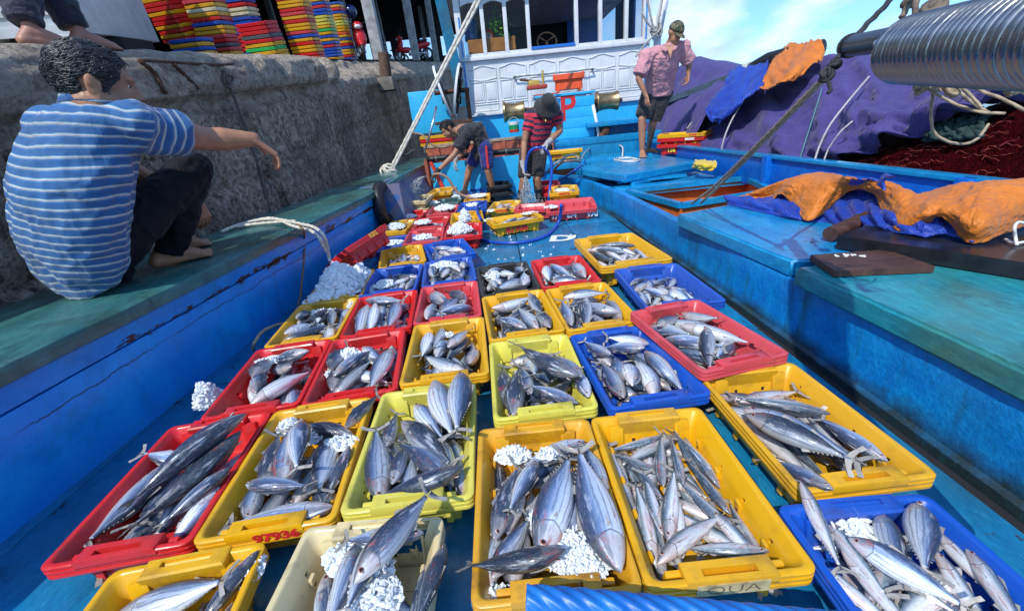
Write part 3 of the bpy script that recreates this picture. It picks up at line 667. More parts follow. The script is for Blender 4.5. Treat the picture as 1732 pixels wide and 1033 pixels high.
# tilted red crate and the red one turned on its side towards us
q = Quaternion((0, 0, 1), rad(-24)) @ Quaternion((0, 1, 0), rad(-33)) @ Quaternion((1, 0, 0), rad(7))
p = at(618, 428, z=.22); DEC['C29'] = crate('red', (p.x, p.y), 0, 'bright red crate tipped over to the left, ice spilling from it', G, .155, tilt=q)
q = Quaternion((0, 0, 1), rad(86)) @ Quaternion((0, 1, 0), rad(-10))
p = at(968, 352, z=.15); DEC['C43'] = crate('rose', (p.x - .0, p.y + .16), 0, 'rose red crate with white painted characters on its long side', G, .022, tilt=q)
def crate_text(k, txt, size, mat, pos, rx, rz=0.0, bold=.0, sx=1.0, name='lettering'):
    """text on a crate in the crate's own coordinates"""
    t = text_mb(txt, size, 0, bold, sx); Mx = Matrix.Translation(pos) @ Matrix.Rotation(rz, 4, 'Z') @ Matrix.Rotation(rx, 4, 'X'); t.v = [tuple(Mx @ Vector(v)) for v in t.v]
    return t.build(name, mat, DEC[k], fix=False)
yo = -CL / 2 - .0015
crate_text('C2', '97936', .040, RED_INK, (.03, yo, CH - .022), rad(90), 0, .0022, 1.25)
mb = MB(); mb.box((.0, yo, CH - .022), (.165, .002, .036)); mb.build('tape', simple('worn_tape', (.50, .42, .22), .6, 0, 30, .4), DEC['C7'])
crate_text('C7', 'QUA', .036, simple('faded_ink', (.12, .10, .07), .6, 0, 60, .4), (.0, yo - .002, CH - .022), rad(90), 0, -.0006, 1.6)
crate_text('C36', '87906', .10, RED_INK, (-CW / 2 + .030, .02, .068), rad(83), rad(-90), .0035, 1.0)
crate_text('C37', '97976', .050, RED_INK, (0, yo, CH - .022), rad(90), 0, .002, 1.2)
crate_text('C44', '99976', .045, RED_INK, (.0, yo, CH - .022), rad(90), 0, .002, 1.2)
crate_text('C29', 'K02', .055, YELLOW_INK, (CW / 2 + .0015, .06, CH - .022), rad(90), rad(90), .001, 1.2)
crate_text('C43', 'VAI', .085, WHITE_INK, (-CW / 2 + .026, -.24, .075), rad(83), rad(-90), .004); crate_text('C43', '674', .075, WHITE_INK, (-CW / 2 + .026, .0, .078), rad(83), rad(-90), .003); crate_text('C43', '172', .075, WHITE_INK, (-CW / 2 + .026, .18, .078), rad(83), rad(-90), .003)
crate_text('C24', '', .03, WHITE_INK, (0, 0, 0), 0) if False else None

# ================================================================ fish
def fish_material(name, kind):
    n = NT(name); uv = n.n('ShaderNodeUVMap'); uv.uv_map = 'fish'; sp = n.n('ShaderNodeSeparateXYZ'); n.l(uv.outputs[0], sp.inputs[0]); t, v = sp.outputs['X'], sp.outputs['Y']
    oi = n.n('ShaderNodeObjectInfo'); r = oi.outputs['Random']
    cmb = n.n('ShaderNodeCombineXYZ'); n.l(t, cmb.inputs[0]); n.l(v, cmb.inputs[1]); n.l(n.math('MULTIPLY', r, 37.0), cmb.inputs[2])
    def nz(sc, sx=1, sy=1, d=4): 
        m = n.n('ShaderNodeMapping'); m.inputs['Scale'].default_value = (sx, sy, 1); n.l(cmb.outputs[0], m.inputs[0]); return n.noise(sc, d, .6, m.outputs[0])
    wob = n.math('ADD', v, n.math('MULTIPLY', n.math('SUBTRACT', nz(5, 1, 1, 3), .5), .10))
    if kind == 'striped':
        c = n.ramp(wob, [(0, (.010, .017, .040)), (.28, (.026, .045, .10)), (.40, (.10, .17, .32)), (.50, (.34, .43, .57)), (.72, (.66, .70, .73)), (1, (.74, .74, .73))])
        s = n.math('SINE', n.math('ADD', n.math('MULTIPLY', wob, 52.0), n.math('MULTIPLY', t, 3.0)))
        m = n.math('MULTIPLY', n.ramp(s, [(.48, 0.0), (.80, 1.0)]), n.math('MULTIPLY', n.ramp(wob, [(.30, 0.0), (.42, 1.0)]), n.ramp(wob, [(.84, 1.0), (.93, 0.0)])))
        m = n.math('MULTIPLY', m, n.ramp(t, [(.10, .3), (.2, 1.0), (.70, 1.0), (.80, 0.0)]))
        c = n.mix(n.math('MULTIPLY', m, n.math('ADD', .28, n.math('MULTIPLY', nz(4, 2, 1, 3), .5))), c, (.05, .07, .13))
    elif kind == 'dark':
        c = n.ramp(wob, [(0, (.006, .010, .022)), (.42, (.016, .028, .06)), (.56, (.07, .10, .16)), (.74, (.36, .40, .45)), (1, (.6, .61, .62))])
        s = n.math('SINE', n.math('MULTIPLY', wob, 38.0)); c = n.mix(n.math('MULTIPLY', n.ramp(s, [(.6, 0.0), (.9, 1.0)]), .35), c, (.02, .025, .04))
    else:
        c = n.ramp(wob, [(0, (.02, .04, .065)), (.24, (.055, .09, .13)), (.38, (.20, .26, .31)), (.48, (.52, .55, .58)), (1, (.76, .74, .73))])
        w_ = n.math('SINE', n.math('ADD', n.math('MULTIPLY', t, 95.0), n.math('MULTIPLY', nz(9, 1, 2, 3), 9.0)))
        c = n.mix(n.math('MULTIPLY', n.ramp(w_, [(.3, 0.0), (.8, 1.0)]), n.ramp(wob, [(.24, .6), (.40, 0.0)])), c, (.012, .02, .03))
        pk = n.math('MULTIPLY', n.ramp(nz(5, 1, 1.4, 5), [(.50, 0.0), (.66, .8)]), n.ramp(wob, [(.36, 0.0), (.55, 1.0)])); c = n.mix(pk, c, (.46, .20, .17))
    head = n.ramp(t, [(.76, 0.0), (.80, 1.0)]); hc = n.ramp(n.math('ADD', wob, n.math('MULTIPLY', n.math('SUBTRACT', nz(11, 1, 1, 5), .5), .5)), [(.1, (.05, .06, .075)), (.42, (.20, .19, .20)), (.62, (.47, .43, .42)), (.85, (.55, .42, .38))])
    c = n.mix(n.math('MULTIPLY', head, .8), c, hc)
    sc_ = n.voro(1.0, (lambda m_: (n.l(cmb.outputs[0], m_.inputs[0]), m_.inputs['Scale'].__setattr__('default_value', (95, 46, 1)), m_.outputs[0])[2])(n.n('ShaderNodeMapping'))); c = n.mix(n.math('MULTIPLY', n.ramp(sc_, [(.1, .0), (.7, 1.0)]), .22), c, (.05, .07, .11)); c = n.mix(n.ramp(nz(3.2, 1.2, 2.2, 6), [(.55, 0.0), (.68, .5)]), c, (.66, .72, .80)); c = n.mix(n.ramp(nz(3.7, 1.5, 2.0, 5), [(.60, 0.0), (.72, .5)]), c, (.05, .055, .07))
    # gill edge, blood smears, scuffs
    ge = n.math('SUBTRACT', 1.0, n.math('MULTIPLY', n.math('ABSOLUTE', n.math('SUBTRACT', n.math('SUBTRACT', t, n.math('MULTIPLY', n.math('ABSOLUTE', n.math('SUBTRACT', v, .55)), .12)), .755)), 120.0)); c = n.mix(n.math('MULTIPLY', n.ramp(ge, [(0.0, 0.0), (.8, 1.0)]), .75), c, (.05, .035, .035))
    bl = n.math('MULTIPLY', n.ramp(nz(6, 1.3, 1, 6), [(.57, 0.0), (.68, .8)]), n.ramp(t, [(.5, .18), (.78, 1.0)])); c = n.mix(bl, c, (.30, .06, .05))
    c = n.mix(n.math('MULTIPLY', n.ramp(nz(26, 1, 3, 5), [(.55, 0.0), (.72, 1.0)]), .35), c, (.62, .66, .70))
    br = n.math('ADD', .92, n.math('MULTIPLY', r, .75)); c = n.mix(1.0, c, br, 'MULTIPLY')
    fin = n.ramp(t, [(.02, 1.0), (.07, 0.0)]); c = n.mix(n.math('MULTIPLY', fin, .8), c, n.ramp(nz(8, 14, 1, 3), [(.35, (.05, .055, .065)), (.7, (.42, .38, .32))]))
    n.base(c); n.rough(n.ramp(nz(7, 2, 2, 4), [(.3, .24), (.75, .5)])); n.set(Metallic=.22); n.b.inputs['Specular IOR Level'].default_value = .6; n.b.inputs['Coat Weight'].default_value = .35; n.b.inputs['Coat Roughness'].default_value = .12
    n.bump(n.math('ADD', nz(60, 1, 2.2, 3), n.math('MULTIPLY', sc_, .6)), .22, .003); return n.mat
FM = {k: fish_material(k + '_fish_skin', k) for k in ('striped', 'dark', 'slim')}
FIN = simple('fin_membrane', (.33, .31, .28), .4, .05, 12, .3)
PROF = {'striped': [(.06, .045), (.12, .055), (.2, .10), (.3, .16), (.42, .212), (.55, .238), (.66, .236), (.76, .212), (.85, .168), (.92, .112), (.965, .062), (1.0, .015)],
        'slim': [(.06, .03), (.12, .036), (.2, .062), (.3, .096), (.42, .128), (.55, .147), (.66, .150), (.76, .139), (.85, .114), (.92, .080), (.965, .048), (1.0, .012)]}
PROF = {k: [(t, r * (1.22 if t < .99 else 1)) for t, r in v] for k, v in PROF.items()}
PROF['dark'] = [(t, r * .9) for t, r in PROF['striped']]
def prof_r(kind, t):
    P = PROF[kind]
    if t <= P[0][0]: return P[0][1]
    for (a, ra), (b, rb) in zip(P, P[1:]):
        if t <= b: return ra + (rb - ra) * (t - a) / (b - a)
    return 0.01
def fish_mesh(kind, bend, wob_seed, flare=1.0):
    """unit-length fish along +X (head at 1), dorsal +Z, body sides +-Y; one continuous skin with fins"""
    rn = random.Random(wob_seed); V = []; F = []; UV = []; n = 14
    ts = [0.06, .09, .13, .18, .24, .31, .39, .47, .55, .63, .70, .755, .775, .83, .89, .935, .97, 1.0]
    cy = lambda t: bend * ((t - .5) ** 2 - .08) + bend * .3 * (t - .5) ** 3
    for i, t in enumerate(ts):
        r = prof_r(kind, t) * .5; lat = .78 if t > .2 else .78 - (.2 - t) * 2.0
        if t > .77: r *= .985
        for k in range(n):
            a = 2 * math.pi * k / n; z = math.cos(a); y = math.sin(a); e = 1 - .06 * (abs(z) ** 3)
            V.append((t, cy(t) + y * r * lat * e, z * r * (1.02 if z > 0 else 1.0) - (.012 * max(0, t - .8) / .2)))
            UV.append((t, k / n * 2 if k <= n / 2 else 2 - k / n * 2))
    for i in range(len(ts) - 1):
        for k in range(n): F.append((i * n + k, i * n + (k + 1) % n, (i + 1) * n + (k + 1) % n, (i + 1) * n + k))
    F.append(tuple(range(n))[::-1]); b0 = len(V); m = len(ts) - 1; F.append(tuple(m * n + k for k in range(n)))
    FI = [0] * len(F)
    def sheet(rows, tv, mi=1):
        b = len(V); w_ = len(rows[0])
        for rr in rows:
            for p in rr: V.append(p); UV.append((tv if tv is not None else max(0.0, p[0]), .1))
        for i in range(len(rows) - 1):
            for k in range(w_ - 1): F.append((b + i * w_ + k, b + i * w_ + k + 1, b + (i + 1) * w_ + k + 1, b + (i + 1) * w_ + k)); FI.append(mi)
    def fin2(rows, th):                                # two-sided thin wedge: real thickness
        sheet([[(x, y + th, z) for x, y, z in rr] for rr in rows], None); sheet([[(x, y - th, z) for x, y, z in rr][::-1] for rr in rows], None)
    y0 = cy(.06)
    for s in (1, -1):                                  # forked tail
        rows = []
        for k in range(6):
            f_ = k / 5; w_ = .105 * (1 - f_) ** .7 + .012; rows.append([(.07 - .085 * f_ ** 1.3 - .02 + .0, y0, s * (.008 + .165 * flare * f_)), (.07 - .085 * f_ ** 1.3 - .02 - w_ * .6, y0 + bend * .02, s * (.002 + .165 * flare * f_ + .004)), (.07 - .11 * f_ ** 1.3 - .02 - w_ * .25 - .012, y0 + bend * .03, s * (.0 + .155 * flare * f_))])
        fin2(rows, .0022)
    r = prof_r(kind, .62) * .5
    rows = [[(.68 - .16 * k / 5, cy(.66), prof_r(kind, .68 - .16 * k / 5) * .5 - .004), (.66 - .17 * k / 5, cy(.64), prof_r(kind, .66 - .17 * k / 5) * .5 + .035 * (1 - k / 5) ** 1.4)] for k in range(6)]; fin2(rows, .0018)
    for s in (1, -1):                                  # second dorsal, anal, finlets
        rows = [[(.40 - .06 * k / 3, cy(.38), s * (prof_r(kind, .40 - .06 * k / 3) * .5 - .004)), (.375 - .07 * k / 3, cy(.35), s * (prof_r(kind, .36) * .5 + .034 * (1 - k / 3)))] for k in range(4)]; fin2(rows, .0018)
        for q in range(5):
            t = .30 - .036 * q; z = prof_r(kind, t) * .5; fin2([[(t, cy(t), s * (z - .002)), (t - .014, cy(t), s * (z + .012))], [(t - .012, cy(t), s * (z - .003)), (t - .020, cy(t), s * (z + .006))]], .0012)
        ya = prof_r(kind, .72) * .5 * .74; rows = [[(.735 - .12 * k / 3, cy(.7) + s * (ya + .006 - .002 * k), -.012 - .006 * k), (.725 - .115 * k / 3, cy(.7) + s * (ya + .008 - .001 * k), -.034 + .004 * k)] for k in range(4)]; fin2(rows, .001)
    me = bpy.data.meshes.new('tuna'); me.from_pydata(V, [], F); me.materials.append(FM[kind]); me.materials.append(FIN)
    me.polygons.foreach_set('material_index', FI); ul = me.uv_layers.new(name='fish')
    idx = np.zeros(len(me.loops), int); me.loops.foreach_get('vertex_index', idx); ul.data.foreach_set('uv', np.array(UV)[idx].astype(np.float32).ravel())
    bm = bmesh.new(); bm.from_mesh(me); bmesh.ops.recalc_face_normals(bm, faces=bm.faces[:]); bm.to_mesh(me); bm.free(); smooth_all(me); return me
FMESH = {k: [fish_mesh(k, b_, i, fl) for i, (b_, fl) in enumerate(((0, 1), (.16, .9), (-.14, 1.1), (.30, .7)))] for k in ('striped', 'dark', 'slim')}
eyem = NT('fish_eye'); sx_ = eyem.n('ShaderNodeSeparateXYZ'); eyem.l(eyem.co.outputs['Object'], sx_.inputs[0])
rr_ = eyem.math('POWER', eyem.math('ADD', eyem.math('POWER', sx_.outputs['X'], 2.0), eyem.math('POWER', sx_.outputs['Z'], 2.0)), .5)
eyem.base(eyem.ramp(eyem.math('MULTIPLY', rr_, 36.0), [(.36, (.01, .01, .012)), (.44, (.16, .05, .04)), (.70, (.40, .16, .12)), (.86, (.55, .50, .46))])); eyem.set(Roughness=.08)
_eb = MB(); _eb.sphere((0, 0, 0), (.026, .010, .026), 12); EYE = _eb.mesh('eye', eyem.mat, smooth=True)
NFISH = [0]; FAR = []
class Heap:
    """height map of one crate; fish are laid on it from the bottom up so that they rest on one another"""
    def __init__(s, k, floor=.034):
        o = DEC[k]; s.k = k; c, (x, y, a, zr, sc), _ = SPEC[k] if k in SPEC else (None, (o.location.x, o.location.y, 0, .15, 1), None)
        s.o = o; s.x, s.y, s.a, s.sc = x, y, rad(a), sc; s.z0 = zr - CH * (1 + (sc - 1) * .5)
        s.hx, s.hy = (CW / 2 - .040) * sc, (CL / 2 - .042) * sc; s.g = .0125; s.n = 72; s.H = np.full((s.n, s.n), floor); i = (np.arange(s.n) - s.n / 2) * s.g
        X, Y = np.meshgrid(i, i, indexing='ij'); out = (np.abs(X) > s.hx + .03) | (np.abs(Y) > s.hy + .03); s.H[out] = CH + .002; s.H[(np.abs(X) > CW / 2 * sc + .01) | (np.abs(Y) > CL / 2 * sc + .01)] = -.1
        s.out = out; s.under = False
    def local(s, p):
        d = Vector((p[0] - s.x, p[1] - s.y)); return Vector((d.x * math.cos(s.a) + d.y * math.sin(s.a), -d.x * math.sin(s.a) + d.y * math.cos(s.a)))
    def cell(s, x, y): return min(max(int(x / s.g + s.n / 2 + .5), 0), s.n - 1), min(max(int(y / s.g + s.n / 2 + .5), 0), s.n - 1)
    def fit(s, hx, hy, yaw, L, kind, side=True):
        """head at (hx, hy); returns best (z mid, slope)"""
        dx, dy = -math.cos(yaw), -math.sin(yaw); best = None
        smp = []
        for t in np.linspace(.04, .97, 13):
            r = prof_r(kind, t) * .5 * L; rv = r * (.78 if side else 1.0); rh = r * (1.0 if side else .78)
            for o_ in (-.7, 0, .7):
                px = hx + dx * (1 - t) * L - dy * o_ * rh; py = hy + dy * (1 - t) * L + dx * o_ * rh; smp.append((t, s.H[s.cell(px, py)], rv * (1 - .45 * o_ * o_), px, py))
        T = np.array([q[0] for q in smp]); HH = np.array([q[1] for q in smp]); R = np.array([q[2] for q in smp])
        for sl in (-.32, -.24, -.17, -.11, -.05, 0, .05, .11, .17, .24, .32):
            z = np.max(HH + R - .010 - sl * (T - .5) * L); sc = z + abs(sl) * .03
            if best is None or sc < best[0]: best = (sc, z, sl)
        return best[1], best[2], smp, T, R
    def put(s, hx, hy, yaw, L, kind, roll, var, label, group, eyes=False, side=True, zmax=None):
        z, sl, smp, T, R = s.fit(hx, hy, yaw, L, kind, side)
        if zmax and z > zmax: return False
        for (t, h, rv, px, py), r in zip(smp, R):
            i, j = s.cell(px, py); zt = z + sl * (t - .5) * L + rv * .85
            for a in (0, 1):
                for b in (0, 1):
                    ii, jj = min(i + a, s.n - 1), min(j + b, s.n - 1)
                    if not s.out[ii, jj]: s.H[ii, jj] = max(s.H[ii, jj], zt)
        d = Vector((math.cos(yaw), math.sin(yaw), sl)).normalized()
        wd = Vector((d.x * math.cos(s.a) - d.y * math.sin(s.a), d.x * math.sin(s.a) + d.y * math.cos(s.a), d.z))
        up = Vector((0, 0, 1)); side_ = up.cross(wd).normalized(); dz = wd.cross(side_)
        R3 = Matrix((wd, side_, dz)).transposed() @ Matrix.Rotation(roll, 3, 'X')
        hp = Vector((hx, hy)); wxy = Vector((s.x + hp.x * math.cos(s.a) - hp.y * math.sin(s.a), s.y + hp.x * math.sin(s.a) + hp.y * math.cos(s.a), s.z0 + z + sl * .5 * L)); org = wxy - wd * L
        Mx = Matrix.Translation(org) @ R3.to_4x4() @ Matrix.Diagonal((L, L, L, 1))
        NFISH[0] += 1; FAR.append((Mx, kind, var, label, group, eyes, s.under)); return True
    def px(s, head, tail, kind='striped', roll=None, var=0, label=None, group=None, eyes=True, zg=.02, Lmin=.2):
        """lay a fish so that it runs between two photo pixels at about rim height"""
        zz = s.z0 + CH - zg; a = s.local(at(*head, z=zz)); b = s.local(at(*tail, z=zz)); L = min(max((a - b).length, Lmin), .46); yaw = math.atan2(a.y - b.y, a.x - b.x); m = (a + b) / 2
        rl = (1.25 if random.random() < .5 else -1.25) + random.uniform(-.35, .35) if roll is None else roll
        s.put(m.x + math.cos(yaw) * L / 2, m.y + math.sin(yaw) * L / 2, yaw, L, kind, rl, var, label, group, eyes)
    def fill(s, n, Lr, kinds, label, group, zmax, yaws=((-90, 35), (90, 40)), eyes=False, rn=None):
        rn = rn or random
        for q in range(n):
            best = None
            for c in range(9):
                m, sd = rn.choice(yaws); yaw = rad(rn.gauss(m, sd)); L = rn.uniform(*Lr); kind = rn.choice(kinds); cx = rn.uniform(-1, 1); cyy = rn.uniform(-1, 1)
                ex = max(.0, s.hx + .012 - abs(math.cos(yaw)) * L * .5 - abs(math.sin(yaw)) * L * .085); ey = max(.0, s.hy + .012 - abs(math.sin(yaw)) * L * .5 - abs(math.cos(yaw)) * L * .085)
                hx = cx * ex + math.cos(yaw) * L / 2; hy = cyy * ey + math.sin(yaw) * L / 2
                z = s.fit(hx, hy, yaw, L, kind)[0]
                if best is None or z < best[0]: best = (z, hx, hy, yaw, L, kind)
            z, hx, hy, yaw, L, kind = best
            s.put(hx, hy, yaw, L, kind, rn.choice((1.25, -1.25, 1.6, -1.6, .7, 2.1, -2.1)) + rn.uniform(-.3, .3), rn.choice((0, 0, 1, 2, 2, 3)), label, group, eyes, zmax=zmax)
# ---------------------------------------------------------------- fish laid out crate by crate
zA = lambda x, y: (x / 2.184, 560 + y / 2.184)
zC = lambda x, y: (560 + x / 2.628, 640 + y / 2.628)
zD = lambda x, y: (980 + x / 2.303, 640 + y / 2.303)
zB = lambda x, y: (440 + x / 2.706, 460 + y / 2.706)
CR = {k: v[2] for k, v in SPEC.items()}
def lab(k, what): return what + ' in the ' + CRATE_SHORT[k]
CRATE_SHORT = {'C1': 'nearest red crate by the left bulwark', 'C2': 'yellow crate with red digits on its near rim', 'C3': 'front lime yellow crate', 'C4': 'yellow crate at the bottom left edge', 'C5': 'torn cream crate', 'C6': 'rust-stained yellow crate', 'C7': 'yellow crate with the white taped rim', 'C8': 'blue crate at the bottom right corner', 'C9': 'yellow crate by the right coaming', 'C10': 'blue crate right of the middle', 'C11': 'second lime yellow crate'}
def hand(k, rows, base, what, group, zf, floor=.05):
    """rows: (head, tail, kind, bend, roll, own label or None)"""
    H = Heap(k, .026)
    n, Lr, kinds, zm = base
    H.under = True; H.fill(15, Lr, kinds, lab(k, what), group, .078); H.under = False; H.H = np.where(H.out, H.H, np.maximum(H.H, .045)); H.fill(n, Lr, kinds, lab(k, what), group, .105, eyes=True)
    for hd, tl, kind, var, roll, own in rows: H.px(zf(*hd), zf(*tl), kind, roll, var, lab(k, own or what), group)
    return H
D_ = 'dark'; S_ = 'striped'; M_ = 'slim'
hand('C1', [((800, 610), (600, 770), S_, 0, 2.2, 'pinkish tuna half hidden at the right wall'), ((870, 540), (590, 730), S_, 0, 1.2, None), ((925, 430), (470, 750), D_, 1, 1.0, 'second long dark tuna'), ((740, 455), (520, 470), S_, 0, 1.8, 'tuna whose tail points over the left wall'), ((640, 480), (300, 775), S_, 1, 1.5, 'bright silver tuna with thin stripes and its tail in the corner'), ((945, 395), (500, 690), D_, 2, .9, 'longest dark tuna, arched over the others')],
     (4, (.3, .36), [S_, D_], .06), 'striped tuna lying slantwise', 'tuna in the nearest red crate', zA)
hand('C2', [((900, 680), (945, 500), S_, 0, 1.3, None), ((985, 610), (1030, 385), D_, 0, 1.0, 'plump dark tuna'), ((1060, 615), (1080, 400), S_, 1, 1.4, None), ((1285, 480), (1200, 600), D_, 0, 1.2, None), ((1215, 400), (1185, 620), S_, 0, -1.4, None), ((1135, 390), (1122, 580), S_, 2, 1.4, 'narrow striped tuna in the middle'), ((1310, 390), (1110, 350), D_, 2, 1.0, 'dark tuna lying across the far end'), ((1230, 655), (830, 700), S_, 1, 1.5, 'pale tuna lying across the near end'), ((930, 620), (1160, 625), S_, 0, -1.2, None), ((1310, 350), (1375, 285), D_, 1, 0.4, 'dark tail end standing up in the far right corner')],
     (5, (.24, .3), [S_, D_], .075), 'striped tuna', 'tuna in the yellow crate with red digits', zA)
hand('C3', [((225, 300), (250, 140), S_, 2, 1.2, None), ((345, 470), (350, 380), S_, 0, 1.9, None), ((575, 455), (590, 330), S_, 0, 1.6, None), ((375, 120), (500, 275), S_, 0, 1.4, 'pale tuna pointing up beside the red-eyed one'), ((240, 310), (290, 150), D_, 1, 1.0, None), ((270, 475), (330, 275), D_, 0, 1.2, None), ((210, 525), (205, 240), S_, 0, 1.45, 'silver striped tuna along the left wall'), ((470, 60), (550, 310), S_, 1, 1.9, 'red-eyed tuna standing head up at the far end'), ((595, 60), (575, 320), S_, 0, 1.3, 'striped tuna leaning head up in the far right corner'), ((325, 200), (545, 400), D_, 1, 1.0, 'broad dark tuna in the middle'), ((545, 460), (310, 300), S_, 2, .9, 'dark backed tuna slanting to the near right'), ((600, 460), (180, 525), S_, 1, .8, 'tuna lying across the near end')],
     (4, (.22, .28), [S_, D_], .07), 'striped tuna', 'tuna in the front lime yellow crate', zC)
hand('C4', [((900, 900), (760, 1040), D_, 0, 1.2, 'dark tuna behind the big striped one'), ((400, 1010), (860, 935), S_, 1, 1.5, 'big striped tuna lying across')],
     (6, (.3, .36), [S_], .075), 'striped tuna', 'tuna in the yellow crate at the bottom left', zA)
hand('C5', [((60, 900), (10, 1060), S_, 0, 1.4, None), ((100, 850), (40, 1040), S_, 1, 1.6, None), ((420, 830), (360, 1040), D_, 0, 1.2, 'dark tuna along the right wall'), ((490, 850), (420, 1050), D_, 0, 1.0, 'dark tuna along the right wall'), ((220, 800), (130, 1000), S_, 2, 1.6, 'pale tuna with bloody gills'), ((330, 790), (200, 800), S_, 0, 1.5, None), ((150, 1040), (470, 630), D_, 2, 1.1, 'long dark tuna whose tail sticks out over the broken rim')],
     (4, (.26, .32), [S_, D_], .08), 'striped tuna', 'tuna in the torn cream crate', zC)
hand('C6', [((700, 810), (720, 700), S_, 0, 1.9, 'reddish small tuna by the left wall'), ((1190, 480), (1150, 380), S_, 0, 1.5, None), ((720, 720), (830, 390), D_, 0, .8, 'long dark tuna along the left wall'), ((720, 870), (870, 610), S_, 1, 1.2, None), ((915, 400), (800, 610), S_, 0, 1.4, None), ((1000, 400), (910, 620), S_, 2, 1.6, None), ((1080, 830), (1080, 390), S_, 0, 1.2, 'large tuna half covered by ice between two larger ones'), ((930, 850), (1062, 385), S_, 2, 1.3, 'very large tuna, left one of the big pair'), ((1275, 910), (1100, 390), S_, 1, 1.55, 'very large tuna with a big round eye, right one of the big pair'), ((1130, 310), (830, 370), S_, 0, 1.8, 'pale tuna lying across the far end'), ((1050, 870), (600, 860), D_, 1, .9, 'dark tuna across the near end with its tail fin over the left rim')],
     (4, (.26, .32), [S_, D_], .07), 'striped tuna', 'tuna in the rust-stained yellow crate', zC)
hand('C7', [((270, 310), (170, 270), M_, 0, 1.4, None), ((320, 430), (175, 270), M_, 0, .9, None), ((300, 490), (270, 400), M_, 0, 1.4, None), ((320, 395), (320, 190), M_, 1, 1.0, 'dark mackerel standing tail up at the far end'), ((400, 380), (360, 220), M_, 0, 1.0, None), ((540, 500), (430, 410), M_, 0, 1.2, None), ((310, 210), (120, 240), M_, 1, 1.2, 'mackerel lying across the far end'), ((280, 730), (200, 465), M_, 0, 1.6, None), ((210, 470), (110, 220), M_, 1, 1.1, 'mackerel leaning on the left wall'), ((300, 670), (220, 370), M_, 2, 1.6, None), ((470, 310), (370, 170), M_, 0, .9, None), ((590, 500), (420, 300), M_, 0, 1.0, 'mackerel with wavy back in the middle'), ((560, 370), (375, 180), M_, 2, 1.0, None), ((735, 690), (590, 410), M_, 1, 1.3, 'mackerel along the right wall'), ((560, 520), (730, 690), M_, 0, 1.0, None), ((345, 610), (370, 335), M_, 0, 1.5, 'pale mackerel lying head down in the middle'), ((640, 640), (500, 620), M_, 0, 1.5, None), ((350, 730), (730, 690), M_, 2, 1.5, 'mackerel lying across the near end'), ((300, 695), (565, 495), M_, 2, 1.7, 'red-headed mackerel on top of the others')],
     (7, (.22, .28), [M_], .07), 'slim mackerel', 'mackerel in the yellow crate with the white taped rim', zD)
hand('C8', [((1400, 580), (1720, 880), M_, 1, 1.5, 'mackerel along the right wall'), ((1120, 660), (1420, 860), M_, 0, 1.1, None), ((1440, 740), (1620, 960), M_, 0, 1.5, None), ((990, 730), (1240, 930), M_, 0, 1.6, 'mackerel at the near left corner'), ((1100, 720), (1260, 900), M_, 1, 1.6, None), ((1180, 560), (1250, 770), S_, 0, 1.2, None), ((1560, 720), (1720, 940), M_, 0, 1.2, None), ((1020, 600), (1130, 740), M_, 2, .9, None), ((1060, 650), (1470, 900), S_, 0, .9, 'dark backed mackerel slanting across'), ((1310, 500), (1330, 790), S_, 2, 1.4, 'plump silver mackerel in the middle'), ((850, 450), (1040, 745), M_, 1, 1.5, 'mackerel hanging its head over the far left rim')],
     (6, (.26, .32), [M_, S_], .08), 'silver mackerel', 'mackerel in the blue crate at the bottom right', zD)
hand('C9', [((880, 395), (800, 335), S_, 0, 1.5, None), ((1110, 260), (930, 150), S_, 0, 1.2, None), ((1090, 350), (800, 160), S_, 1, 1.3, None), ((1190, 350), (930, 180), S_, 0, 1.5, None), ((620, 95), (860, 30), M_, 0, 1.4, 'pale mackerel across the far end'), ((980, 140), (590, 85), M_, 0, 1.3, None), ((640, 130), (1090, 360), S_, 0, 1.5, 'bright silver striped tuna'), ((640, 190), (1040, 375), D_, 0, .9, 'long dark backed tuna')],
     (6, (.26, .34), [S_, M_], .075), 'striped tuna lying slantwise', 'tuna in the yellow crate by the right coaming', zD)
hand('C11', [((1130, 600), (1110, 410), D_, 0, 1.1, None), ((1150, 680), (1190, 450), D_, 1, 1.0, None), ((1240, 600), (1200, 480), S_, 0, 1.2, None), ((1400, 600), (1280, 585), S_, 0, 1.5, None), ((1290, 400), (1260, 560), S_, 0, 1.4, None), ((1500, 600), (1450, 470), S_, 0, 1.5, None), ((1470, 560), (1340, 395), S_, 1, 1.4, 'striped tuna at the right wall'), ((1450, 585), (1190, 430), D_, 1, .9, 'big dark tuna slanting over the others')],
     (3, (.22, .28), [S_, D_], .065), 'tuna', 'tuna in the second lime yellow crate', zB)
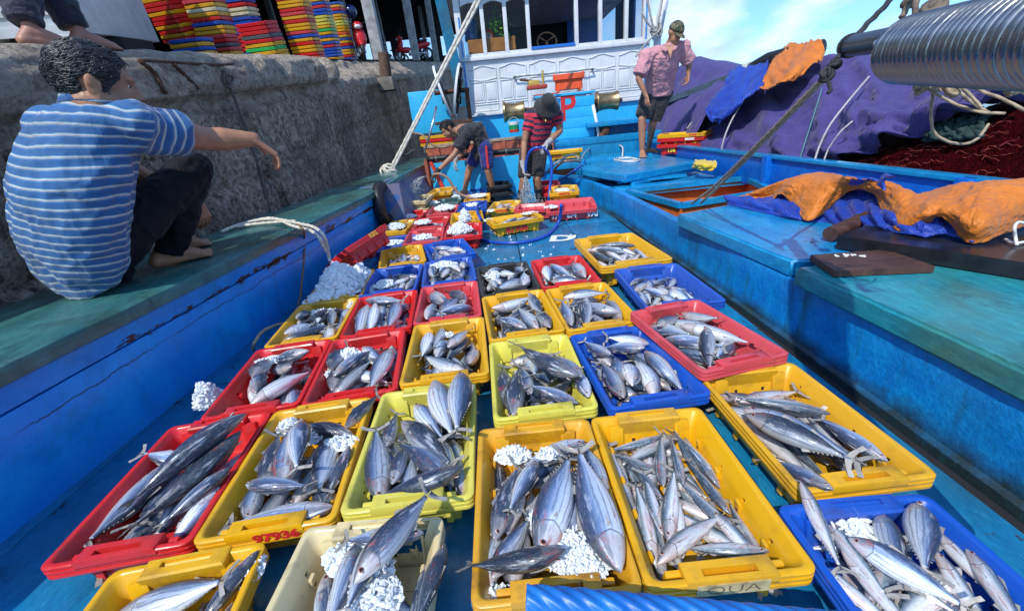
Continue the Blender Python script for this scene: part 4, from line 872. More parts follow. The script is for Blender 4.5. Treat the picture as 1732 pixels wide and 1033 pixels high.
FILL = {'C10': (17, (.20, .26), [S_, S_, D_], .125), 'C12': (9, (.24, .30), [S_, D_], .10), 'C13': (9, (.23, .28), [S_, S_, D_], .11), 'C14': (9, (.25, .30), [D_, S_], .11), 'C15': (11, (.20, .25), [S_, S_, D_], .115),
        'C16': (8, (.25, .30), [S_], .12), 'C17': (8, (.23, .28), [S_], .11), 'C18': (11, (.23, .28), [S_, S_, D_], .12), 'C19': (11, (.24, .29), [S_, D_, D_], .12), 'C20': (14, (.22, .28), [S_, S_, D_], .125), 'C21': (11, (.22, .28), [S_], .125),
        'C22': (10, (.24, .30), [S_], .13), 'C23': (15, (.25, .33), [M_], .15), 'C24': (17, (.15, .19), [S_], .11), 'C25': (9, (.22, .27), [M_, S_], .12), 'C26': (9, (.2, .25), [D_, S_], .125), 'C27': (9, (.2, .25), [M_, S_], .125), 'C28': (10, (.18, .22), [M_, S_], .115),
        'C30': (3, (.25, .3), [M_], .12), 'C31': (3, (.22, .3), [D_], .12), 'C32': (7, (.2, .25), [M_, D_], .11), 'C33': (7, (.2, .25), [M_, S_], .12), 'C34': (5, (.2, .26), [M_], .12), 'C34b': (2, (.2, .26), [M_], .11), 'C35': (5, (.2, .24), [M_], .11),
        'C35b': (5, (.18, .22), [D_], .12), 'C36': (4, (.26, .32), [M_], .13), 'C37': (5, (.24, .3), [D_, M_], .12), 'C38': (4, (.2, .25), [M_], .12), 'C39': (3, (.22, .26), [M_], .12), 'C40': (5, (.22, .28), [D_, M_], .12), 'C41': (3, (.2, .3), [M_], .11), 'C42': (3, (.25, .32), [M_, D_], .13), 'C44': (5, (.24, .3), [M_], .13), 'C45': (4, (.22, .3), [M_], .13), 'C47': (5, (.2, .25), [D_], .12)}
for k, (n, Lr, kinds, zm) in FILL.items():
    short = SPEC[k][2]
    what = {'dark': 'dark tuna', 'striped': 'striped tuna', 'slim': 'silver mackerel'}[kinds[0]]
    yw = ((-90, 30), (90, 38)) if k not in ('C23', 'C22', 'C20') else ((-60, 25), (130, 25), (60, 30))
    CRATE_SHORT[k] = short; H = Heap(k, .030); H.under = True; H.fill(14, Lr, kinds, '', '', .080, yw); H.under = False; H.H = np.where(H.out, H.H, np.maximum(H.H, .055)); H.fill(int(n * 1.7), (Lr[0] * 1.06, Lr[1] * 1.10), kinds, what + ' in the ' + short, 'fish in the ' + short, max(zm, .150), yw, eyes=(SPEC[k][1][1] < 2.6))
FAR.sort(key=lambda e: (e[6], (e[0].translation - CAM).length)); print('TOP FISH', sum(not e[6] for e in FAR))
def eye_pair(parent, kind):
    for s in (1, -1):
        e = link('eye', EYE, parent); y = prof_r(kind, .915) * .5 * .78 * .93; sc = 1.0 if kind != 'slim' else .8
        e.location = (.915, s * (y - .002), .006); e.scale = (sc, sc, sc)
    parent.children
EYEN = 0
for i, (Mx, kind, var, lb, grp, eyes, _u) in enumerate(FAR[:298]):
    o = link('fish', FMESH[kind][var]); o.matrix_world = Mx; tag(o, trim(lb), 'fish', grp)
    if eyes and EYEN < 130: eye_pair(o, kind); EYEN += 1
if len(FAR) > 298:
    V = []; Fc = []; UVs = []; MI = []; mats = [FM['striped'], FM['dark'], FM['slim'], FIN]; order = {'striped': 0, 'dark': 1, 'slim': 2}
    for Mx, kind, var, *_ in FAR[298:]:
        me = FMESH[kind][var]; b0 = len(V); V += [tuple(Mx @ v.co) for v in me.vertices]; ul = me.uv_layers[0].data
        for p in me.polygons:
            Fc.append(tuple(b0 + v for v in p.vertices)); UVs += [tuple(ul[l].uv) for l in p.loop_indices]; MI.append(order[kind] if p.material_index == 0 else 3)
    me = bpy.data.meshes.new('fish_heap'); me.from_pydata(V, [], Fc)
    for m in mats: me.materials.append(m)
    me.polygons.foreach_set('material_index', MI); u_ = me.uv_layers.new(name='fish'); u_.data.foreach_set('uv', np.array(UVs, dtype=np.float32).ravel()); smooth_all(me)
    tag(link('fish_heap', me), 'small fish heaped in the far crates in the middle of the boat', 'fish', None, 'stuff')
print('FISH', len(FAR))

# ---------------------------------------------------------------- crushed ice
icem = NT('crushed_ice'); icem.base(icem.ramp(icem.noise(40, 4), [(.3, (.76, .82, .86)), (.7, (.88, .92, .94))])); icem.set(Roughness=.10, IOR=1.31); icem.b.inputs['Transmission Weight'].default_value = .06; icem.b.inputs['Subsurface Weight'].default_value = .6; icem.b.inputs['Subsurface Radius'].default_value = (.010, .012, .014); icem.bump(icem.noise(90, 3), .1, .003)
iceb = NT('packed_ice'); iceb.base(iceb.ramp(iceb.noise(55, 6, .7), [(.34, (.68, .74, .78)), (.55, (.84, .88, .90)), (.72, (.93, .95, .96))])); iceb.set(Roughness=.16); iceb.bump(iceb.noise(70, 5, .65), .22, .004)
_ib = []
for s in range(6):
    bm = bmesh.new(); bmesh.ops.create_icosphere(bm, subdivisions=1, radius=1); rn = random.Random(s)
    for v in bm.verts: v.co *= rn.uniform(.62, 1.15)
    bm.verts.index_update(); _ib.append(([v.co.copy() for v in bm.verts], [[v.index for v in f.verts] for f in bm.faces])); bm.free()
def ice(spots, label, seed=0):
    """spots: (centre, rx, ry, height, n, chunk)"""
    rn = random.Random(seed + 11); b = MB()
    for c, rx, ry, h, n, ch in spots:
        n, ch = (int(n * .9), ch * .8) if h > .15 else (int(n * 1.3), ch * .7)
        G_ = [[(c[0] + rx * .92 * q * math.cos(a), c[1] + ry * .92 * q * math.sin(a), c[2] + h * .93 * (1 - q ** 1.7) - .009 + (.5 + .5 * h / .05 if h < .05 else 1.0) * .011 * fbm((c[0] * 9 + rx * q * math.cos(a) * 70, ry * q * math.sin(a) * 70, h), 1, 4)) for a in [6.2832 * k / 56 for k in range(57)]] for q in [.02 + .98 * i / 18 for i in range(19)]]; b.grid(G_, 1)
        for k in range(n):
            a = rn.uniform(0, 6.283); q = rn.random() ** .55; x = q * rx * math.cos(a); y = q * ry * math.sin(a); z = h * max(0, 1 - q ** 1.7) * rn.uniform(.86, .95) + rn.uniform(-.5, .1) * ch
            R = Quaternion((rn.gauss(0, 1), rn.gauss(0, 1), rn.gauss(0, 1), rn.gauss(0, 1))).normalized().to_matrix(); s = ch * rn.uniform(.5, 1.35); vs, fs = _ib[rn.randrange(6)]
            sc = Vector((rn.uniform(.8, 1.7), rn.uniform(.6, 1.1), rn.uniform(.3, .8))) * s
            b.add([R @ Vector((v.x * sc.x, v.y * sc.y, v.z * sc.z)) + Vector((c[0] + x, c[1] + y, c[2] + z)) for v in vs], fs)
    o = b.build('crushed_ice', [icem.mat, iceb.mat]); tag(o, label, 'ice', None, 'stuff'); return o
def P_(x, y, z): return at(x, y, z)
ice([(P_(578, 490, .13), .15, .24, .20, 700, .034), (P_(545, 508, .13), .12, .10, .06, 150, .026), (P_(610, 472, .12), .09, .13, .12, 180, .028), (P_(575, 440, .15), .06, .06, .05, 60, .02)], 'big white heap of crushed ice by the left bulwark')
ice([(P_(352, 676, .10), .05, .07, .10, 90, .015)], 'small lump of ice wedged between the bulwark and a red crate', 1)
ice([(zz, rx, ry, h, n, ch) for zz, rx, ry, h, n, ch in [(P_(490, 720, .135), .05, .04, .03, 60, .013), (P_(520, 742, .14), .05, .03, .015, 30, .011), (P_(575, 748, .145), .07, .04, .015, 40, .011)]], 'ice between tuna in the yellow crate with red digits', 2)
ice([(P_(868, 770, .135), .06, .035, .03, 80, .012), (P_(930, 765, .15), .05, .025, .012, 40, .009), (P_(965, 925, .145), .085, .07, .03, 260, .009), (P_(985, 950, .15), .07, .05, .02, 120, .008), (P_(840, 1005, .10), .04, .03, .02, 40, .01), (P_(905, 880, .15), .015, .03, .02, 14, .012)], 'crushed ice over the big tuna in the rust-stained crate', 3)
ice([(P_(578, 945, .135), .05, .04, .035, 70, .013), (P_(620, 985, .15), .07, .07, .02, 150, .011), (P_(640, 1010, .15), .06, .06, .02, 90, .011), (P_(615, 925, .14), .05, .02, .02, 30, .011)], 'ice between tuna in the torn cream crate', 4)
ice([(P_(425, 965, .13), .03, .05, .02, 40, .012)], 'ice in the corner of the bottom left yellow crate', 14)
ice([(P_(465, 608, .135), .10, .03, .02, 80, .011), (P_(440, 630, .13), .03, .05, .015, 40, .011)], 'ice along the far end of the red crate touching the bulwark', 5)
ice([(P_(590, 598, .14), .06, .045, .03, 90, .012), (P_(560, 625, .13), .02, .06, .01, 30, .011)], 'ice in the far corner of the second red crate from the bulwark', 6)
ice([(P_(545, 528, .135), .10, .035, .02, 100, .012), (P_(595, 515, .135), .03, .05, .015, 30, .011)], 'ice along the far end of the yellow crate before the big heap', 7)
ice([(P_(760, 565, .14), .03, .02, .01, 20, .010), (P_(833, 465, .15), .06, .05, .03, 90, .012), (P_(750, 448, .15), .11, .05, .03, 120, .013), (P_(650, 480, .15), .07, .08, .025, 110, .013), (P_(1445, 890, .13), .05, .04, .02, 50, .012)], 'loose ice scattered over fish in several crates', 8)
ice([(P_(665, 410, .12), .10, .09, .02, 120, .016), (P_(668, 384, .16), .12, .12, .05, 160, .017), (P_(715, 400, .15), .10, .10, .02, 90, .014), (P_(715, 375, .15), .11, .12, .02, 90, .014), (P_(690, 366, .14), .12, .1, .025, 100, .016)], 'ice over the fish in the crates along the left side', 9)
ice([(P_(778, 390, .15), .13, .13, .09, 330, .02), (P_(787, 372, .16), .07, .08, .14, 160, .02)], 'mound of ice spilling from the yellow crate into the red one', 10)
ice([(P_(752, 352, .15), .14, .14, .05, 220, .022), (P_(800, 346, .15), .10, .1, .02, 90, .016), (P_(728, 343, .15), .14, .1, .02, 80, .02), (P_(772, 333, .15), .08, .06, .04, 60, .02), (P_(808, 331, .15), .13, .13, .02, 110, .018), (P_(762, 327, .2), .14, .06, .02, 50, .018), (P_(830, 356, .15), .05, .05, .01, 20, .014)], 'ice in the far crates around the bending man', 11)
ice([(P_(932, 350, .165), .09, .05, .02, 60, .016), (P_(950, 321, .26), .1, .1, .015, 70, .014), (P_(825, 372, .14), .05, .05, .01, 30, .014), (P_(895, 360, .15), .1, .05, .01, 40, .014)], 'ice on the crates at the feet of the man with the hose', 12)
rn_ = random.Random(9)
ice([(P_(rn_.uniform(822, 985), rn_.uniform(395, 445), .004), .02, .02, .004, 3, .012) for _ in range(26)] + [(P_(rn_.uniform(780, 830), rn_.uniform(645, 700), .004), .015, .015, .004, 3, .010) for _ in range(6)], 'ice crumbs lying on the open blue deck', 21)
tp = DEC['C29']
ice([(tp.location + tp.rotation_quaternion @ Vector((-.05, .05, .09)), .11, .2, .03, 220, .016)], 'ice sliding out of the tipped red crate', 13)
# ================================================================ the quay
QM = Matrix.Translation((-2.60, 0, 1.45)) @ Matrix.Rotation(rad(-1.0), 4, 'Z') @ Matrix.Rotation(rad(6.8), 4, 'X')
QI = QM.inverted()
def q_(u, t, h): return QM @ Vector((u, t, h))
stone = NT('weathered_concrete')
def _stone():
    n = stone; g = n.noise(15, 11, .80); c = n.ramp(g, [(.37, (.050, .038, .030)), (.45, (.30, .205, .135)), (.53, (.60, .44, .31)), (.64, (.90, .73, .55))])  # weathered tone plus relief shading in the colour: bump grain, pits dark, crests pale
    big = n.noise(1.25, 6, .62); c = n.mix(n.ramp(big, [(.42, 0.0), (.60, .62)]), c, n.ramp(n.noise(30, 8, .8), [(.40, (.026, .018, .013)), (.53, (.15, .105, .075)), (.66, (.46, .34, .25))]))
    stk = n.noise(4.5, 7, .7, n.vec((1, 2.0, .14))); c = n.mix(n.ramp(stk, [(.54, 0.0), (.66, .7)]), c, (.030, .025, .022)); c = n.mix(n.ramp(stk, [(.30, .6), (.40, 0.0)]), c, (.62, .54, .46))
    sp = n.voro(48); c = n.mix(n.ramp(sp, [(.10, .6), (.26, 0.0)]), c, (.74, .66, .56)); sp2 = n.voro(75); c = n.mix(n.ramp(sp2, [(.12, .7), (.30, 0.0)]), c, (.03, .025, .022))
    rs = n.noise(2.3, 6, .65, n.vec((1, 1.5, .35))); c = n.mix(n.ramp(rs, [(.62, 0.0), (.72, .65)]), c, (.16, .065, .03))
    sx = n.n('ShaderNodeSeparateXYZ'); n.l(n.co.outputs['Object'], sx.inputs[0]); zz = n.math('SUBTRACT', sx.outputs['Z'], n.math('MULTIPLY', sx.outputs['Y'], .119)); zz = n.math('ADD', zz, n.math('MULTIPLY', n.math('SUBTRACT', n.noise(3, 7, .7), .5), .5))
    c = n.mix(n.ramp(zz, [(.92, 0.0), (1.2, .6)]), c, n.ramp(n.noise(9, 10, .78), [(.36, (.10, .08, .06)), (.50, (.56, .47, .36)), (.66, (.86, .77, .64))]))
    n.base(c); n.set(Roughness=.85); n.bump(n.math('ADD', g, n.math('MULTIPLY', n.voro(40), .5)), 1.0, .05)
_stone()
ground = simple('quay_concrete', (.20, .175, .15), .9, 0, 3, .4, .5, 30, .02)
b = MB(); b.add([q_(-60, -6, .0), q_(-.45, -6, .0), q_(-.45, 90, .0), q_(-60, 90, .0)], [(0, 1, 2, 3)]); b.add([q_(-60, 90, 0), q_(-.45, 90, 0), q_(-.45, 90, -12), q_(-60, 90, -12)], [(0, 1, 2, 3)])
tag(b.build('quay_ground', ground), kind='structure')
NEAR = [(-.70, -.004), (-.30, .004), (-.10, -.015), (.02, -.07), (.065, -.16), (.07, -.27), (.04, -.34), (-.04, -.375), (-.075, -.40), (-.06, -.44), (-.02, -.50), (.0, -.62), (.0, -.85), (.01, -1.1), (.02, -1.4), (.03, -1.75), (.05, -2.2), (.06, -3.6)]
FARP = [(-.70, -.004), (-.55, .0), (-.42, -.06), (-.32, -.15), (-.22, -.21), (-.12, -.27), (-.05, -.32), (-.01, -.37), (.0, -.42), (.0, -.48), (.0, -.55), (.0, -.65), (.0, -.85), (.01, -1.1), (.02, -1.4), (.03, -1.75), (.05, -2.2), (.06, -4.5)]
def prof_at(t):
    k = (t - 7.2 + .8 * fbm((t * 2, 0, 0), 1)) / .8; k = min(1, max(0, k)); return [(a[0] * (1 - k) + c[0] * k, a[1] * (1 - k) + c[1] * k) for a, c in zip(NEAR, FARP)]
def dense(P, s): return resample([Vector((a, c, 0)) for a, c in P], s)
P = []; tt = -1.5
while tt < 45:
    pr = prof_at(tt); row = []
    pts = []
    for (a, c), (d, e) in zip(pr, pr[1:]):
        m = 4
        for k in range(m): pts.append((a + (d - a) * k / m, c + (e - c) * k / m))
    pts.append(pr[-1])
    for i, (a, c) in enumerate(pts):
        amp = .0 if i < 3 else (.028 if c > -.55 else .014); nv = fbm((a * 3 + 5, tt * 2.6, c * 3.5), 1, 6) * amp * 1.9 + fbm((a * 9, tt * 9, c * 11), 1, 4) * .008 + fbm((9, tt * .9, c * 1.2)) * .03 * (i > 6)
        if -.5 > c: bk = math.floor(tt * .43 + .02 * math.sin(c * 5)); nv += .05 * math.sin(bk * 7.3) + (-.09 if (tt * .43 + .02 * math.sin(c * 5)) % 1 < .035 else 0) + (-.045 if abs(c + 1.12 + .03 * math.sin(tt * 3)) < .035 and tt > 1 else 0)
        row.append(q_(a + nv, tt, c + nv * .3))
    P.append(row); tt += .045 if tt < 12 else .25
b = MB(); b.grid(P); o = b.build('quay_wall', stone.mat, smooth=True); tag(o, 'old weathered stone quay wall with a broken concrete edge along the boat', 'quay wall')
# iron straps lying in the broken edge
def on_face(x, y, off=.02):
    """point of the quay face seen along a pixel: bisect on the wall plane"""
    n_ = QM.to_3x3() @ Vector((1, 0, 0)); p0 = q_(.05 + off, 0, 0); r = ray(x, y); return CAM + r * ((p0 - CAM).dot(n_) / r.dot(n_))
b = MB()
for pts in ([(236, 103), (262, 124), (275, 150), (282, 158)], [(292, 108), (310, 125), (325, 140), (335, 150)]): b.tube(cr([on_face(*p) for p in pts], 6), [.016 + .004 * math.sin(i * 2.3) for i in range(6 * (len(pts) - 1) + 1)], 7)
b.tube(cr([on_face(235, 102), on_face(300, 106), on_face(365, 110), on_face(395, 108)], 6), .012, 6); b.tube(cr([on_face(240, 156, -.03), on_face(300, 151, -.03), on_face(340, 149, -.03)], 6), .014, 6)
tag(b.build('reinforcing_bars', M['rust'], smooth=True), 'rusty iron bars exposed in the broken edge of the quay', 'iron bars')
b = MB()
pts = [on_face(*p) for p in ((378, 118), (386, 140), (400, 175), (420, 230), (440, 290), (452, 340), (462, 372))]; b.tube(resample(cr(pts, 8), .012), [.014] * len(resample(cr(pts, 8), .012)), 9, lobes=3, tw=120)
pts = [on_face(*p) for p in ((382, 125), (394, 132), (388, 148), (380, 140), (378, 120))]; b.tube(resample(cr(pts, 8), .012), .012, 8, lobes=3, tw=120)
tag(b.build('rope', simple('old_grey_rope', (.12, .10, .085), .9, 0, 40, .4), smooth=True), 'old grey rope hanging down the stone quay wall behind the squatting man', 'rope')
# wooden bollard
bp = at(655, 140, Y=10.6); bq = QI @ bp; foot = q_(bq.x, bq.y, -.42); b = MB(); prof = [(.02, 0), (.125, 0), (.13, .1), (.118, .3), (.125, .45), (.115, .50), (.02, .505)]
b.lathe(prof, Matrix.Translation(foot) @ QM.to_3x3().to_4x4() @ Matrix.Rotation(rad(6), 4, 'Y'), 14); b.box(foot + Vector((0, 0, -.12)), (.34, .4, .26), bev=.02, mi=1)
tag(b.build('bollard', [simple('bollard_wood', (.12, .07, .045), .85, 0, 30, .5, .6, 60), ground], smooth=40), 'brown wooden mooring bollard on the quay edge', 'bollard')

# ---------------------------------------------------------------- crates stacked on the quay
def qbase(px, Y, h=0.0):
    lo_, hi_ = 20.0, 240.0                              # pixel row where that depth meets the quay top
    for _ in range(40):
        m = (lo_ + hi_) / 2
        if (QI @ at(px, m, Y=Y)).z > 0: lo_ = m
        else: hi_ = m
    u = QI @ at(px, lo_, Y=Y); return u.x, u.y
QG = 'empty crates stacked on the quay'
ORD = ['lowest', 'second', 'third', 'fourth', 'fifth', 'sixth', 'seventh', 'eighth', 'ninth', 'tenth', 'eleventh', 'twelfth', 'thirteenth', 'fourteenth', 'fifteenth', 'sixteenth', 'seventeenth', 'eighteenth', 'nineteenth', 'twentieth']
def stack(px, Y, rz, seq, where, lean=(0, 0), pitch=.068, jit=2.5, base=0.0, du=0.0, sc=1.0):
    if len(seq) > 12: seq = (seq + seq[2:8])[:20]
    u, t = qbase(px, Y * 1.6); u += du; rn = random.Random(px)
    for i, c in enumerate(seq):
        key = (c, False)
        if key not in _cm: _cm[key] = (crate_mesh('fish_crate', M['pl_' + c]), handle_mesh(M['pl_' + c]))
        o = link('fish_crate', _cm[key][0]); h = i * pitch + base
        o.matrix_world = QM @ Matrix.Translation((u + lean[0] * h + rn.uniform(-.008, .008), t + lean[1] * h + rn.uniform(-.008, .008), h)) @ Matrix.Rotation(rad(rz + rn.uniform(-jit, jit)), 4, 'Z') @ Matrix.Rotation(lean[0] * .8, 4, 'Y') @ Matrix.Rotation(-lean[1] * .8, 4, 'X')
        o.scale = (sc, sc, 1)
        for s in (0, math.pi): hh = link('handle', _cm[key][1], o); hh.rotation_euler = (0, 0, s)
        tag(o, '%s crate, %s from the bottom of %s' % (c if c not in ('rose', 'pale', 'lime', 'teal') else {'rose': 'faded red', 'pale': 'pale cream', 'lime': 'pale yellow', 'teal': 'dark green'}[c], ORD[i] if i else 'lowest, first', where), 'empty crate', QG)
stack(344, 5.5, 80, ['pale', 'blue', 'yellow', 'blue', 'yellow', 'blue'], 'the low leftmost stack', base=0)
stack(342, 5.9, 72, ['red', 'yellow', 'red', 'yellow', 'red', 'red', 'yellow', 'red', 'red', 'yellow', 'red', 'yellow'], 'the leaning red and yellow stack at the left', lean=(-.16, 0), base=.44)
stack(390, 5.9, 84, ['yellow', 'grey', 'yellow', 'rose', 'grey', 'red', 'rose', 'yellow', 'yellow', 'blue', 'red', 'yellow', 'pale'], 'the stack left of the blue topped one')
stack(440, 6.5, 82, ['blue', 'red', 'blue', 'red', 'rose', 'red', 'rose', 'blue', 'blue', 'blue', 'blue', 'pale', 'pale', 'red'], 'the stack with four blue crates above the green one', base=.0, pitch=.075)
stack(462, 5.6, 78, ['yellow', 'yellow', 'green', 'yellow', 'red', 'grey', 'red', 'red', 'red'], 'the crooked front stack with a green crate', lean=(-.10, 0), pitch=.062)
stack(528, 6.9, 84, ['red', 'red', 'yellow', 'yellow', 'red', 'yellow', 'blue', 'rose', 'yellow', 'yellow', 'red', 'yellow', 'rose', 'red'], 'the tall yellow and red stack in the middle')
stack(562, 7.9, 84, ['yellow', 'blue', 'blue', 'blue', 'red', 'blue', 'yellow', 'blue', 'yellow', 'green', 'yellow', 'lime', 'lime', 'lime'], 'the stack second from the red scooter')
stack(586, 8.7, 84, ['blue', 'red', 'yellow', 'yellow', 'blue', 'red', 'yellow', 'blue', 'yellow', 'orange', 'yellow', 'yellow', 'lime', 'lime'], 'the stack beside the red scooter')

# ---------------------------------------------------------------- market shed
shed = empty('market_shed', q_(-8, 20, 0)); tag(shed, 'open dark market shed with concrete posts behind the quay crates', 'shed'); shed.matrix_world = QM @ Matrix.Translation((-8, 20, 0))
def spart(name, mb, mats):
    o = mb.build(name, mats, shed, 40); o.matrix_parent_inverse = shed.matrix_world.inverted(); return o
def qbox(b, u0, u1, t0, t1, h0, h1, mi=0):
    vs = [q_(u, t, h) for u in (u0, u1) for t in (t0, t1) for h in (h0, h1)]; b.add(vs, [(0, 1, 3, 2), (4, 6, 7, 5), (0, 4, 5, 1), (2, 3, 7, 6), (0, 2, 6, 4), (1, 5, 7, 3)], mi)
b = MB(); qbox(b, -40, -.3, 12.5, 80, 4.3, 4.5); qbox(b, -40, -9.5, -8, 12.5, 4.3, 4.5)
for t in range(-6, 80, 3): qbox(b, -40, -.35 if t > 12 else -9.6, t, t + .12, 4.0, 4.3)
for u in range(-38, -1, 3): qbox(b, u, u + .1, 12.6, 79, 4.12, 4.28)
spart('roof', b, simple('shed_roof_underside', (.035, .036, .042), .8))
pm = simple('post_concrete', (.34, .34, .33), .8, 0, 6, .35, .3, 30)
for u, t in [(-.42, 12.7), (-.42, 18.5), (-.45, 25), (-.45, 32), (-4.6, 6.35), (-4.6, 12.7), (-4.6, 18.5), (-4.6, 25), (-4.6, 32), (-9, 8), (-9, 14), (-9, 20), (-9, 27), (-14, 10), (-14, 18), (-14, 27), (-20, 12), (-20, 22), (-20, 32), (-6.3, 40), (-3, 40), (-9.6, 40), (-13, 40), (-17, 40), (-21, 40), (-26, 40)]:
    b = MB(); qbox(b, u - .13, u + .13, t - .13, t + .13, 0, 4.0); spart('post', b, pm)
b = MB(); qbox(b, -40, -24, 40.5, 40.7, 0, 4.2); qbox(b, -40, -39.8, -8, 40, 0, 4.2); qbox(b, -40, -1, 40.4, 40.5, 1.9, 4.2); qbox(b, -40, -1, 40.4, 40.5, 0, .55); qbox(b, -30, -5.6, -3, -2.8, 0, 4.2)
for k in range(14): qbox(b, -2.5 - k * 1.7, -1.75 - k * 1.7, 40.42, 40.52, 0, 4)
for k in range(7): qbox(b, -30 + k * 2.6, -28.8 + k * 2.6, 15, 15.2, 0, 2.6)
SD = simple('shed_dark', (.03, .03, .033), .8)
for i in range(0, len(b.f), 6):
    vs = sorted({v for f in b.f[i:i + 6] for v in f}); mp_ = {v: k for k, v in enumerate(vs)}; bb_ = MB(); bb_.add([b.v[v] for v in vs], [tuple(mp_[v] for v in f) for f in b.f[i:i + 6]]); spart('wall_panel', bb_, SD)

# ---------------------------------------------------------------- white truck
tr = empty('truck'); tm = QM @ Matrix.Translation((*qbase(246, 7.6), 0)) @ Matrix.Rotation(rad(12), 4, 'Z'); tr.matrix_world = tm
tag(tr, 'white truck with its rear mudguard and flap showing, parked on the quay', 'truck')
def tpart(name, mb, mats, sm=40):
    return mb.build(name, mats, tr, sm)
tw = simple('truck_white', (.56, .58, .58), .45, 0, 5, .15); b = MB(); b.box((-1.15, 0, 1.35), (2.3, 2.0, 1.75), bev=.02); b.box((-1.15, -1.02, .52), (2.3, .05, .10)); b.box((.0, -1.02, 1.3), (.07, .06, 1.7), bev=.01)
tpart('cargo_box', b, tw)
b = MB(); b.box((-1.1, 0, .38), (2.4, .9, .14)); tpart('chassis', b, M['dark'])
for x, y in ((-.62, -.85), (-.62, .85), (-2.9, -.85), (-2.9, .85)):
    b = MB(); b.lathe([(.14, -.11), (.30, -.11), (.33, -.07), (.33, .07), (.30, .11), (.14, .11)], Matrix.Translation((x, y, .33)) @ Matrix.Rotation(rad(90), 4, 'X'), 22); w_ = tpart('wheel', b, M['black'], True)
b = MB(); b.grid([[(-.62 + .40 * math.cos(rad(a)), -1.0, .36 + .34 * math.sin(rad(a))), (-.62 + .40 * math.cos(rad(a)), -.68, .36 + .34 * math.sin(rad(a)))] for a in range(0, 190, 12)]); b.box((-.62, -1.01, .72), (1.0, .02, .07)); tpart('mudguard', b, tw)
b = MB(); b.box((-.12, -1.04, .30), (.38, .02, .34), bev=.006); b.box((-.12, -1.055, .30), (.30, .02, .26), mi=1); b.box((-.1, -1.04, .08), (.5, .05, .04)); tpart('mud_flap', b, [tw, simple('flap_cream', (.5, .45, .36), .7, 0, 6)])
b = MB(); b.box((-3.3, 0, 1.1), (1.5, 1.8, 1.5), bev=.08); tpart('cab', b, tw)

# ---------------------------------------------------------------- motorbikes
REDP = simple('red_lacquer', (.60, .02, .025), .25, 0, 8, .2); CHR = simple('chrome', (.55, .56, .58), .2, .9); LENS = simple('headlight_glass', (.72, .74, .76), .1, 0, 30, .2)
def motorbike(px, Y, rz, label, fair=REDP, base=96):
    r = empty('motorbike'); pu = qbase(px, Y); r.matrix_world = QM @ Matrix.Translation((pu[0], pu[1], 0)) @ Matrix.Rotation(rad(rz), 4, 'Z'); tag(r, label, 'motorbike', 'motorbikes parked on the quay')
    def part(n, b, m, s=40): return b.build(n, m, r, s)
    for x in (-.62, .62):
        b = MB(); b.lathe([(.205 + .05 * math.cos(a), .045 * math.sin(a)) for a in [2 * math.pi * k / 10 for k in range(10)]], Matrix.Translation((x, 0, .26)) @ Matrix.Rotation(rad(90), 4, 'X'), 24, closed=True); w_ = part('wheel', b, M['black'], True)
        b = MB(); b.lathe([(.19, -.02), (.205, -.02), (.205, .02), (.19, .02)], Matrix.Translation((x, 0, .26)) @ Matrix.Rotation(rad(90), 4, 'X'), 24, closed=True); b.lathe([(.01, -.05), (.045, -.05), (.045, .05), (.01, .05)], Matrix.Translation((x, 0, .26)) @ Matrix.Rotation(rad(90), 4, 'X'), 12)
        for k in range(10): a = math.pi * 2 * k / 10; b.bar((x, 0, .26), (x + .2 * math.cos(a), 0, .26 + .2 * math.sin(a)), .012, .012)
        b.build('rim', CHR, w_, 40)
    b = MB(); b.tube([(.62, .07, .26), (.50, .07, .62), (.44, 0, .86)], .022, 8); b.tube([(.62, -.07, .26), (.50, -.07, .62), (.44, 0, .86)], .022, 8); b.tube([(-.62, .08, .26), (-.1, .08, .34), (.3, 0, .5)], .03, 8); b.tube([(-.62, -.09, .24), (-.1, -.12, .24)], .045, 10); b.box((0, 0, .34), (.4, .22, .2), bev=.03); part('frame', b, CHR)
    b = MB(); b.sphere((.52, 0, .62), (.13, .19, .26), 14, Matrix.Rotation(rad(-20), 3, 'Y')); b.sphere((.30, 0, .46), (.26, .14, .12), 12); b.sphere((-.42, 0, .58), (.40, .14, .13), 14, Matrix.Rotation(rad(8), 3, 'Y')); b.sphere((.60, 0, .52), (.22, .075, .06), 12, Matrix.Rotation(rad(25), 3, 'Y')); part('fairing', b, fair, True)
    b = MB(); b.sphere((-.30, 0, .74), (.42, .13, .065), 14, Matrix.Rotation(rad(5), 3, 'Y')); part('seat', b, M['black'], True)
    b = MB(); b.sphere((.50, 0, .90), (.13, .15, .11), 14); part('cowl', b, fair, True)
    b = MB(); b.sphere((.59, 0, .88), (.06, .10, .06), 12); part('headlight', b, LENS, True)
    b = MB(); b.tube([(.38, -.34, .98), (.44, -.1, .96), (.44, .1, .96), (.38, .34, .98)], .016, 8); part('handlebar', b, M['black'], True)
    for s in (1, -1): b = MB(); b.tube([(.42, s * .25, .98), (.44, s * .30, 1.15)], .008, 6); b.sphere((.44, s * .33, 1.18), (.03, .065, .04), 10); part('mirror', b, M['black'], True)
    return r
motorbike(617, 14.6, -72, 'red scooter with big headlight behind the last crate stack')
motorbike(702, 21.0, -160, 'red motorbike parked farther along the quay beside a concrete post', base=101)
motorbike(668, 26.0, -150, 'small dark motorbike in the shade of the shed, left of the red one', fair=M['black'], base=99)
b = MB(); p = at(593, 20, Y=14.2); b.sphere(p, (.17, .19, .17), 20); b.sphere(p + Vector((.02, -.11, -.02)), (.08, .06, .03), 12)
tag(b.build('helmet', simple('helmet_blue', (.02, .035, .12), .15), smooth=True), 'dark blue shiny helmet above the crate stack by the scooter', 'helmet')
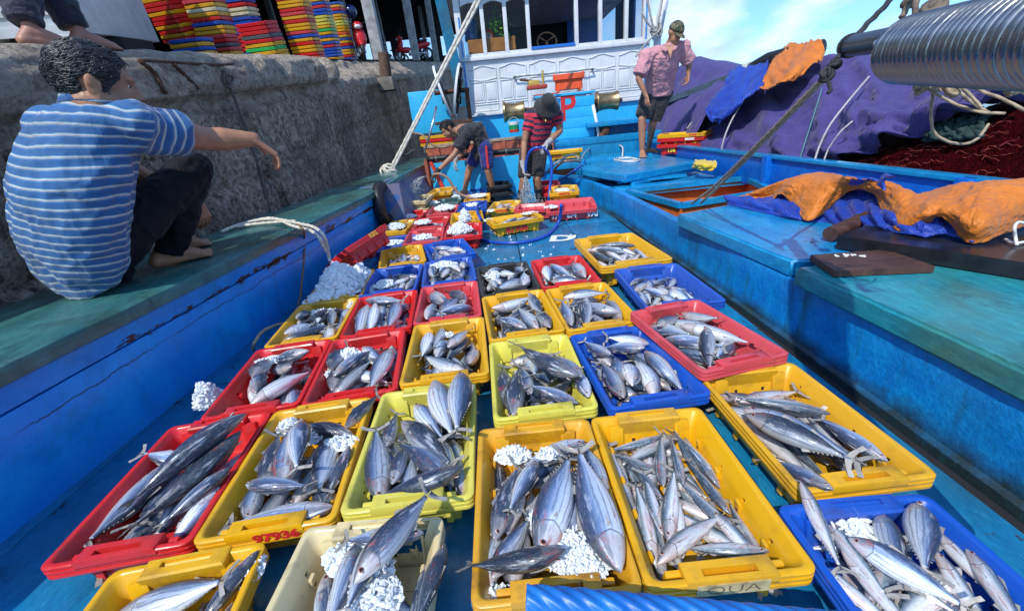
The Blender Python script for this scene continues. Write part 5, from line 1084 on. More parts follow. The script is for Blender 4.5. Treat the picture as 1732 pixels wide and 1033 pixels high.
p = Vector((*qbase(593, 14.2), 0)); hb = MB(); hb.tube([q_(p.x, p.y, 0), QM @ Vector((p.x, p.y, .02)), at(593, 32, Y=14.2)], .02, 8); hb.lathe([(.01, 0), (.14, 0), (.14, .02), (.01, .03)], QM @ Matrix.Translation((p.x, p.y, 0)), 14)
tag(hb.build('helmet_stand', M['gal'], smooth=40), 'thin grey stand holding the blue helmet behind the crates', 'stand')
# ================================================================ nets and tarpaulins on the right
def cloth_mat(name, c, c2=None, folds=6, sheen=.3, rough=.7, bump=.35, weave=0):
    n = NT(name); c2 = c2 or tuple(x * .7 for x in c); n.base(n.mix(n.ramp(n.noise(5, 6, .65), [(.35, 0.0), (.7, 1.0)]), c, c2)); n.set(Roughness=rough); n.b.inputs['Sheen Weight'].default_value = sheen
    h = n.math('ADD', n.noise(folds, 5, .55, n.vec((1, 1, .4)), .6), n.math('MULTIPLY', n.noise(160, 2), .06)); h = n.math('SUBTRACT', h, n.math('MULTIPLY', n.math('ABSOLUTE', n.math('SUBTRACT', n.noise(folds * 1.3, 4, .5, None, .8), .5)), 2.2)); n.bump(h, bump, .03); return n.mat
PURPLE = cloth_mat('purple_canvas', (.040, .027, .155), (.066, .047, .215), 3.2, .12, .75, 1.0)
def loft(rows, nu=10, nv=8, disp=None, seed=0):
    """rows of points -> smooth grid"""
    R = [cr(r, nu) for r in rows]; cols = [cr([r[j] for r in R], nv) for j in range(len(R[0]))]; G_ = [[c[i] for c in cols] for i in range(len(cols[0]))]
    if disp:
        H = [[p.copy() for p in r] for r in G_]
        for i in range(len(G_)):
            for j in range(len(G_[0])):
                a = G_[min(i + 1, len(G_) - 1)][j] - G_[max(i - 1, 0)][j]; b_ = G_[i][min(j + 1, len(G_[0]) - 1)] - G_[i][max(j - 1, 0)]; n = a.cross(b_)
                if n.length > 1e-9:
                    n.normalize()
                    if n.dot(CAM - G_[i][j]) < 0: n = -n
                    H[i][j] = G_[i][j] + n * disp(i / (len(G_) - 1), j / (len(G_[0]) - 1), G_[i][j])
        G_ = H
    return G_
def sheet_obj(name, G_, mats, th, label, cat, parent=None, off=0):
    b = MB(); b.grid(G_); me = b.mesh(name, mats, smooth=True)
    me = baked(me, [('SOLIDIFY', dict(thickness=th, offset=0, material_offset=off, material_offset_rim=0))], name); o = link(name, me, parent)
    if label: tag(o, label, cat)
    return o
def X_(lst, X): return [at(x, y, X=X) for x, y in lst]
near = [X_([(1120, 268), (1160, 280), (1215, 292), (1290, 295), (1380, 283), (1440, 264), (1490, 241), (1600, 201), (1760, 152)], 2.97),
        X_([(1126, 240), (1165, 240), (1220, 250), (1290, 252), (1380, 242), (1440, 226), (1490, 211), (1600, 185), (1760, 146)], 3.10),
        X_([(1135, 207), (1175, 198), (1230, 207), (1300, 207), (1380, 196), (1450, 186), (1500, 181), (1600, 170), (1760, 140)], 3.40),
        X_([(1142, 182), (1185, 166), (1245, 162), (1310, 157), (1380, 150), (1450, 145), (1510, 146), (1610, 148), (1760, 134)], 3.80),
        X_([(1150, 170), (1200, 148), (1260, 131), (1320, 113), (1390, 100), (1450, 97), (1520, 105), (1620, 120), (1760, 124)], 4.30),
        X_([(1160, 178), (1210, 156), (1270, 140), (1330, 122), (1400, 110), (1460, 106), (1530, 114), (1630, 130), (1770, 132)], 5.4)]
def dnear(i, j, p):
    f = math.sin(j * 34 + 6 * fbm((j * 4, i * 3, 0)) + i * 7) * .085 * (1 - i) ** .8 + .05 * fbm((j * 7, i * 4, 2)) * (1 - .4 * i)
    if j > .55: f += .03 * math.sin((i * 9 + j * 3 + fbm((j * 3, i * 3, 5))) * 3.1) * (j - .55) * 3 * (1 - i)
    return f + .012 * fbm((j * 26, i * 18, 1))
sheet_obj('purple_tarpaulin', loft(near, 18, 12, dnear), PURPLE, .012, 'large purple canvas draped over the red nets on the right', 'tarpaulin')
far_ = [X_([(1028, 248), (1060, 258), (1095, 264), (1130, 262), (1165, 258)], 2.9), X_([(1038, 210), (1065, 208), (1100, 203), (1150, 194), (1205, 178)], 3.2), X_([(1050, 184), (1085, 168), (1125, 153), (1180, 143), (1255, 142)], 3.7), X_([(1062, 168), (1105, 136), (1150, 113), (1180, 99), (1290, 122)], 4.4), X_([(1070, 176), (1112, 146), (1158, 124), (1190, 110), (1310, 132)], 6.2)]
sheet_obj('purple_tarpaulin', loft(far_, 16, 10, lambda i, j, p: math.sin(j * 40 + 5 * fbm((j * 4, i * 2, 3))) * .035 * (1 - i) + .06 * fbm((j * 6, i * 4, 7))), PURPLE, .012, 'purple canvas mound behind the man in the pink shirt', 'tarpaulin')
netm = NT('red_net'); netm.base(netm.ramp(netm.noise(34, 9, .8), [(.32, (.010, .001, .002)), (.54, (.075, .003, .005)), (.74, (.24, .010, .012))])); netm.set(Roughness=.95); netm.b.inputs['Specular IOR Level'].default_value = .05; netm.bump(netm.math('ADD', netm.voro(90, None, 'DISTANCE_TO_EDGE'), netm.noise(14, 8, .7)), 1.0, .03)
net = [X_([(1330, 305), (1430, 312), (1520, 322), (1620, 335), (1770, 350)], 2.90), X_([(1330, 290), (1430, 285), (1520, 275), (1620, 265), (1770, 240)], 3.0), X_([(1330, 286), (1430, 271), (1520, 247), (1620, 217), (1770, 174)], 3.16), X_([(1340, 252), (1440, 234), (1530, 210), (1630, 189), (1770, 160)], 4.1)]
G_ = loft(net, 26, 18, lambda i, j, p: .02 * fbm((j * 12, i * 7, 4), 1, 4) + .010 * fbm((j * 70, i * 50, 1), 1, 3)); b = MB(); b.grid(G_); me = b.mesh('net_pile', netm.mat, smooth=True); me = baked(me, [('SOLIDIFY', dict(thickness=.15, offset=-1))], 'net_pile'); tag(link('net_pile', me), 'heap of dark red fishing net under the purple canvas', 'fishing net')
# net strands on the heap: fine meshes of twine
b = MB(); rn = random.Random(4); rows = len(G_); cols_ = len(G_[0])
for k in range(150):
    i = rn.randrange(2, rows - 3); j = rn.randrange(10, cols_ - 14); pts = []
    for s in range(rn.randrange(6, 13)):
        ii = min(max(i + int(rn.uniform(-1.6, 1.6)), 1), rows - 2); i = ii; p = G_[ii][min(j + s, cols_ - 1)]; pts.append(p + (CAM - p).normalized() * rn.uniform(.012, .035))
    b.tube(cr(pts, 3), .0022, 4, cap=False)
tag(b.build('net_twine', simple('red_twine', (.22, .025, .02), .8)), 'loose red twine strands on the dark red net heap', 'twine', None, 'stuff')
gn = [X_([(1560, 235), (1610, 238), (1660, 232)], 3.0), X_([(1565, 215), (1612, 212), (1668, 205)], 3.06), X_([(1575, 200), (1618, 192), (1675, 184)], 3.2)]
sheet_obj('green_net', loft(gn, 14, 12, lambda i, j, p: .06 * fbm((j * 12, i * 9, 8), 1, 5)), simple('dark_green_net', (.02, .05, .045), .85, 0, 60, .7, .9, 90), .03, 'bunch of dark green net on top of the red net heap', 'fishing net')

# boom lying between the two canvas mounds
b = MB(); a_ = at(1120, 176, X=3.35); c_ = at(1262, 125, X=3.95); d = c_ - a_; b.bar(a_ - d * .3, c_ + d * .35, .30, .10)
tag(b.build('plank', simple('dark_blue_plank', (.07, .10, .13), .6, 0, 14, .4, .4, 40)), 'dark weathered plank lying between the two purple canvas mounds', 'plank')
b = MB(); pts = [at(1255, 128, X=3.8), at(1300, 104, X=3.95), at(1345, 92, X=4.1), at(1392, 80, X=4.25)]; b.tube(pts, [.10, .115, .11, .09], 14, mi=0)
for k in range(6): p = pts[0].lerp(pts[1], .1 + k * .05); b.lathe([(.116, -.012), (.126, -.01), (.126, .01), (.116, .012)], Matrix.Translation(p) @ (pts[1] - pts[0]).to_track_quat('Z', 'Y').to_matrix().to_4x4(), 14, 1)
tag(b.build('boom', [M['black'], simple('rope_wrap', (.5, .48, .42), .8)], smooth=True), 'black padded boom end wrapped with pale rope on top of the canvas', 'boom')
ORANGE = cloth_mat('orange_tarpaulin', (.66, .19, .010), (.54, .14, .008), 9, .1, .55, .6); BLUET = cloth_mat('blue_tarpaulin', (.004, .03, .30), (.008, .06, .42), 9, .1, .45, .6)
tf = empty('folded_tarpaulin', at(1300, 130, X=3.7)); tag(tf, 'orange and blue tarpaulin thrown over the boom on the purple canvas', 'tarpaulin')
def child_world(o, p): o.parent = p; o.matrix_parent_inverse = Matrix.Translation(-p.location)
bl = [[at(1238, 120, X=3.75), at(1270, 113, X=3.75), at(1302, 108, X=3.8)], [at(1225, 145, X=3.4), at(1256, 150, X=3.36), at(1292, 150, X=3.45)], [at(1202, 178, X=3.12), at(1228, 186, X=3.08), at(1265, 166, X=3.28)], [at(1193, 190, X=3.0), at(1206, 208, X=2.97), at(1222, 196, X=3.03)]]
o = sheet_obj('blue_side', loft(bl, 12, 10, lambda i, j, p: .02 * math.sin(j * 8 + 2 * i) + .07 * (.5 - abs(fbm((j * 4, i * 4, 0), 1, 3)))), BLUET, .008, None, None); child_world(o, tf)
og = [[at(1330, 83, X=4.15), at(1356, 74, X=4.1), at(1392, 73, X=4.1)], [at(1312, 105, X=3.9), at(1346, 100, X=3.8), at(1394, 95, X=3.95)], [at(1300, 130, X=3.6), at(1336, 125, X=3.5), at(1372, 112, X=3.7)], [at(1287, 153, X=3.4), at(1318, 148, X=3.36), at(1348, 133, X=3.5)]]
o = sheet_obj('orange_side', loft(og, 12, 10, lambda i, j, p: .025 * math.sin(j * 9 + 3 * i) + .08 * (.5 - abs(fbm((j * 4, i * 4, 3), 1, 3)))), ORANGE, .008, None, None); child_world(o, tf)
# near tarpaulin on the hatch
tn = empty('spread_tarpaulin', at(1480, 360, z=.4)); tag(tn, 'orange tarpaulin with blue underside spread over the board and hatch covers', 'tarpaulin')
T_ = lambda L_: [at(x, y, Y=Y) for x, y, Y in L_]
Z_ = lambda L_: [at(x, y, z=z) for x, y, z in L_]
r0 = Z_([(1233, 342, .39), (1290, 350, .39), (1318, 328, .50), (1340, 345, .45), (1365, 374, .395), (1402, 350, .46), (1432, 322, .56), (1475, 326, .57), (1498, 362, .50), (1520, 391, .462), (1560, 386, .475), (1590, 366, .55), (1620, 390, .50), (1645, 411, .462), (1690, 397, .475), (1780, 366, .48)])
r1 = Z_([(1245, 335, .41), (1300, 333, .43), (1335, 313, .56), (1360, 316, .56), (1390, 322, .56), (1420, 312, .60), (1450, 308, .62), (1490, 318, .61), (1515, 338, .58), (1540, 354, .56), (1570, 354, .58), (1600, 350, .59), (1630, 362, .58), (1660, 370, .57), (1700, 360, .57), (1790, 342, .57)])
r2 = Z_([(1262, 331, .42), (1310, 312, .53), (1350, 298, .60), (1385, 293, .62), (1410, 296, .63), (1440, 302, .645), (1470, 304, .645), (1505, 311, .63), (1530, 321, .61), (1555, 329, .59), (1580, 326, .60), (1610, 318, .63), (1640, 313, .65), (1670, 309, .665), (1705, 307, .67), (1800, 305, .67)])
r3 = [p + Vector((.12, .34, -.12)) for p in r2]
o = sheet_obj('orange_sheet', loft([r0, r1, r2, r3], 8, 12, lambda i, j, p: .012 * fbm((j * 14, i * 4, 1)) + .014 * (.5 - abs(fbm((j * 11, i * 5, 9), 1, 3))) + .008 * (.4 - abs(fbm((j * 26, i * 12, 4), 1, 3)))), [ORANGE, BLUET], .006, None, None, off=1); child_world(o, tn)
b0 = [at(1230, 346, .386), at(1300, 362, .386), at(1348, 372, .386), at(1400, 376, .386), at(1440, 386, .40), at(1480, 390, .43), at(1512, 394, .45), at(1560, 398, .47), at(1600, 398, .47), at(1648, 410, .47)]
b1 = [p + Vector((.03, .10, .05)) for p in b0]; b2 = Z_([(1250, 336, .40), (1310, 328, .48), (1345, 318, .53), (1390, 326, .53), (1425, 320, .55), (1465, 320, .57), (1505, 342, .55), (1550, 360, .53), (1595, 356, .55), (1650, 378, .54)]); b2 = [p + Vector((.02, .03, -.025)) for p in b2]
o = sheet_obj('blue_sheet', loft([b0, b1, b2], 10, 10, lambda i, j, p: .016 * math.sin(j * 70 + i * 6) * math.sin(i * 3.1) + .02 * fbm((j * 12, i * 4, 6))), BLUET, .006, None, None); child_world(o, tn)
p = [at(1484, 312, z=.64), at(1502, 294, z=.70), at(1514, 298, z=.70), at(1511, 316, z=.64)]
o = sheet_obj('blue_corner', loft([[p[0], p[0].lerp(p[1], .5) + Vector((0, 0, .02)), p[1]], [p[3] + Vector((-.02, .02, -.02)), p[3].lerp(p[2], .5) + Vector((0, .06, 0)), p[2]]], 8, 8), BLUET, .012, None, None); child_world(o, tn)
# boards and the pole end
b = MB(); z1 = .452; poly = [at(1418, 398, z1).xy, at(1790, 452, z1).xy, at(1790, 360, z1).xy, at(1490, 372, z1).xy]; b.prism(poly, .386, z1)
tag(b.build('black_board', simple('black_tarred_wood', (.018, .018, .022), .22, 0, 8, .5, .4, 30)), 'long black tarred board on the hatch covers under the orange tarpaulin', 'board')
b = MB(); z1 = .412; poly = [at(1371, 431, z1).xy, at(1412, 458, z1).xy, at(1582, 450, z1).xy, at(1500, 422, z1).xy]; b.prism(poly, .384, z1); 
wd = NT('dark_plank_wood'); wd.base(wd.ramp(wd.noise(6, 7, .65, wd.vec((1.2, 9, 1), rot=(0, 0, .3))), [(.3, (.025, .012, .009)), (.6, (.10, .045, .03)), (.8, (.19, .09, .055))])); wd.set(Roughness=.55); wd.bump(wd.noise(30, 6, .6, wd.vec((1, 7, 1))), .5, .004)
o = b.build('chopping_board', wd.mat); tag(o, 'short dark brown board flecked with white on the green hatch cover', 'board')
b = MB(); rn = random.Random(2)
for k in range(14): q = at(rn.uniform(1412, 1462), rn.uniform(429, 433), .4145); b.lathe([(.0005, -.002), (rn.uniform(.004, .012), -.002), (.003, .0015)], Matrix.Translation(q), 7)
ch = b.build('paint_flecks', WHITE_INK, o)
b = MB(); b.tube([at(1404, 396, z=.425), at(1500, 352, z=.470)], .038, 16); b.box(at(1404,396,z=.425), (.001,.001,.001))
tag(b.build('pole', wd.mat, smooth=50), 'round brown wooden pole end sticking out from under the orange tarpaulin', 'pole')
yc = [[at(1172, 284, z=.40), at(1185, 288, z=.40), at(1205, 289, z=.40)], [at(1174, 277, z=.46), at(1190, 278, z=.47), at(1212, 281, z=.45)], [at(1176, 272, z=.45), at(1194, 272, z=.46), at(1212, 275, z=.45)]]
sheet_obj('yellow_cloth', loft(yc, 12, 12, lambda i, j, p: .03 * fbm((j * 6, i * 6, 0))), cloth_mat('yellow_fabric', (.75, .52, .02), (.6, .4, .02), 20), .012, 'crumpled yellow cloth between the hatch cover and the rope', 'cloth')
# crates on the hatch cover
p = at(1170, 261, .43); p.x -= .06; p.y += .16; o = crate('red', (p.x, p.y), rad(48), 'red crate with yellow characters next to the barefoot man', 'crates on the hatch cover', .432, 1.2); DEC['H1'] = o
o2 = crate('red', (p.x + .005, p.y + .005), rad(49), 'red crate with white letters under the yellow one by the barefoot man', 'crates on the hatch cover', .52, 1.2); DEC['H2'] = o2
o3 = crate('yellow', (p.x, p.y), rad(48), 'yellow crate nested on top of the red ones by the barefoot man', 'crates on the hatch cover', .575, 1.2); DEC['H3'] = o3
crate_text('H1', '136', .07, YELLOW_INK, (-CW / 2 + .028, -.14, .07), rad(83), rad(-90), .003); crate_text('H1', '136', .07, YELLOW_INK, (-CW / 2 + .028, .10, .07), rad(83), rad(-90), .003); crate_text('H2', 'DUOC', .036, WHITE_INK, (-CW / 2 - .002, -.12, CH - .022), rad(90), rad(-90), .003); crate_text('H3', '91976', .036, RED_INK, (-CW / 2 - .002, -.16, CH - .022), rad(90), rad(-90), .002)
p = at(956, 251, Y=7.55); o = crate('yellow', (p.x, 7.6), rad(84), 'yellow crate upside of the after hatch beside the man with the hose', 'crates on the after deck', .458, 1.0); o['label'] = 'yellow crate standing alone on the after hatch behind the man with the hose'; DEC['H4'] = o
crate_text('H4', 'N-976', .05, RED_INK, (-CW / 2 + .030, .13, .07), rad(83), rad(-90), .002)
p = at(962, 152, Y=8.5); o = crate('orange', (p.x, 8.5), rad(84), 'orange red crate on top of the light blue chest', 'crates on the after deck', 1.547, .95); o.scale.z = 1.9
p = at(742, 240, Y=8.6); o = crate('yellow', (p.x, 8.7), rad(80), 'yellow crate by the quay side behind the bending man', 'crates on the after deck', .752, 1.1); o = crate('red', (p.x, 8.7), rad(80), 'red crate between the two yellow ones behind the bending man', 'crates on the after deck', .82, 1.1); o = crate('yellow', (p.x, 8.7), rad(80), 'topmost yellow crate behind the bending man', 'crates on the after deck', .88, 1.1)

# ---------------------------------------------------------------- purse rings on their bar
ringm = NT('galvanised_ring'); ringm.base(ringm.ramp(ringm.noise(18, 5, .6), [(.35, (.20, .20, .20)), (.65, (.42, .42, .41))])); ringm.rough(ringm.ramp(ringm.noise(30, 5), [(.3, .20), (.7, .42)])); ringm.set(Metallic=.92); ringm.bump(ringm.noise(70, 3), .12, .002)
ba, bb = at(1438, 78, D=1.34), at(1800, 25, D=.60); bd = (bb - ba).normalized()
bar = empty('ring_bar', ba); tag(bar, 'dark steel bar carrying the row of rings at the top right', 'steel bar')
b = MB(); b.tube([ba, ba + bd * 1.2], .031, 20); b.lathe([(.024, -.004), (.036, -.004), (.036, .012), (.024, .012)], Matrix.Translation(ba) @ bd.to_track_quat('Z', 'Y').to_matrix().to_4x4(), 20, closed=True); o = b.build('bar', simple('dark_pipe', (.06, .055, .05), .35, .7, 12, .4), smooth=40); child_world(o, bar)
b = MB(); st = ba + bd * 1.1; b.tube([st, Vector((st.x, st.y, -.0)) + Vector((.25, 0, .3))], .03, 12); o = b.build('bracket', M['rust'], smooth=40); child_world(o, bar)
b = MB(); R_, r_ = .0655, .0090; tb = MB(); tb.lathe([(R_ + r_ * math.cos(2 * math.pi * k / 10), r_ * math.sin(2 * math.pi * k / 10)) for k in range(10)], None, 40, closed=True); RING = tb.mesh('steel_ring', ringm.mat, smooth=True)
qd = bd.to_track_quat('Z', 'X'); rn = random.Random(5); drop = Vector((0, 0, -1)); drop = (drop - bd * drop.dot(bd)).normalized()
d0 = (at(1615, 77, D=.97) - ba).dot(bd); n_r = 36
for k in range(n_r):
    o = link('steel_ring', RING); c = ba + bd * (d0 + k * .0215) + drop * (R_ - r_ - .031 + .001); o.matrix_world = Matrix.Translation(c) @ (qd @ Quaternion((rn.uniform(-1, 1), rn.uniform(-1, 1), 0), rn.uniform(0, .075))).to_matrix().to_4x4()
    tag(o, 'shiny steel ring packed in the row on the dark bar at top right', 'steel ring', 'steel rings on the bar')
o = link('steel_ring', RING); c = at(1512, 106, D=1.06); axis = (FW * .72 + bd * .55 + UP * .1).normalized(); o.matrix_world = Matrix.Translation(c) @ axis.to_track_quat('Z', 'X').to_matrix().to_4x4(); tag(o, 'steel ring hanging askew at the left end of the row', 'steel ring', 'steel rings on the bar')

# ---------------------------------------------------------------- ropes
ROPE = simple('tan_rope', (.40, .32, .22), .85, 0, 60, .4, .5, 200, .002); ROPEW = simple('pale_rope', (.60, .56, .48), .85, 0, 60, .35, .5, 200, .002); ROPED = simple('dark_rope', (.03, .03, .034), .8, 0, 60, .4)
def rope(pts, r, mat, label, seg=None, lobes=3, n=9, name='rope', smooth_=8, extra=None):
    b = MB()
    for i, pp in enumerate([pts] + (extra or [])):
        path = resample(cr(pp, smooth_), seg or max(r * 1.1, .008)); b.tube(path, r, n, lobes=lobes, tw=1.25 / r * .8)
    o = b.build(name, mat, smooth=True); tag(o, label, 'rope'); return o
def knot(c, R, r, n, seed, b, squash=(1, 1, 1)):
    rn = random.Random(seed)
    for k in range(n):
        ax = Vector((rn.gauss(0, 1), rn.gauss(0, 1), rn.gauss(0, 1))).normalized(); u = ax.orthogonal().normalized(); v = ax.cross(u); rr = R * rn.uniform(.65, 1.1); cc = c + Vector((rn.uniform(-1, 1), rn.uniform(-1, 1), rn.uniform(-1, 1))) * R * .35
        pts = [cc + Vector(((u * math.cos(a) + v * math.sin(a)).x * squash[0], (u * math.cos(a) + v * math.sin(a)).y * squash[1], (u * math.cos(a) + v * math.sin(a)).z * squash[2])) * rr for a in [6.283 * q / 18 for q in range(19)]]
        b.tube(resample(pts, r), r, 8, lobes=3, tw=1 / r)
# mooring rope rising over the deck on the left
k0 = at(658, 290, z=.62); top_ = at(812, -12, Y=k0.y + .2)
rope([k0, k0.lerp(top_, .3) + Vector((0, 0, -.01)), k0.lerp(top_, .65), top_, top_ + (top_ - k0) * .4], .020, ROPEW, 'thick pale mooring rope rising from a knot on the left gunwale', extra=[[k0 + Vector((.05, 0, 0)), k0.lerp(top_, .5) + Vector((.045, .0, 0)), top_ + Vector((.055, 0, 0)), top_ + (top_ - k0) * .4]])
b = MB(); knot(k0, .095, .017, 8, 3, b)
for pts in ([(655, 300), (648, 310), (641, 318)], [(660, 300), (656, 318), (653, 335), (651, 342)], [(664, 298), (662, 310), (655, 322)]): b.tube(resample(cr([at(x, y, Y=k0.y - .06) for x, y in pts], 6), .012), .012, 8, lobes=3, tw=90)
tag(b.build('rope_knot', ROPEW, smooth=True), 'big loose knot of pale rope on the left gunwale', 'rope knot')
zc = .575
rope([at(375, 392, zc), at(405, 380, zc + .01), at(440, 372, zc + .02), at(470, 371, zc + .03), at(505, 378, zc + .02), at(530, 384, zc + .012), at(545, 395, zc + .0), at(552, 412, z=.50), at(556, 432, z=.40), at(558, 442, z=.36)], .011, ROPEW, 'pale rope tied along the gunwale beside the squatting man', extra=[[at(380, 389, zc), at(420, 376, zc + .01), at(460, 369, zc + .025), at(495, 382, zc + .01), at(525, 390, zc), at(540, 402, zc - .01), at(545, 412, z=.52), at(552, 425, z=.45)], [at(385, 386, zc), at(430, 379, zc + .012), at(465, 376, zc + .02), at(500, 374, zc + .02)]])
xr = wall_x(2.6) + .05
rope([at(500, 377, zc + .015), at(512, 388, zc + .005), at(515, 405, X=xr - .03), at(514, 440, X=xr), at(511, 470, X=xr + .01), at(508, 500, X=xr + .03), at(504, 516, X=xr + .06)], .0075, simple('tarred_rope', (.20, .13, .07), .85, 0, 50, .4), 'thin brown rope hanging from the gunwale to the ice heap')
rope([at(500, 545, z=.06), at(470, 549, z=.10), at(445, 560, z=.12), at(430, 580, z=.1), at(428, 592, z=.02)], .009, ROPE, 'tan rope end lying behind the yellow crate by the bulwark')
# guy rope at right: two tan strands from the hatch corner to the bar end
tk = at(1397, 128, D=1.36); lo = at(1170, 344, z=.385)
rope([lo, lo.lerp(tk, .33) + Vector((0, 0, -.03)), lo.lerp(tk, .7) + Vector((0, 0, -.02)), tk], .0085, ROPE, 'double tan guy rope from the hatch corner up to the ring bar', extra=[[lo + Vector((.06, -.03, 0)), lo.lerp(tk, .5) + Vector((.02, 0, -.035)), tk + Vector((.005, 0, 0))]])
b = MB(); knot(tk, .020, .0065, 6, 9, b); knot(at(1410, 108, D=1.35), .016, .006, 4, 19, b); b.tube(resample(cr([tk, at(1412, 104, D=1.35), at(1424, 92, D=1.345), ba], 6), .006), .0075, 8, lobes=3, tw=120)
b.tube(resample(cr([tk, at(1402, 140, D=1.35), at(1405, 152, D=1.35), at(1400, 158, D=1.35)], 6), .006), .006, 8, lobes=3, tw=120)
b.tube(resample(cr([ba, at(1462, 46, D=1.36), at(1490, 18, D=1.38), at(1530, -25, D=1.4), at(1600, -90, D=1.5)], 6), .008), .0085, 8, lobes=3, tw=100)
tag(b.build('dark_lashing', ROPED, smooth=True), 'knotted black rope lashing at the tip of the ring bar', 'rope')
# cords over the purple canvas
def cord(pl, r, mat, label): rope(pl, r, mat, label, seg=.02, n=6)
CG = simple('grey_cord', (.42, .40, .40), .8); CT = simple('teal_cord', (.10, .22, .22), .8)
cord([at(1212, 290, X=2.86), at(1218, 262, X=2.92), at(1228, 225, X=2.98), at(1245, 190, X=3.2), at(1265, 160, X=3.6)], .010, CG, 'grey cord tied down over the purple canvas by the red crates')
cord([at(1205, 268, z=.46), at(1212, 290, X=2.84), at(1222, 272, X=2.84), at(1209, 262, X=2.86)], .010, CG, 'grey cord loop hooked at the side rail')
cord([at(1162, 218, X=3.05), at(1172, 205, X=3.12), at(1186, 190, X=3.2), at(1196, 178, X=3.3)], .012, CG, 'short grey cord on the purple canvas behind the red crates')
cord([at(1372, 293, X=2.78), at(1385, 250, X=2.92), at(1405, 210, X=3.0), at(1440, 165, X=3.25), at(1470, 130, X=3.7)], .009, CG, 'pale cord running up the purple canvas to the hanging ring')
cord([at(1388, 290, X=2.78), at(1400, 255, X=2.92), at(1420, 225, X=2.96), at(1442, 205, X=3.05)], .007, CG, 'thin pale cord with a dark fold end on the canvas')
cord([at(1356, 298, X=2.76), at(1352, 275, X=2.85), at(1362, 240, X=2.93), at(1378, 190, X=3.2), at(1390, 150, X=3.5)], .006, CT, 'thin teal cord hanging over the purple canvas')
# white bridles hanging under the rings
b = MB()
def br(pts, D, r=.0034): b.tube(resample(cr([at(x, y, D=d_) for (x, y), d_ in zip(pts, D)], 8), .005), r, 7, lobes=3, tw=200)
br([(1582, 140), (1578, 160), (1575, 195), (1578, 220), (1590, 233), (1612, 242), (1635, 243), (1655, 233), (1672, 210)], [1.05] * 9)
br([(1560, 145), (1585, 160), (1620, 178), (1660, 190), (1700, 192)], [1.05, 1.04, 1.03, 1.0, .98]); br([(1600, 140), (1625, 158), (1650, 178), (1672, 190)], [1.0] * 4); br([(1615, 138), (1640, 160), (1660, 182)], [.98] * 3); br([(1640, 136), (1662, 155), (1690, 165), (1740, 190)], [.95, .94, .92, .9]); br([(1690, 135), (1715, 150), (1750, 165)], [.86] * 3); br([(1545, 148), (1572, 148), (1600, 150), (1615, 165), (1600, 140)], [1.06] * 5)
for (x, y, d_, s) in ((1558, 148, 1.07, 1), (1590, 143, 1.02, 2), (1612, 155, 1.0, 3), (1695, 138, .88, 4), (1712, 148, .86, 5)): knot(at(x, y, D=d_), .012, .0045, 4, s, b)
tag(b.build('bridle_ropes', ROPE, smooth=True), 'tangle of pale ropes hanging below the row of steel rings', 'ropes')
b = MB(); br([(1525, 30), (1534, 12), (1540, -20)], [1.2, 1.2, 1.2], .008); br([(1548, 25), (1549, 0), (1550, -25)], [1.15] * 3, .008); knot(at(1538, 3, D=1.2), .014, .006, 4, 8, b); knot(at(1578, 14, D=1.1), .016, .009, 5, 6, b, (1.4, 1, .8))
tag(b.build('hanging_ropes', simple('brown_rope', (.17, .13, .10), .9, 0, 50, .4), smooth=True), 'brown knotted ropes above the row of steel rings', 'ropes')
b = MB(); b.tube(resample(cr([at(1720, 415, .46), at(1717, 400, z=.49), at(1716, 385, z=.53), at(1722, 376, z=.54), at(1735, 378, z=.53)], 8), .008), .006, 7); b.tube(resample(cr([at(1700, 405, .462), at(1716, 411, .462), at(1740, 408, .462)], 8), .01), .006, 7)
tag(b.build('white_cord', simple('white_cord_fibre', (.7, .7, .68), .7), smooth=True), 'white cord loop lying on the black board by the tarpaulin hem', 'cord')
b = MB(); rn = random.Random(8)
for k in range(4): cx, cy = 1055 + k * 3, 269 + k * .6; b.tube(resample(cr([at(cx + 17 * math.cos(a) + rn.uniform(-2, 2), cy + 3.2 * math.sin(a), .437 + .002 * k) for a in [6.283 * q / 12 for q in range(13)]], 5), .02), .008, 6)
tag(b.build('cord', simple('white_cord_dull', (.6, .6, .58), .7), smooth=True), 'flat coil of white cord on the hatch cover by the bare feet', 'cord')
# blue twisted hose bundle at the bottom edge
hb = NT('blue_hose_skin'); hb.base(hb.ramp(hb.noise(12, 6), [(.3, (.004, .10, .42)), (.7, (.012, .20, .60))])); hb.set(Roughness=.4); hb.bump(hb.noise(60, 4), .3, .003)
b = MB(); pa, pb, pc, pd = at(890, 1017, D=.845), at(990, 1025, D=.835), at(1150, 1040, D=.82), at(1430, 1066, D=.80); path = resample(cr([pa, pb, pc, pd], 16), .004); b.tube(path, .030, 42, lobes=7, tw=150, lob=.075)
tag(b.build('twisted_hose', hb.mat, smooth=True), 'thick blue twisted rope across the bottom edge of the picture', 'rope')
# ================================================================ people
def skin_mat(name, c):
    n = NT(name); f = n.noise(14, 6, .6); n.base(n.ramp(f, [(.3, tuple(x * .78 for x in c)), (.7, tuple(min(1, x * 1.15) for x in c))])); n.set(Roughness=.48); n.b.inputs['Subsurface Weight'].default_value = .12; n.b.inputs['Subsurface Radius'].default_value = (.02, .008, .004)
    n.bump(n.noise(70, 5, .65), .25, .003); return n.mat
SK1 = skin_mat('skin_tanned', (.42, .20, .11)); SK2 = skin_mat('skin_brown', (.36, .175, .10)); SK3 = skin_mat('skin_dark_tan', (.40, .19, .105)); SKF = skin_mat('skin_reddish', (.42, .19, .13))
HAIR = NT('hair'); HAIR.base(HAIR.ramp(HAIR.noise(60, 4), [(.35, (.006, .006, .007)), (.62, (.025, .025, .027)), (.78, (.16, .16, .165))])); HAIR.set(Roughness=.38); HAIR.b.inputs['Specular IOR Level'].default_value = .6
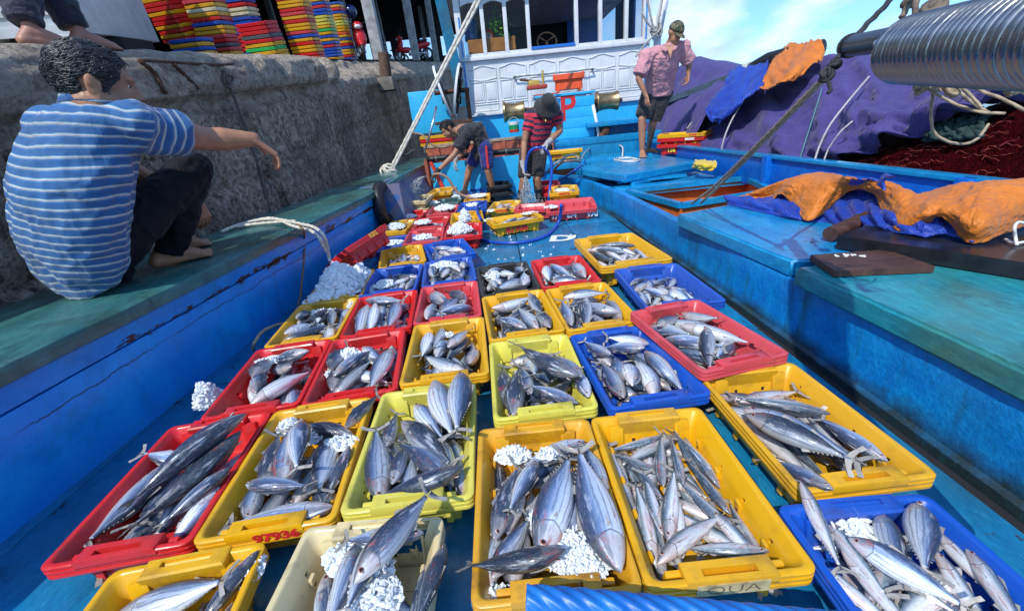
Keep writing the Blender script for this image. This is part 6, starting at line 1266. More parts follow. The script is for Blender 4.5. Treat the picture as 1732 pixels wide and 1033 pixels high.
HAIRB = simple('black_hair', (.010, .009, .009), .42, 0, 60, .5)
EYEW = simple('eye_white', (.7, .68, .64), .2)
def fabric(name, c, c2=None, sc=9, b=.5, rough=.8):
    return cloth_mat(name, c, c2 or tuple(x * .75 for x in c), sc, .25, rough, b)
def striped(name, stops, freq, bump=.4):
    n = NT(name); a = n.n('ShaderNodeAttribute'); a.attribute_name = 'stripe'; v = n.math('FRACT', n.math('MULTIPLY', a.outputs['Fac'], freq))
    c = n.ramp(v, stops, 'CONSTANT'); c = n.mix(n.math('MULTIPLY', n.ramp(n.noise(6, 6), [(.4, 0.0), (.75, .5)]), 1.0), c, (.03, .05, .09)); n.base(c); n.set(Roughness=.82); n.b.inputs['Sheen Weight'].default_value = .2
    n.bump(n.math('ADD', n.noise(7, 4, .55, n.vec((1, 1, .6)), 1.0), n.math('MULTIPLY', n.noise(170, 2), .05)), bump, .03); return n.mat
def remesh(b, vox, sm=4, name='skin'):
    me = b.mesh(name, [], fix=True) if False else None
    m = bpy.data.meshes.new(name); m.from_pydata([tuple(v) for v in b.v], [], b.f); bm = bmesh.new(); bm.from_mesh(m); bmesh.ops.recalc_face_normals(bm, faces=bm.faces[:]); bm.to_mesh(m); bm.free()
    r = baked(m, [('REMESH', dict(mode='VOXEL', voxel_size=vox, adaptivity=0.0)), ('SMOOTH', dict(factor=.5, iterations=sm))], name); bpy.data.meshes.remove(m); smooth_all(r); return r
def wrinkle(me, amp, sc, seed=0, stretch=(1, 1, 1)):
    n = len(me.vertices); co = np.zeros(n * 3); me.vertices.foreach_get('co', co); no = np.zeros(n * 3); me.vertex_normals.foreach_get('vector', no) if hasattr(me, 'vertex_normals') else None
    co = co.reshape(-1, 3); no = no.reshape(-1, 3); d = np.array([mnoise.fractal(Vector((p[0] * stretch[0] * sc + seed, p[1] * stretch[1] * sc, p[2] * stretch[2] * sc)), 1, 2, 3) for p in co]); r = 1 - 2 * np.abs(d); co += no * ((r - .4) * amp)[:, None]
    me.vertices.foreach_set('co', co.ravel()); me.update(); return me
def stripe_attr(me, arms, spine, sc=1.0):
    """distance along the spine for torso vertices, along the sleeve for the rest"""
    co = np.zeros(len(me.vertices) * 3); me.vertices.foreach_get('co', co); co = co.reshape(-1, 3); P0 = np.array(tuple(spine[0])); ax = np.array(tuple((Vector(spine[-1]) - Vector(spine[0])).normalized())); ax = ax * .35 + np.array((0, 0, .72)); val = (co - P0) @ ax + .012 * np.sin(co[:, 0] * 9 + co[:, 2] * 5) + 5
    for a, b_, r in arms:
        a = np.array(tuple(a)); b_ = np.array(tuple(b_)); d = b_ - a; L_ = np.linalg.norm(d); t = ((co - a) @ d) / L_ ** 2; q = np.linalg.norm(co - (a + np.clip(t, 0, 1.2)[:, None] * d), axis=1); m = (q < r) & (t > .12); val[m] = 10 + t[m] * L_
    at_ = me.attributes.new('stripe', 'FLOAT', 'POINT'); at_.data.foreach_set('value', val.astype(np.float32))
def ring_loft(b, rings, n=24):
    """closed solid from (centre, u, v) ellipses"""
    V = []
    for c, u, v in rings:
        for k in range(n): a = 2 * math.pi * k / n; V.append(Vector(c) + Vector(u) * math.cos(a) + Vector(v) * math.sin(a))
    m = len(rings); b.add(V, [(i * n + k, i * n + (k + 1) % n, (i + 1) * n + (k + 1) % n, (i + 1) * n + k) for i in range(m - 1) for k in range(n)] + [tuple(range(n))[::-1], tuple(range((m - 1) * n, m * n))])
def frustum(b, p0, r0, p1, r1, n=18, mid=None):
    p0 = Vector(p0); p1 = Vector(p1); pts = [p0.lerp(p1, k / 6) for k in range(7)]; b.tube(pts, [r0 + (r1 - r0) * k / 6 + (mid or 0) * math.sin(math.pi * k / 6) for k in range(7)], n)
def hand(b, wr, d, nrm, s, curl=.35, spread=.12, thumb=1, glove=1.0):
    """palm and five bent fingers; d towards the knuckles, nrm out of the palm"""
    wr = Vector(wr); d = Vector(d).normalized(); nrm = (Vector(nrm) - d * Vector(nrm).dot(d)).normalized(); sd = d.cross(nrm) * thumb; L_ = .088 * s
    for k in (-1.3, -.45, .45, 1.3): b.cap(wr + sd * k * .013 * s, .015 * s * glove, wr + d * L_ + sd * k * .0205 * s, .0125 * s * glove, 10)
    for k, ln in zip((1.35, .45, -.45, -1.35), (.070, .080, .074, .058)):
        p = wr + d * L_ + sd * k * .0205 * s; dirv = (d + sd * k * spread * .35).normalized(); r = .0085 * s * glove; c = curl * (1 + .12 * k)
        for seg, f_ in enumerate((.42, .32, .26)):
            a = c * (1.0 + seg * .5); dirv = (dirv * math.cos(a) + nrm * math.sin(a)).normalized(); q = p + dirv * ln * f_ * s; b.cap(p, r, q, r * .92, 9); p = q; r *= .92
    p = wr + sd * .024 * s + d * .02 * s; dv = (d * .62 + sd * .75 + nrm * .3).normalized(); r = .0105 * s * glove
    for f_ in (.045, .034, .026): q = p + dv * f_ * s; b.cap(p, r, q, r * .9, 9); p = q; r *= .9; dv = (dv + d * .30 + nrm * .12).normalized()
def foot(b, ank, toe_dir, s, up=Vector((0, 0, 1)), floor=None):
    ank = Vector(ank); f_ = Vector(toe_dir); f_ = (f_ - up * f_.dot(up)).normalized(); sd = f_.cross(up); base = ank - up * (.072 * s) if floor is None else Vector((ank.x, ank.y, floor))
    heel = base - f_ * .045 * s + up * .030 * s; b.cap(ank, .036 * s, heel, .030 * s); ball = base + f_ * .125 * s + up * .022 * s
    for k in (-1, 0, 1): b.cap(ank + f_ * .02 * s - up * .01 * s + sd * k * .008 * s, .034 * s, ball + sd * k * .026 * s, .021 * s); b.cap(heel + sd * k * .008 * s, .026 * s, ball + sd * k * .024 * s, .020 * s)
    for k, ln, r in ((-1.7, .052, .0135), (-.75, .046, .010), (.1, .042, .0095), (.95, .036, .009), (1.7, .028, .0085)): b.cap(ball + sd * k * .0235 * s - up * .006 * s, r * s * 1.1, ball + f_ * ln * s + sd * k * .025 * s - up * (.022 - r) * s, r * s, 9)
def head_geo(b, c, f_, up, s):
    f_ = Vector(f_).normalized(); up = Vector(up); up = (up - f_ * up.dot(f_)).normalized(); r = f_.cross(up); R = Matrix((f_, r, up)).transposed(); P = lambda a, q, u: Vector(c) + (f_ * a + r * q + up * u) * s
    E = lambda p, rr: b.sphere(p, tuple(x * s for x in rr), 20, R)
    E(P(-.012, 0, .022), (.098, .077, .090)); E(P(.032, 0, -.035), (.060, .060, .078)); E(P(.055, 0, -.095), (.026, .026, .022)); E(P(.040, .030, -.05), (.038, .030, .035)); E(P(.040, -.030, -.05), (.038, .030, .035))
    E(P(.074, 0, .026), (.018, .050, .016)); b.cap(P(.084, 0, .012), .010 * s, P(.099, 0, -.024), .0135 * s, 10); E(P(.096, .011, -.030), (.010, .009, .008)); E(P(.096, -.011, -.030), (.010, .009, .008)); E(P(.083, 0, -.058), (.013, .024, .008)); E(P(.081, 0, -.070), (.012, .020, .008))
    for q in (1, -1):
        E(P(-.010, q * .080, -.008), (.020, .009, .030)); E(P(-.016, q * .086, .004), (.014, .008, .020)); E(P(.0, q * .078, -.034), (.010, .008, .011))
    return f_, r, up, P, R
def eyes(c, frame, s, parent, skin):
    f_, r, up, P, R = frame
    for q in (1, -1):
        b = MB(); b.sphere(P(.067, q * .026, .005), .0098 * s, 12); b.sphere(P(.0745, q * .026, .004), .0050 * s, 10, mi=1); o = b.build('eye', [EYEW, M['dark']], smooth=True); wparent(o, parent)
def hair_cap(name, c, frame, s, mat, parent, locks=260, seed=1, front=.045, low=-.06, thick=1.10, wave=1.0, lr=.004):
    f_, r, up, P, R = frame; rn = random.Random(seed); b = MB(); n, m = 40, 26; ctr = P(-.012, 0, .022); rad_ = Vector((.098, .077, .090)) * s * thick; rows = []
    def inside(v):                                     # v unit direction in head frame
        x, y, z = v; lim = low / .09 if x < .25 else low / .09 + (x - .25) * (1.9 if abs(y) > .72 else 2.1)
        if abs(y) > .62 and -.25 < x < .30: lim = max(lim, .02)
        return z > lim
    def surf(x, y, z, k=1.0):
        nz_ = 1 + .05 * fbm((x * 2.5 + seed, y * 2.5, z * 2.5)); return ctr + (f_ * x * rad_.x + r * y * rad_.y + up * z * rad_.z) * k * nz_
    G_ = []
    for i in range(m + 1):
        th = math.pi * i / m; G_.append([(math.sin(th) * math.cos(2 * math.pi * k / n), math.sin(th) * math.sin(2 * math.pi * k / n), math.cos(th)) for k in range(n)])
    V = [surf(*v) for row in G_ for v in row]; V2 = [surf(*v, .86) for row in G_ for v in row]; F = []; used = set()
    for i in range(m):
        for k in range(n):
            ids = (i * n + k, (i + 1) * n + k, (i + 1) * n + (k + 1) % n, i * n + (k + 1) % n)
            if all(inside(G_[q // n][q % n]) for q in ids): F.append(ids)
    b.add(V, F); b.add(V2, [f[::-1] for f in F])
    for q in range(locks):                             # wavy locks combed back and down
        while True:
            v = Vector((rn.gauss(0, 1), rn.gauss(0, 1), rn.gauss(0, 1))).normalized()
            if inside(v) and v.z > -.55: break
        dirv = Vector((-.75 + rn.uniform(-.5, .5), rn.uniform(-.6, .6) + v.y * .5, -.55 + rn.uniform(-.4, .3))) * wave + Vector((rn.uniform(-.3, .3), rn.uniform(-.3, .3), 0)); pts = []; p = v.copy(); a0 = rn.uniform(0, 6.28)
        for t in range(7):
            pts.append(surf(*p, 1.005 + .05 * math.sin(t * 1.0 + a0) * .6 + .025)); tng = (dirv - p * dirv.dot(p)); p = (p + tng * .075 + p.cross(dirv) * .045 * math.sin(t * 1.3 + a0)).normalized()
            if not inside(p) and t > 3: break
        if len(pts) > 3: b.tube(cr(pts, 2), [lr * s * (1.15 - .9 * k / (2 * len(pts) - 2)) for k in range(2 * len(pts) - 1)], 5, cap=False)
    o = b.build(name, mat, smooth=True); wparent(o, parent); return o
def wparent(o, p): o.parent = p; o.matrix_parent_inverse = Matrix.Translation(-Vector(p.location))
def limb(b, pts, rs, n=14):
    for (p, q), (r0, r1) in zip(zip(pts, pts[1:]), zip(rs, rs[1:])): b.cap(p, r0, q, r1, n)
def add_cloth(name, b, vox, mat, parent, amp=.006, sc=14, seed=0, sm=4, st=None, stretch=(1, 1, 1)):
    me = remesh(b, vox, sm, name)
    if st: stripe_attr(me, *st)
    wrinkle(me, amp, sc, seed, stretch); me.materials.append(mat); smooth_all(me); o = link(name, me); wparent(o, parent); return o
def body_done(b, vox, mat, parent, sm=3):
    me = remesh(b, vox, sm, 'body'); me.materials.append(mat); o = link('body', me); wparent(o, parent); return o
V_ = Vector
# ---------------------------------------------------------------- the man squatting on the gunwale (seen from behind)
s = 1.22; zg = .566
SQ = empty('person', at(300, 445, z=zg)); tag(SQ, 'man in blue and white striped polo squatting on the gunwale, right arm held out', 'person')
nb = at(168, 176, Y=1.95); ub = at(150, 225, Y=1.90); mbk = at(128, 320, Y=1.90); pel = at(152, 428, Y=2.0)
shR = at(232, 210, Y=1.93); shL = at(90, 218, Y=2.03); elR = at(352, 236, Y=2.24); wrR = at(428, 236, Y=2.36)
ankR = at(284, 436, Y=2.30); kneeR = at(328, 284, Y=2.42); hipR = pel + V_((.10, .02, .02)); hipL = pel + V_((-.10, .12, .02)); kneeL = at(318, 300, Y=2.72); ankL = at(292, 418, Y=2.60)
hc = at(166, 143, Y=1.97); hf = V_((.76, .62, -.18)); hs = 1.27
b = MB(); fr = head_geo(b, hc, hf, (.05, -.05, 1), hs)
limb(b, [hc - V_((0.02, .0, .05)), nb], [.072 * s, .078 * s]); limb(b, [nb, ub + V_((0, .05, 0)), mbk + V_((0, .07, 0)), pel], [.062 * s, .08 * s, .10 * s, .10 * s]); limb(b, [shL, shR], [.05 * s, .05 * s])
limb(b, [shR, shR.lerp(elR, .5), elR, elR.lerp(wrR, .3), wrR], [.060 * s, .054 * s, .044 * s, .047 * s, .029 * s])
hd = (at(462, 258, Y=2.42) - wrR); hand(b, wrR + hd.normalized() * .005, hd, V_((-.25, .15, -1)), s * .98, .50, .8, 1)
elL = at(262, 312, Y=2.44); wrL = at(330, 338, Y=2.66); limb(b, [shL, elL, wrL], [.055 * s, .042 * s, .027 * s]); hand(b, wrL, at(346, 372, Y=2.68) - wrL, V_((-.6, .3, -.3)), s * 1.05, .35, .2, -1)
limb(b, [hipR, kneeR, kneeR.lerp(ankR, .35), ankR], [.085 * s, .058 * s, .056 * s, .036 * s]); limb(b, [hipL, kneeL, kneeL.lerp(ankL, .35), ankL], [.085 * s, .058 * s, .056 * s, .036 * s])
td = at(352, 432, z=zg) - at(262, 455, z=zg); foot(b, V_((ankR.x, ankR.y, zg + .075 * s)), td, s, floor=zg); foot(b, V_((ankL.x, ankL.y, zg + .075 * s)), V_((.5, .8, 0)), s, floor=zg)
body_done(b, .0048, SK1, SQ); eyes(hc, fr, hs, SQ, SK1); hair_cap('hair', hc, fr, hs, HAIR.mat, SQ, 2600, 3, thick=1.045, wave=1.0, lr=.0017)
# trousers
b = MB(); limb(b, [hipR, hipR.lerp(kneeR, .5), kneeR], [.125, .108, .088]); limb(b, [hipL, kneeL], [.12, .088]); frustum(b, kneeR, .086, kneeR.lerp(ankR, .94), .070, mid=.006); b.sphere(kneeR, .088, 14); b.sphere(kneeL, .088, 14); frustum(b, kneeL, .086, kneeL.lerp(ankL, .92), .07); limb(b, [pel + V_((-.03, -.02, -.02)), hipR], [.135, .12]); limb(b, [pel + V_((-.08, .06, -.0)), hipL], [.13, .12])
low = at(190, 458, Y=2.06); limb(b, [pel, low], [.13, .085])
TR = NT('black_trousers'); TR.base(TR.ramp(TR.noise(5, 4), [(.35, (.003, .0035, .006)), (.7, (.007, .008, .013))])); TR.set(Roughness=.7); TR.b.inputs['Specular IOR Level'].default_value = .2; TR.b.inputs['Sheen Weight'].default_value = .04; TR.bump(TR.noise(9, 5, .6, TR.vec((1, 1, .4)), .8), .7, .03)
add_cloth('trousers', b, .008, TR.mat, SQ, .010, 9, 3)
# polo shirt: torso lofted along the bent spine, sleeves, collar
lat = (shR - shL).normalized(); b = MB(); hem = at(150, 455, Y=1.99); bk = lambda d: V_((-.1, -1, .0)).normalized() * d
rings = [(hem, lat * .235, V_((-.05, .17, .10))), (at(138, 425, Y=1.96), lat * .262, V_((-.02, .19, .08))), (at(124, 375, Y=1.92), lat * .278, V_((0, .195, .05))), (at(122, 315, Y=1.91), lat * .275, V_((0, .19, -.01))), (at(132, 262, Y=1.93), lat * .262, V_((0, .17, -.03))), (at(148, 222, Y=1.95), lat * .240, V_((0, .145, -.05))), (at(158, 200, Y=1.965), lat * .190, V_((0, .115, -.05))), (at(164, 184, Y=1.975), lat * .125, V_((.0, .098, -.03))), (at(166, 170, Y=1.98), lat * .092, V_((.0, .085, -.03)))]
ring_loft(b, rings, 30); sle = shR.lerp(elR, .60); frustum(b, shR + V_((-.05, -.02, -.01)), .100, sle, .098, mid=-.004); frustum(b, shL + V_((.03, 0, 0)), .095, shL.lerp(elL, .5), .09); limb(b, [shL, shR], [.090, .090])
SHIRT = striped('striped_polo', [(0, (.016, .11, .31)), (.44, (.028, .16, .38)), (.58, (.36, .42, .48)), (.63, (.24, .11, .18)), (.67, (.52, .58, .58)), (.79, (.11, .30, .42)), (.88, (.016, .10, .29))], 1 / .0385, .55)
spine = [r_[0] for r_ in rings]
add_cloth('shirt', b, .008, SHIRT, SQ, .013, 7, 5, 14, ([(shR + V_((-.03, 0, 0)), sle, .135), (shL, shL.lerp(elL, .5), .12)], spine), (1, 1, .8))
b = MB(); cc = at(165, 181, Y=1.985); ring_loft(b, [(cc - V_((0, 0, .015)), lat * .150, V_((.0, .125, -.035))), (cc + V_((.006, .0, .040)), lat * .112, V_((.0, .104, -.03))), (cc + V_((.006, .0, .047)), lat * .105, V_((.0, .092, -.03))), (cc - V_((0, 0, .01)), lat * .11, V_((.0, .10, -.03)))], 28)
me = b.mesh('collar', SHIRT, smooth=True); a_ = me.attributes.new('stripe', 'FLOAT', 'POINT'); a_.data.foreach_set('value', np.array([(v.co.z - cc.z) * 1.0 + .02 for v in me.vertices], dtype=np.float32)); o = link('collar', me); wparent(o, SQ)

# ---------------------------------------------------------------- generic clothed standing figures
def shorts(b, hipR, hipL, kneeR, kneeL, waist, lat, fwd, s, ln=.8, rk=.085, rh=.115):
    for h_, k_ in ((hipR, kneeR), (hipL, kneeL)): frustum(b, h_ + V_((0, 0, .03)), rh * s, h_.lerp(k_, ln), rk * s)
    limb(b, [hipL, hipR], [.112 * s, .112 * s]); mid_ = (hipR + hipL) / 2; ring_loft(b, [(mid_, lat * .165 * s, fwd * .125 * s), (waist, lat * .155 * s, fwd * .115 * s)])
# bending man in the black T-shirt
s = 1.0; Yb = 6.78
BL = empty('person', (-.35, Yb, 0)); tag(BL, 'man in black T-shirt and blue shorts with a red stripe, bending over with a hose', 'person')
hp = at(817, 246, Y=Yb + .05); hipR = hp + V_((.03, -.10, -.02)); hipL = hp + V_((-.02, .10, -.02)); kneeR = at(826, 290, Y=Yb - .10); kneeL = at(794, 285, Y=Yb + .14); ankR = at(836, 327, Y=Yb - .02); ankL = at(786, 322, Y=Yb + .12)
shR = at(788, 228, Y=Yb - .16); shL = at(792, 222, Y=Yb + .18); mid = at(808, 222, Y=Yb + .02); neck = at(774, 222, Y=Yb + .01); hc = at(757, 219, Y=Yb - .02)
elR = at(768, 262, Y=Yb - .24); wrR = at(738, 292, Y=Yb - .30); elL = at(780, 262, Y=Yb + .18); wrL = at(771, 272, Y=Yb + .12)
hf = V_((-.72, -.38, -.52)); b = MB(); fr = head_geo(b, hc, hf, (-.55, 0, .8), 1.02); limb(b, [hc, neck, neck.lerp(mid, .3)], [.055, .058, .08]); limb(b, [neck.lerp(mid, .2), mid, hp], [.10, .125, .12]); limb(b, [shL, shR], [.06, .06])
limb(b, [shR, elR, elR.lerp(wrR, .3), wrR], [.052, .041, .042, .027]); limb(b, [shL, elL, wrL], [.05, .04, .027])
limb(b, [hipR, kneeR, kneeR.lerp(ankR, .3), ankR], [.085, .056, .056, .036]); limb(b, [hipL, kneeL, kneeL.lerp(ankL, .3), ankL], [.085, .056, .056, .036]); foot(b, ankR, V_((.15, -1, 0)), s); foot(b, ankL, V_((-.75, -.6, 0)), s)
hand(b, wrR, V_((-.7, -.1, -.65)), V_((.3, .2, -.8)), s, .55); hand(b, wrL, V_((-.3, -.2, -.9)), V_((.9, 0, -.2)), s, .5)
body_done(b, .0075, SK2, BL); eyes(hc, fr, 1.02, BL, SK2); hair_cap('hair', hc, fr, 1.02, HAIRB, BL, 240, 5, thick=1.13, lr=.006)
lat = V_((.05, 1, 0)).normalized(); b = MB(); ax = (neck - hp).normalized(); nrm = lat.cross(ax).normalized()
ring_loft(b, [(hp + ax * -.02 + V_((0, 0, .0)), lat * .175, nrm * .135), (hp.lerp(mid, .5) + nrm * .0, lat * .185, nrm * .15), (mid, lat * .195, nrm * .15), (mid.lerp(neck, .55), lat * .205, nrm * .135), (mid.lerp(neck, .88), lat * .12, nrm * .09), (neck, lat * .07, nrm * .065)])
frustum(b, shR + V_((.03, .02, .01)), .085, shR.lerp(elR, .72), .082); frustum(b, shL, .085, shL.lerp(elL, .7), .08); limb(b, [shL, shR], [.080, .080]); hang = at(806, 266, Y=Yb - .02); b.cap(hp.lerp(mid, .4), .11, hang, .05)
BT = fabric('black_tee', (.012, .012, .016), (.020, .019, .022), 8, .6); add_cloth('shirt', b, .010, BT, BL, .014, 8, 11)
b = MB(); shorts(b, hipR, hipL, kneeR, kneeL, hp + ax * .06, lat, nrm, 1.0, .86, .098, .115); NAVY = fabric('navy_shorts', (.012, .025, .20), (.008, .014, .12), 9, .5); add_cloth('shorts', b, .009, NAVY, BL, .010, 9, 13)
b = MB(); pts = [hipR + V_((.02, -.118, .02)), hipR.lerp(kneeR, .45) + V_((.01, -.112, 0)), hipR.lerp(kneeR, .85) + V_((.005, -.103, 0))]; b.grid([[p + V_((-.016, .0, 0)), p + V_((.016, 0, 0))] for p in cr(pts, 6)]); me = baked(b.mesh('side_stripe', simple('red_stripe', (.5, .02, .02), .7)), [('SOLIDIFY', dict(thickness=.012))], 'side_stripe'); o = link('side_stripe', me); wparent(o, BL)
GLV = fabric('grey_glove', (.42, .40, .38), (.30, .28, .27), 20, .4); GLB = fabric('black_glove', (.015, .015, .017), (.03, .03, .032), 20, .4)
def glove(wr, d, nrm, mat, parent, curl, thumb=1, cuff=None):
    b = MB(); hand(b, wr, d, nrm, 1.10, curl, .15, thumb, 1.25); d = Vector(d).normalized(); frustum(b, Vector(wr) - d * .075, .040, Vector(wr) + d * .02, .034); add_cloth('glove', b, .0055, mat, parent, .002, 30, 3, 2)
glove(wrR, V_((-.7, -.1, -.65)), V_((.3, .2, -.8)), GLB, BL, .55); glove(wrL, V_((-.3, -.2, -.9)), V_((.9, 0, -.2)), GLV, BL, .5)

# man with the hat and hose
Yr = 6.05
RD = empty('person', (.45, Yr, 0)); tag(RD, 'man in black bucket hat and red striped T-shirt spraying with a blue hose', 'person')
hp = at(903, 256, Y=Yr + .06); lat = V_((.98, -.16, 0)).normalized(); fwd = V_((-.12, -.99, 0)).normalized(); hipR = hp + lat * -.09; hipL = hp + lat * .09
kneeR = at(886, 306, Y=Yr - .04); kneeL = at(908, 303, Y=Yr - .06); ankR = at(880, 343, Y=Yr + .02); ankL = at(913, 338, Y=Yr + .02); shR = at(896, 197, Y=Yr - .10); shL = at(944, 196, Y=Yr - .14); chest = at(916, 208, Y=Yr - .10); neck = at(922, 188, Y=Yr - .20); hc = at(926, 181, Y=Yr - .26)
elR = at(887, 240, Y=Yr - .13); wrR = at(885, 281, Y=Yr - .22); elL = at(947, 222, Y=Yr - .16); wrL = at(926, 242, Y=Yr - .30)
hf = V_((.10, -.62, -.78)); b = MB(); fr = head_geo(b, hc, hf, (.1, -.7, .7), 1.0); limb(b, [hc, neck, chest], [.055, .055, .08]); limb(b, [chest, hp], [.10, .10]); limb(b, [shL, shR], [.055, .055])
limb(b, [shR, shR.lerp(elR, .5), elR, elR.lerp(wrR, .3), wrR], [.056, .053, .042, .043, .028]); limb(b, [shL, shL.lerp(elL, .5), elL, elL.lerp(wrL, .3), wrL], [.056, .053, .042, .043, .028])
limb(b, [hipR, kneeR, kneeR.lerp(ankR, .3), ankR], [.088, .06, .06, .04]); limb(b, [hipL, kneeL, kneeL.lerp(ankL, .3), ankL], [.088, .06, .06, .04]); hand(b, wrR, V_((.05, -.25, -.95)), V_((.9, -.2, 0)), 1, .7, .1, -1); hand(b, wrL, V_((-.75, -.3, -.45)), V_((-.2, -.2, -.9)), 1, .6)
foot(b, ankR, V_((-.2, -1, 0)), 1); foot(b, ankL, V_((.1, -1, 0)), 1); body_done(b, .0075, SK2, RD); eyes(hc, fr, 1.0, RD, SK2)
b = MB(); ring_loft(b, [(hp + V_((0, 0, .0)), lat * .165, fwd * .125), (hp.lerp(chest, .35), lat * .158, fwd * .122), (hp.lerp(chest, .75), lat * .175, fwd * .13), (chest + V_((0, 0, .03)), lat * .195, fwd * .125), (chest.lerp(neck, .6), lat * .15, fwd * .10), (neck + V_((0, 0, -.0)), lat * .075, fwd * .075)])
slR = shR.lerp(elR, .58); slL = shL.lerp(elL, .58); frustum(b, shR + lat * .03, .080, slR, .070); frustum(b, shL - lat * .03, .080, slL, .070); limb(b, [shL, shR], [.078, .078])
RST = striped('red_stripe_tee', [(0, (.58, .02, .045)), (.56, (.012, .012, .05))], 1 / .072, .4); add_cloth('shirt', b, .009, RST, RD, .009, 10, 21, 4, ([(shR, slR, .105), (shL, slL, .105)], [hp, hp.lerp(chest, .5), chest, neck]))
b = MB(); shorts(b, hipR, hipL, kneeR, kneeL, hp + V_((0, 0, .05)), lat, fwd, 1.02, .90, .092, .112); add_cloth('shorts', b, .009, fabric('black_shorts', (.010, .010, .012), (.018, .018, .020), 9, .5), RD, .008, 10, 23)
b = MB()
for k_, a_ in ((kneeR, ankR), (kneeL, ankL)): d_ = (a_ - k_); frustum(b, k_ + d_ * .42, .066, a_ - V_((0, 0, .02)), .054)
for a_ in (ankR, ankL): foot(b, a_, V_((-.1, -1, 0)), 1.22)
bt = NT('wet_boots'); bt.base(bt.ramp(bt.noise(14, 5), [(.45, (.012, .012, .014)), (.62, (.18, .18, .19))])); bt.set(Roughness=.18); add_cloth('boots', b, .010, bt.mat, RD, .003, 12, 2)
hu = fr[2]; hM = Matrix.Translation(hc + hu * .035 - fr[0] * .012) @ hu.to_track_quat('Z', 'Y').to_matrix().to_4x4(); b = MB(); b.lathe([(.01, .118), (.070, .112), (.092, .085), (.102, .03), (.108, .0), (.150, -.035), (.172, -.055), (.168, -.060), (.104, -.006), (.094, .03), (.05, .09), (.01, .095)], hM, 30); o = b.build('hat', fabric('black_hat', (.010, .010, .011), (.02, .02, .02), 15, .4), smooth=True); wparent(o, RD)
tt_ = text_mb('Levi', .035, 0, .001); Mt = Matrix.Translation(hc + hu * .10 + V_((.05, -.085, .02))) @ (Matrix.Rotation(rad(12), 4, 'Z') @ Matrix.Rotation(rad(35), 4, 'X')); 
b = MB(); ring_p = [neck + lat * (.06 * math.cos(a)) + fwd * (.10 * max(0, math.sin(a)) + .03) + V_((0, 0, -.10 * max(0, math.sin(a)) - .0)) for a in [math.pi * k / 12 for k in range(13)]]; b.tube(ring_p, .0035, 6); b.sphere(ring_p[6] + V_((0, -.01, -.02)), (.012, .004, .016), 8); o = b.build('necklace', simple('gold', (.7, .48, .12), .25, .9), smooth=True); wparent(o, RD)
glove(wrR, V_((.05, -.25, -.95)), V_((.9, -.2, 0)), GLV, RD, .7, -1); glove(wrL, V_((-.75, -.3, -.45)), V_((-.2, -.2, -.9)), GLV, RD, .6)

# man in pink on the hatch cover
Yp = 6.92; zf = .432
PK = empty('person', at(1092, 262, z=zf)); tag(PK, 'barefoot man in pink polo shirt, black shorts and camouflage cap on the hatch cover', 'person')
hp = at(1112, 158, Y=Yp + .05); lat = V_((.97, -.25, 0)).normalized(); fwd = V_((-.22, -.97, 0)).normalized(); hipR = hp - lat * .095; hipL = hp + lat * .095
kneeR = at(1086, 202, Y=Yp - .02); kneeL = at(1104, 208, Y=Yp + .12); fR = at(1086, 266, z=zf); fL = at(1101, 259, z=zf); ankR = fR + V_((.02, .06, .075)); ankL = fL + V_((-.03, .05, .075))
shR = at(1091, 94, Y=Yp - .26); shL = at(1157, 80, Y=Yp - .32); chest = at(1122, 102, Y=Yp - .26); neck = at(1131, 79, Y=Yp - .34); hc = at(1142, 57, Y=Yp - .42); elR = at(1080, 133, Y=Yp - .32); wrR = at(1093, 163, Y=Yp - .36); elL = at(1166, 106, Y=Yp - .25); wrL = at(1164, 126, Y=Yp - .26)
hf = V_((.35, -.80, -.48)); b = MB(); fr = head_geo(b, hc, hf, (.25, -.3, .9), 1.08); limb(b, [hc, neck, chest], [.058, .058, .085]); limb(b, [chest, hp], [.105, .105]); limb(b, [shL, shR], [.062, .062])
limb(b, [shR, shR.lerp(elR, .5), elR, elR.lerp(wrR, .3), wrR], [.058, .054, .043, .044, .028]); limb(b, [shL, elL, elL.lerp(wrL, .3), wrL], [.058, .043, .043, .028]); limb(b, [hipR, kneeR, kneeR.lerp(ankR, .3), ankR], [.092, .06, .060, .038]); limb(b, [hipL, kneeL, kneeL.lerp(ankL, .3), ankL], [.092, .06, .06, .038])
hand(b, wrR, at(1097, 186, Y=Yp - .40) - wrR, V_((.7, .3, -.1)), 1.1, .3, .2, -1); hand(b, wrL, at(1162, 140, Y=Yp - .28) - wrL, V_((-.8, -.2, -.2)), 1.1, .5, .1, 1); foot(b, ankR, V_((-.25, -1, 0)), 1.08, floor=zf); foot(b, ankL, V_((.75, -.65, 0)), 1.08, floor=zf); body_done(b, .0075, SK3, PK); eyes(hc, fr, 1.08, PK, SK3)
b = MB(); ring_loft(b, [(hp + V_((0, 0, -.05)), lat * .215, fwd * .16), (hp.lerp(chest, .35), lat * .21, fwd * .16), (hp.lerp(chest, .75), lat * .225, fwd * .16), (chest + V_((0, 0, .03)), lat * .235, fwd * .15), (chest.lerp(neck, .6), lat * .15, fwd * .105), (neck, lat * .085, fwd * .085)])
slR = shR.lerp(elR, .86); slL = shL.lerp(elL, .9); frustum(b, shR + lat * .03, .10, slR, .105); frustum(b, shL - lat * .03, .10, slL, .10); limb(b, [shL, shR], [.09, .09])
PINK = fabric('pink_polo', (.62, .30, .32), (.50, .22, .25), 8, .55); add_cloth('shirt', b, .009, PINK, PK, .013, 8, 31)
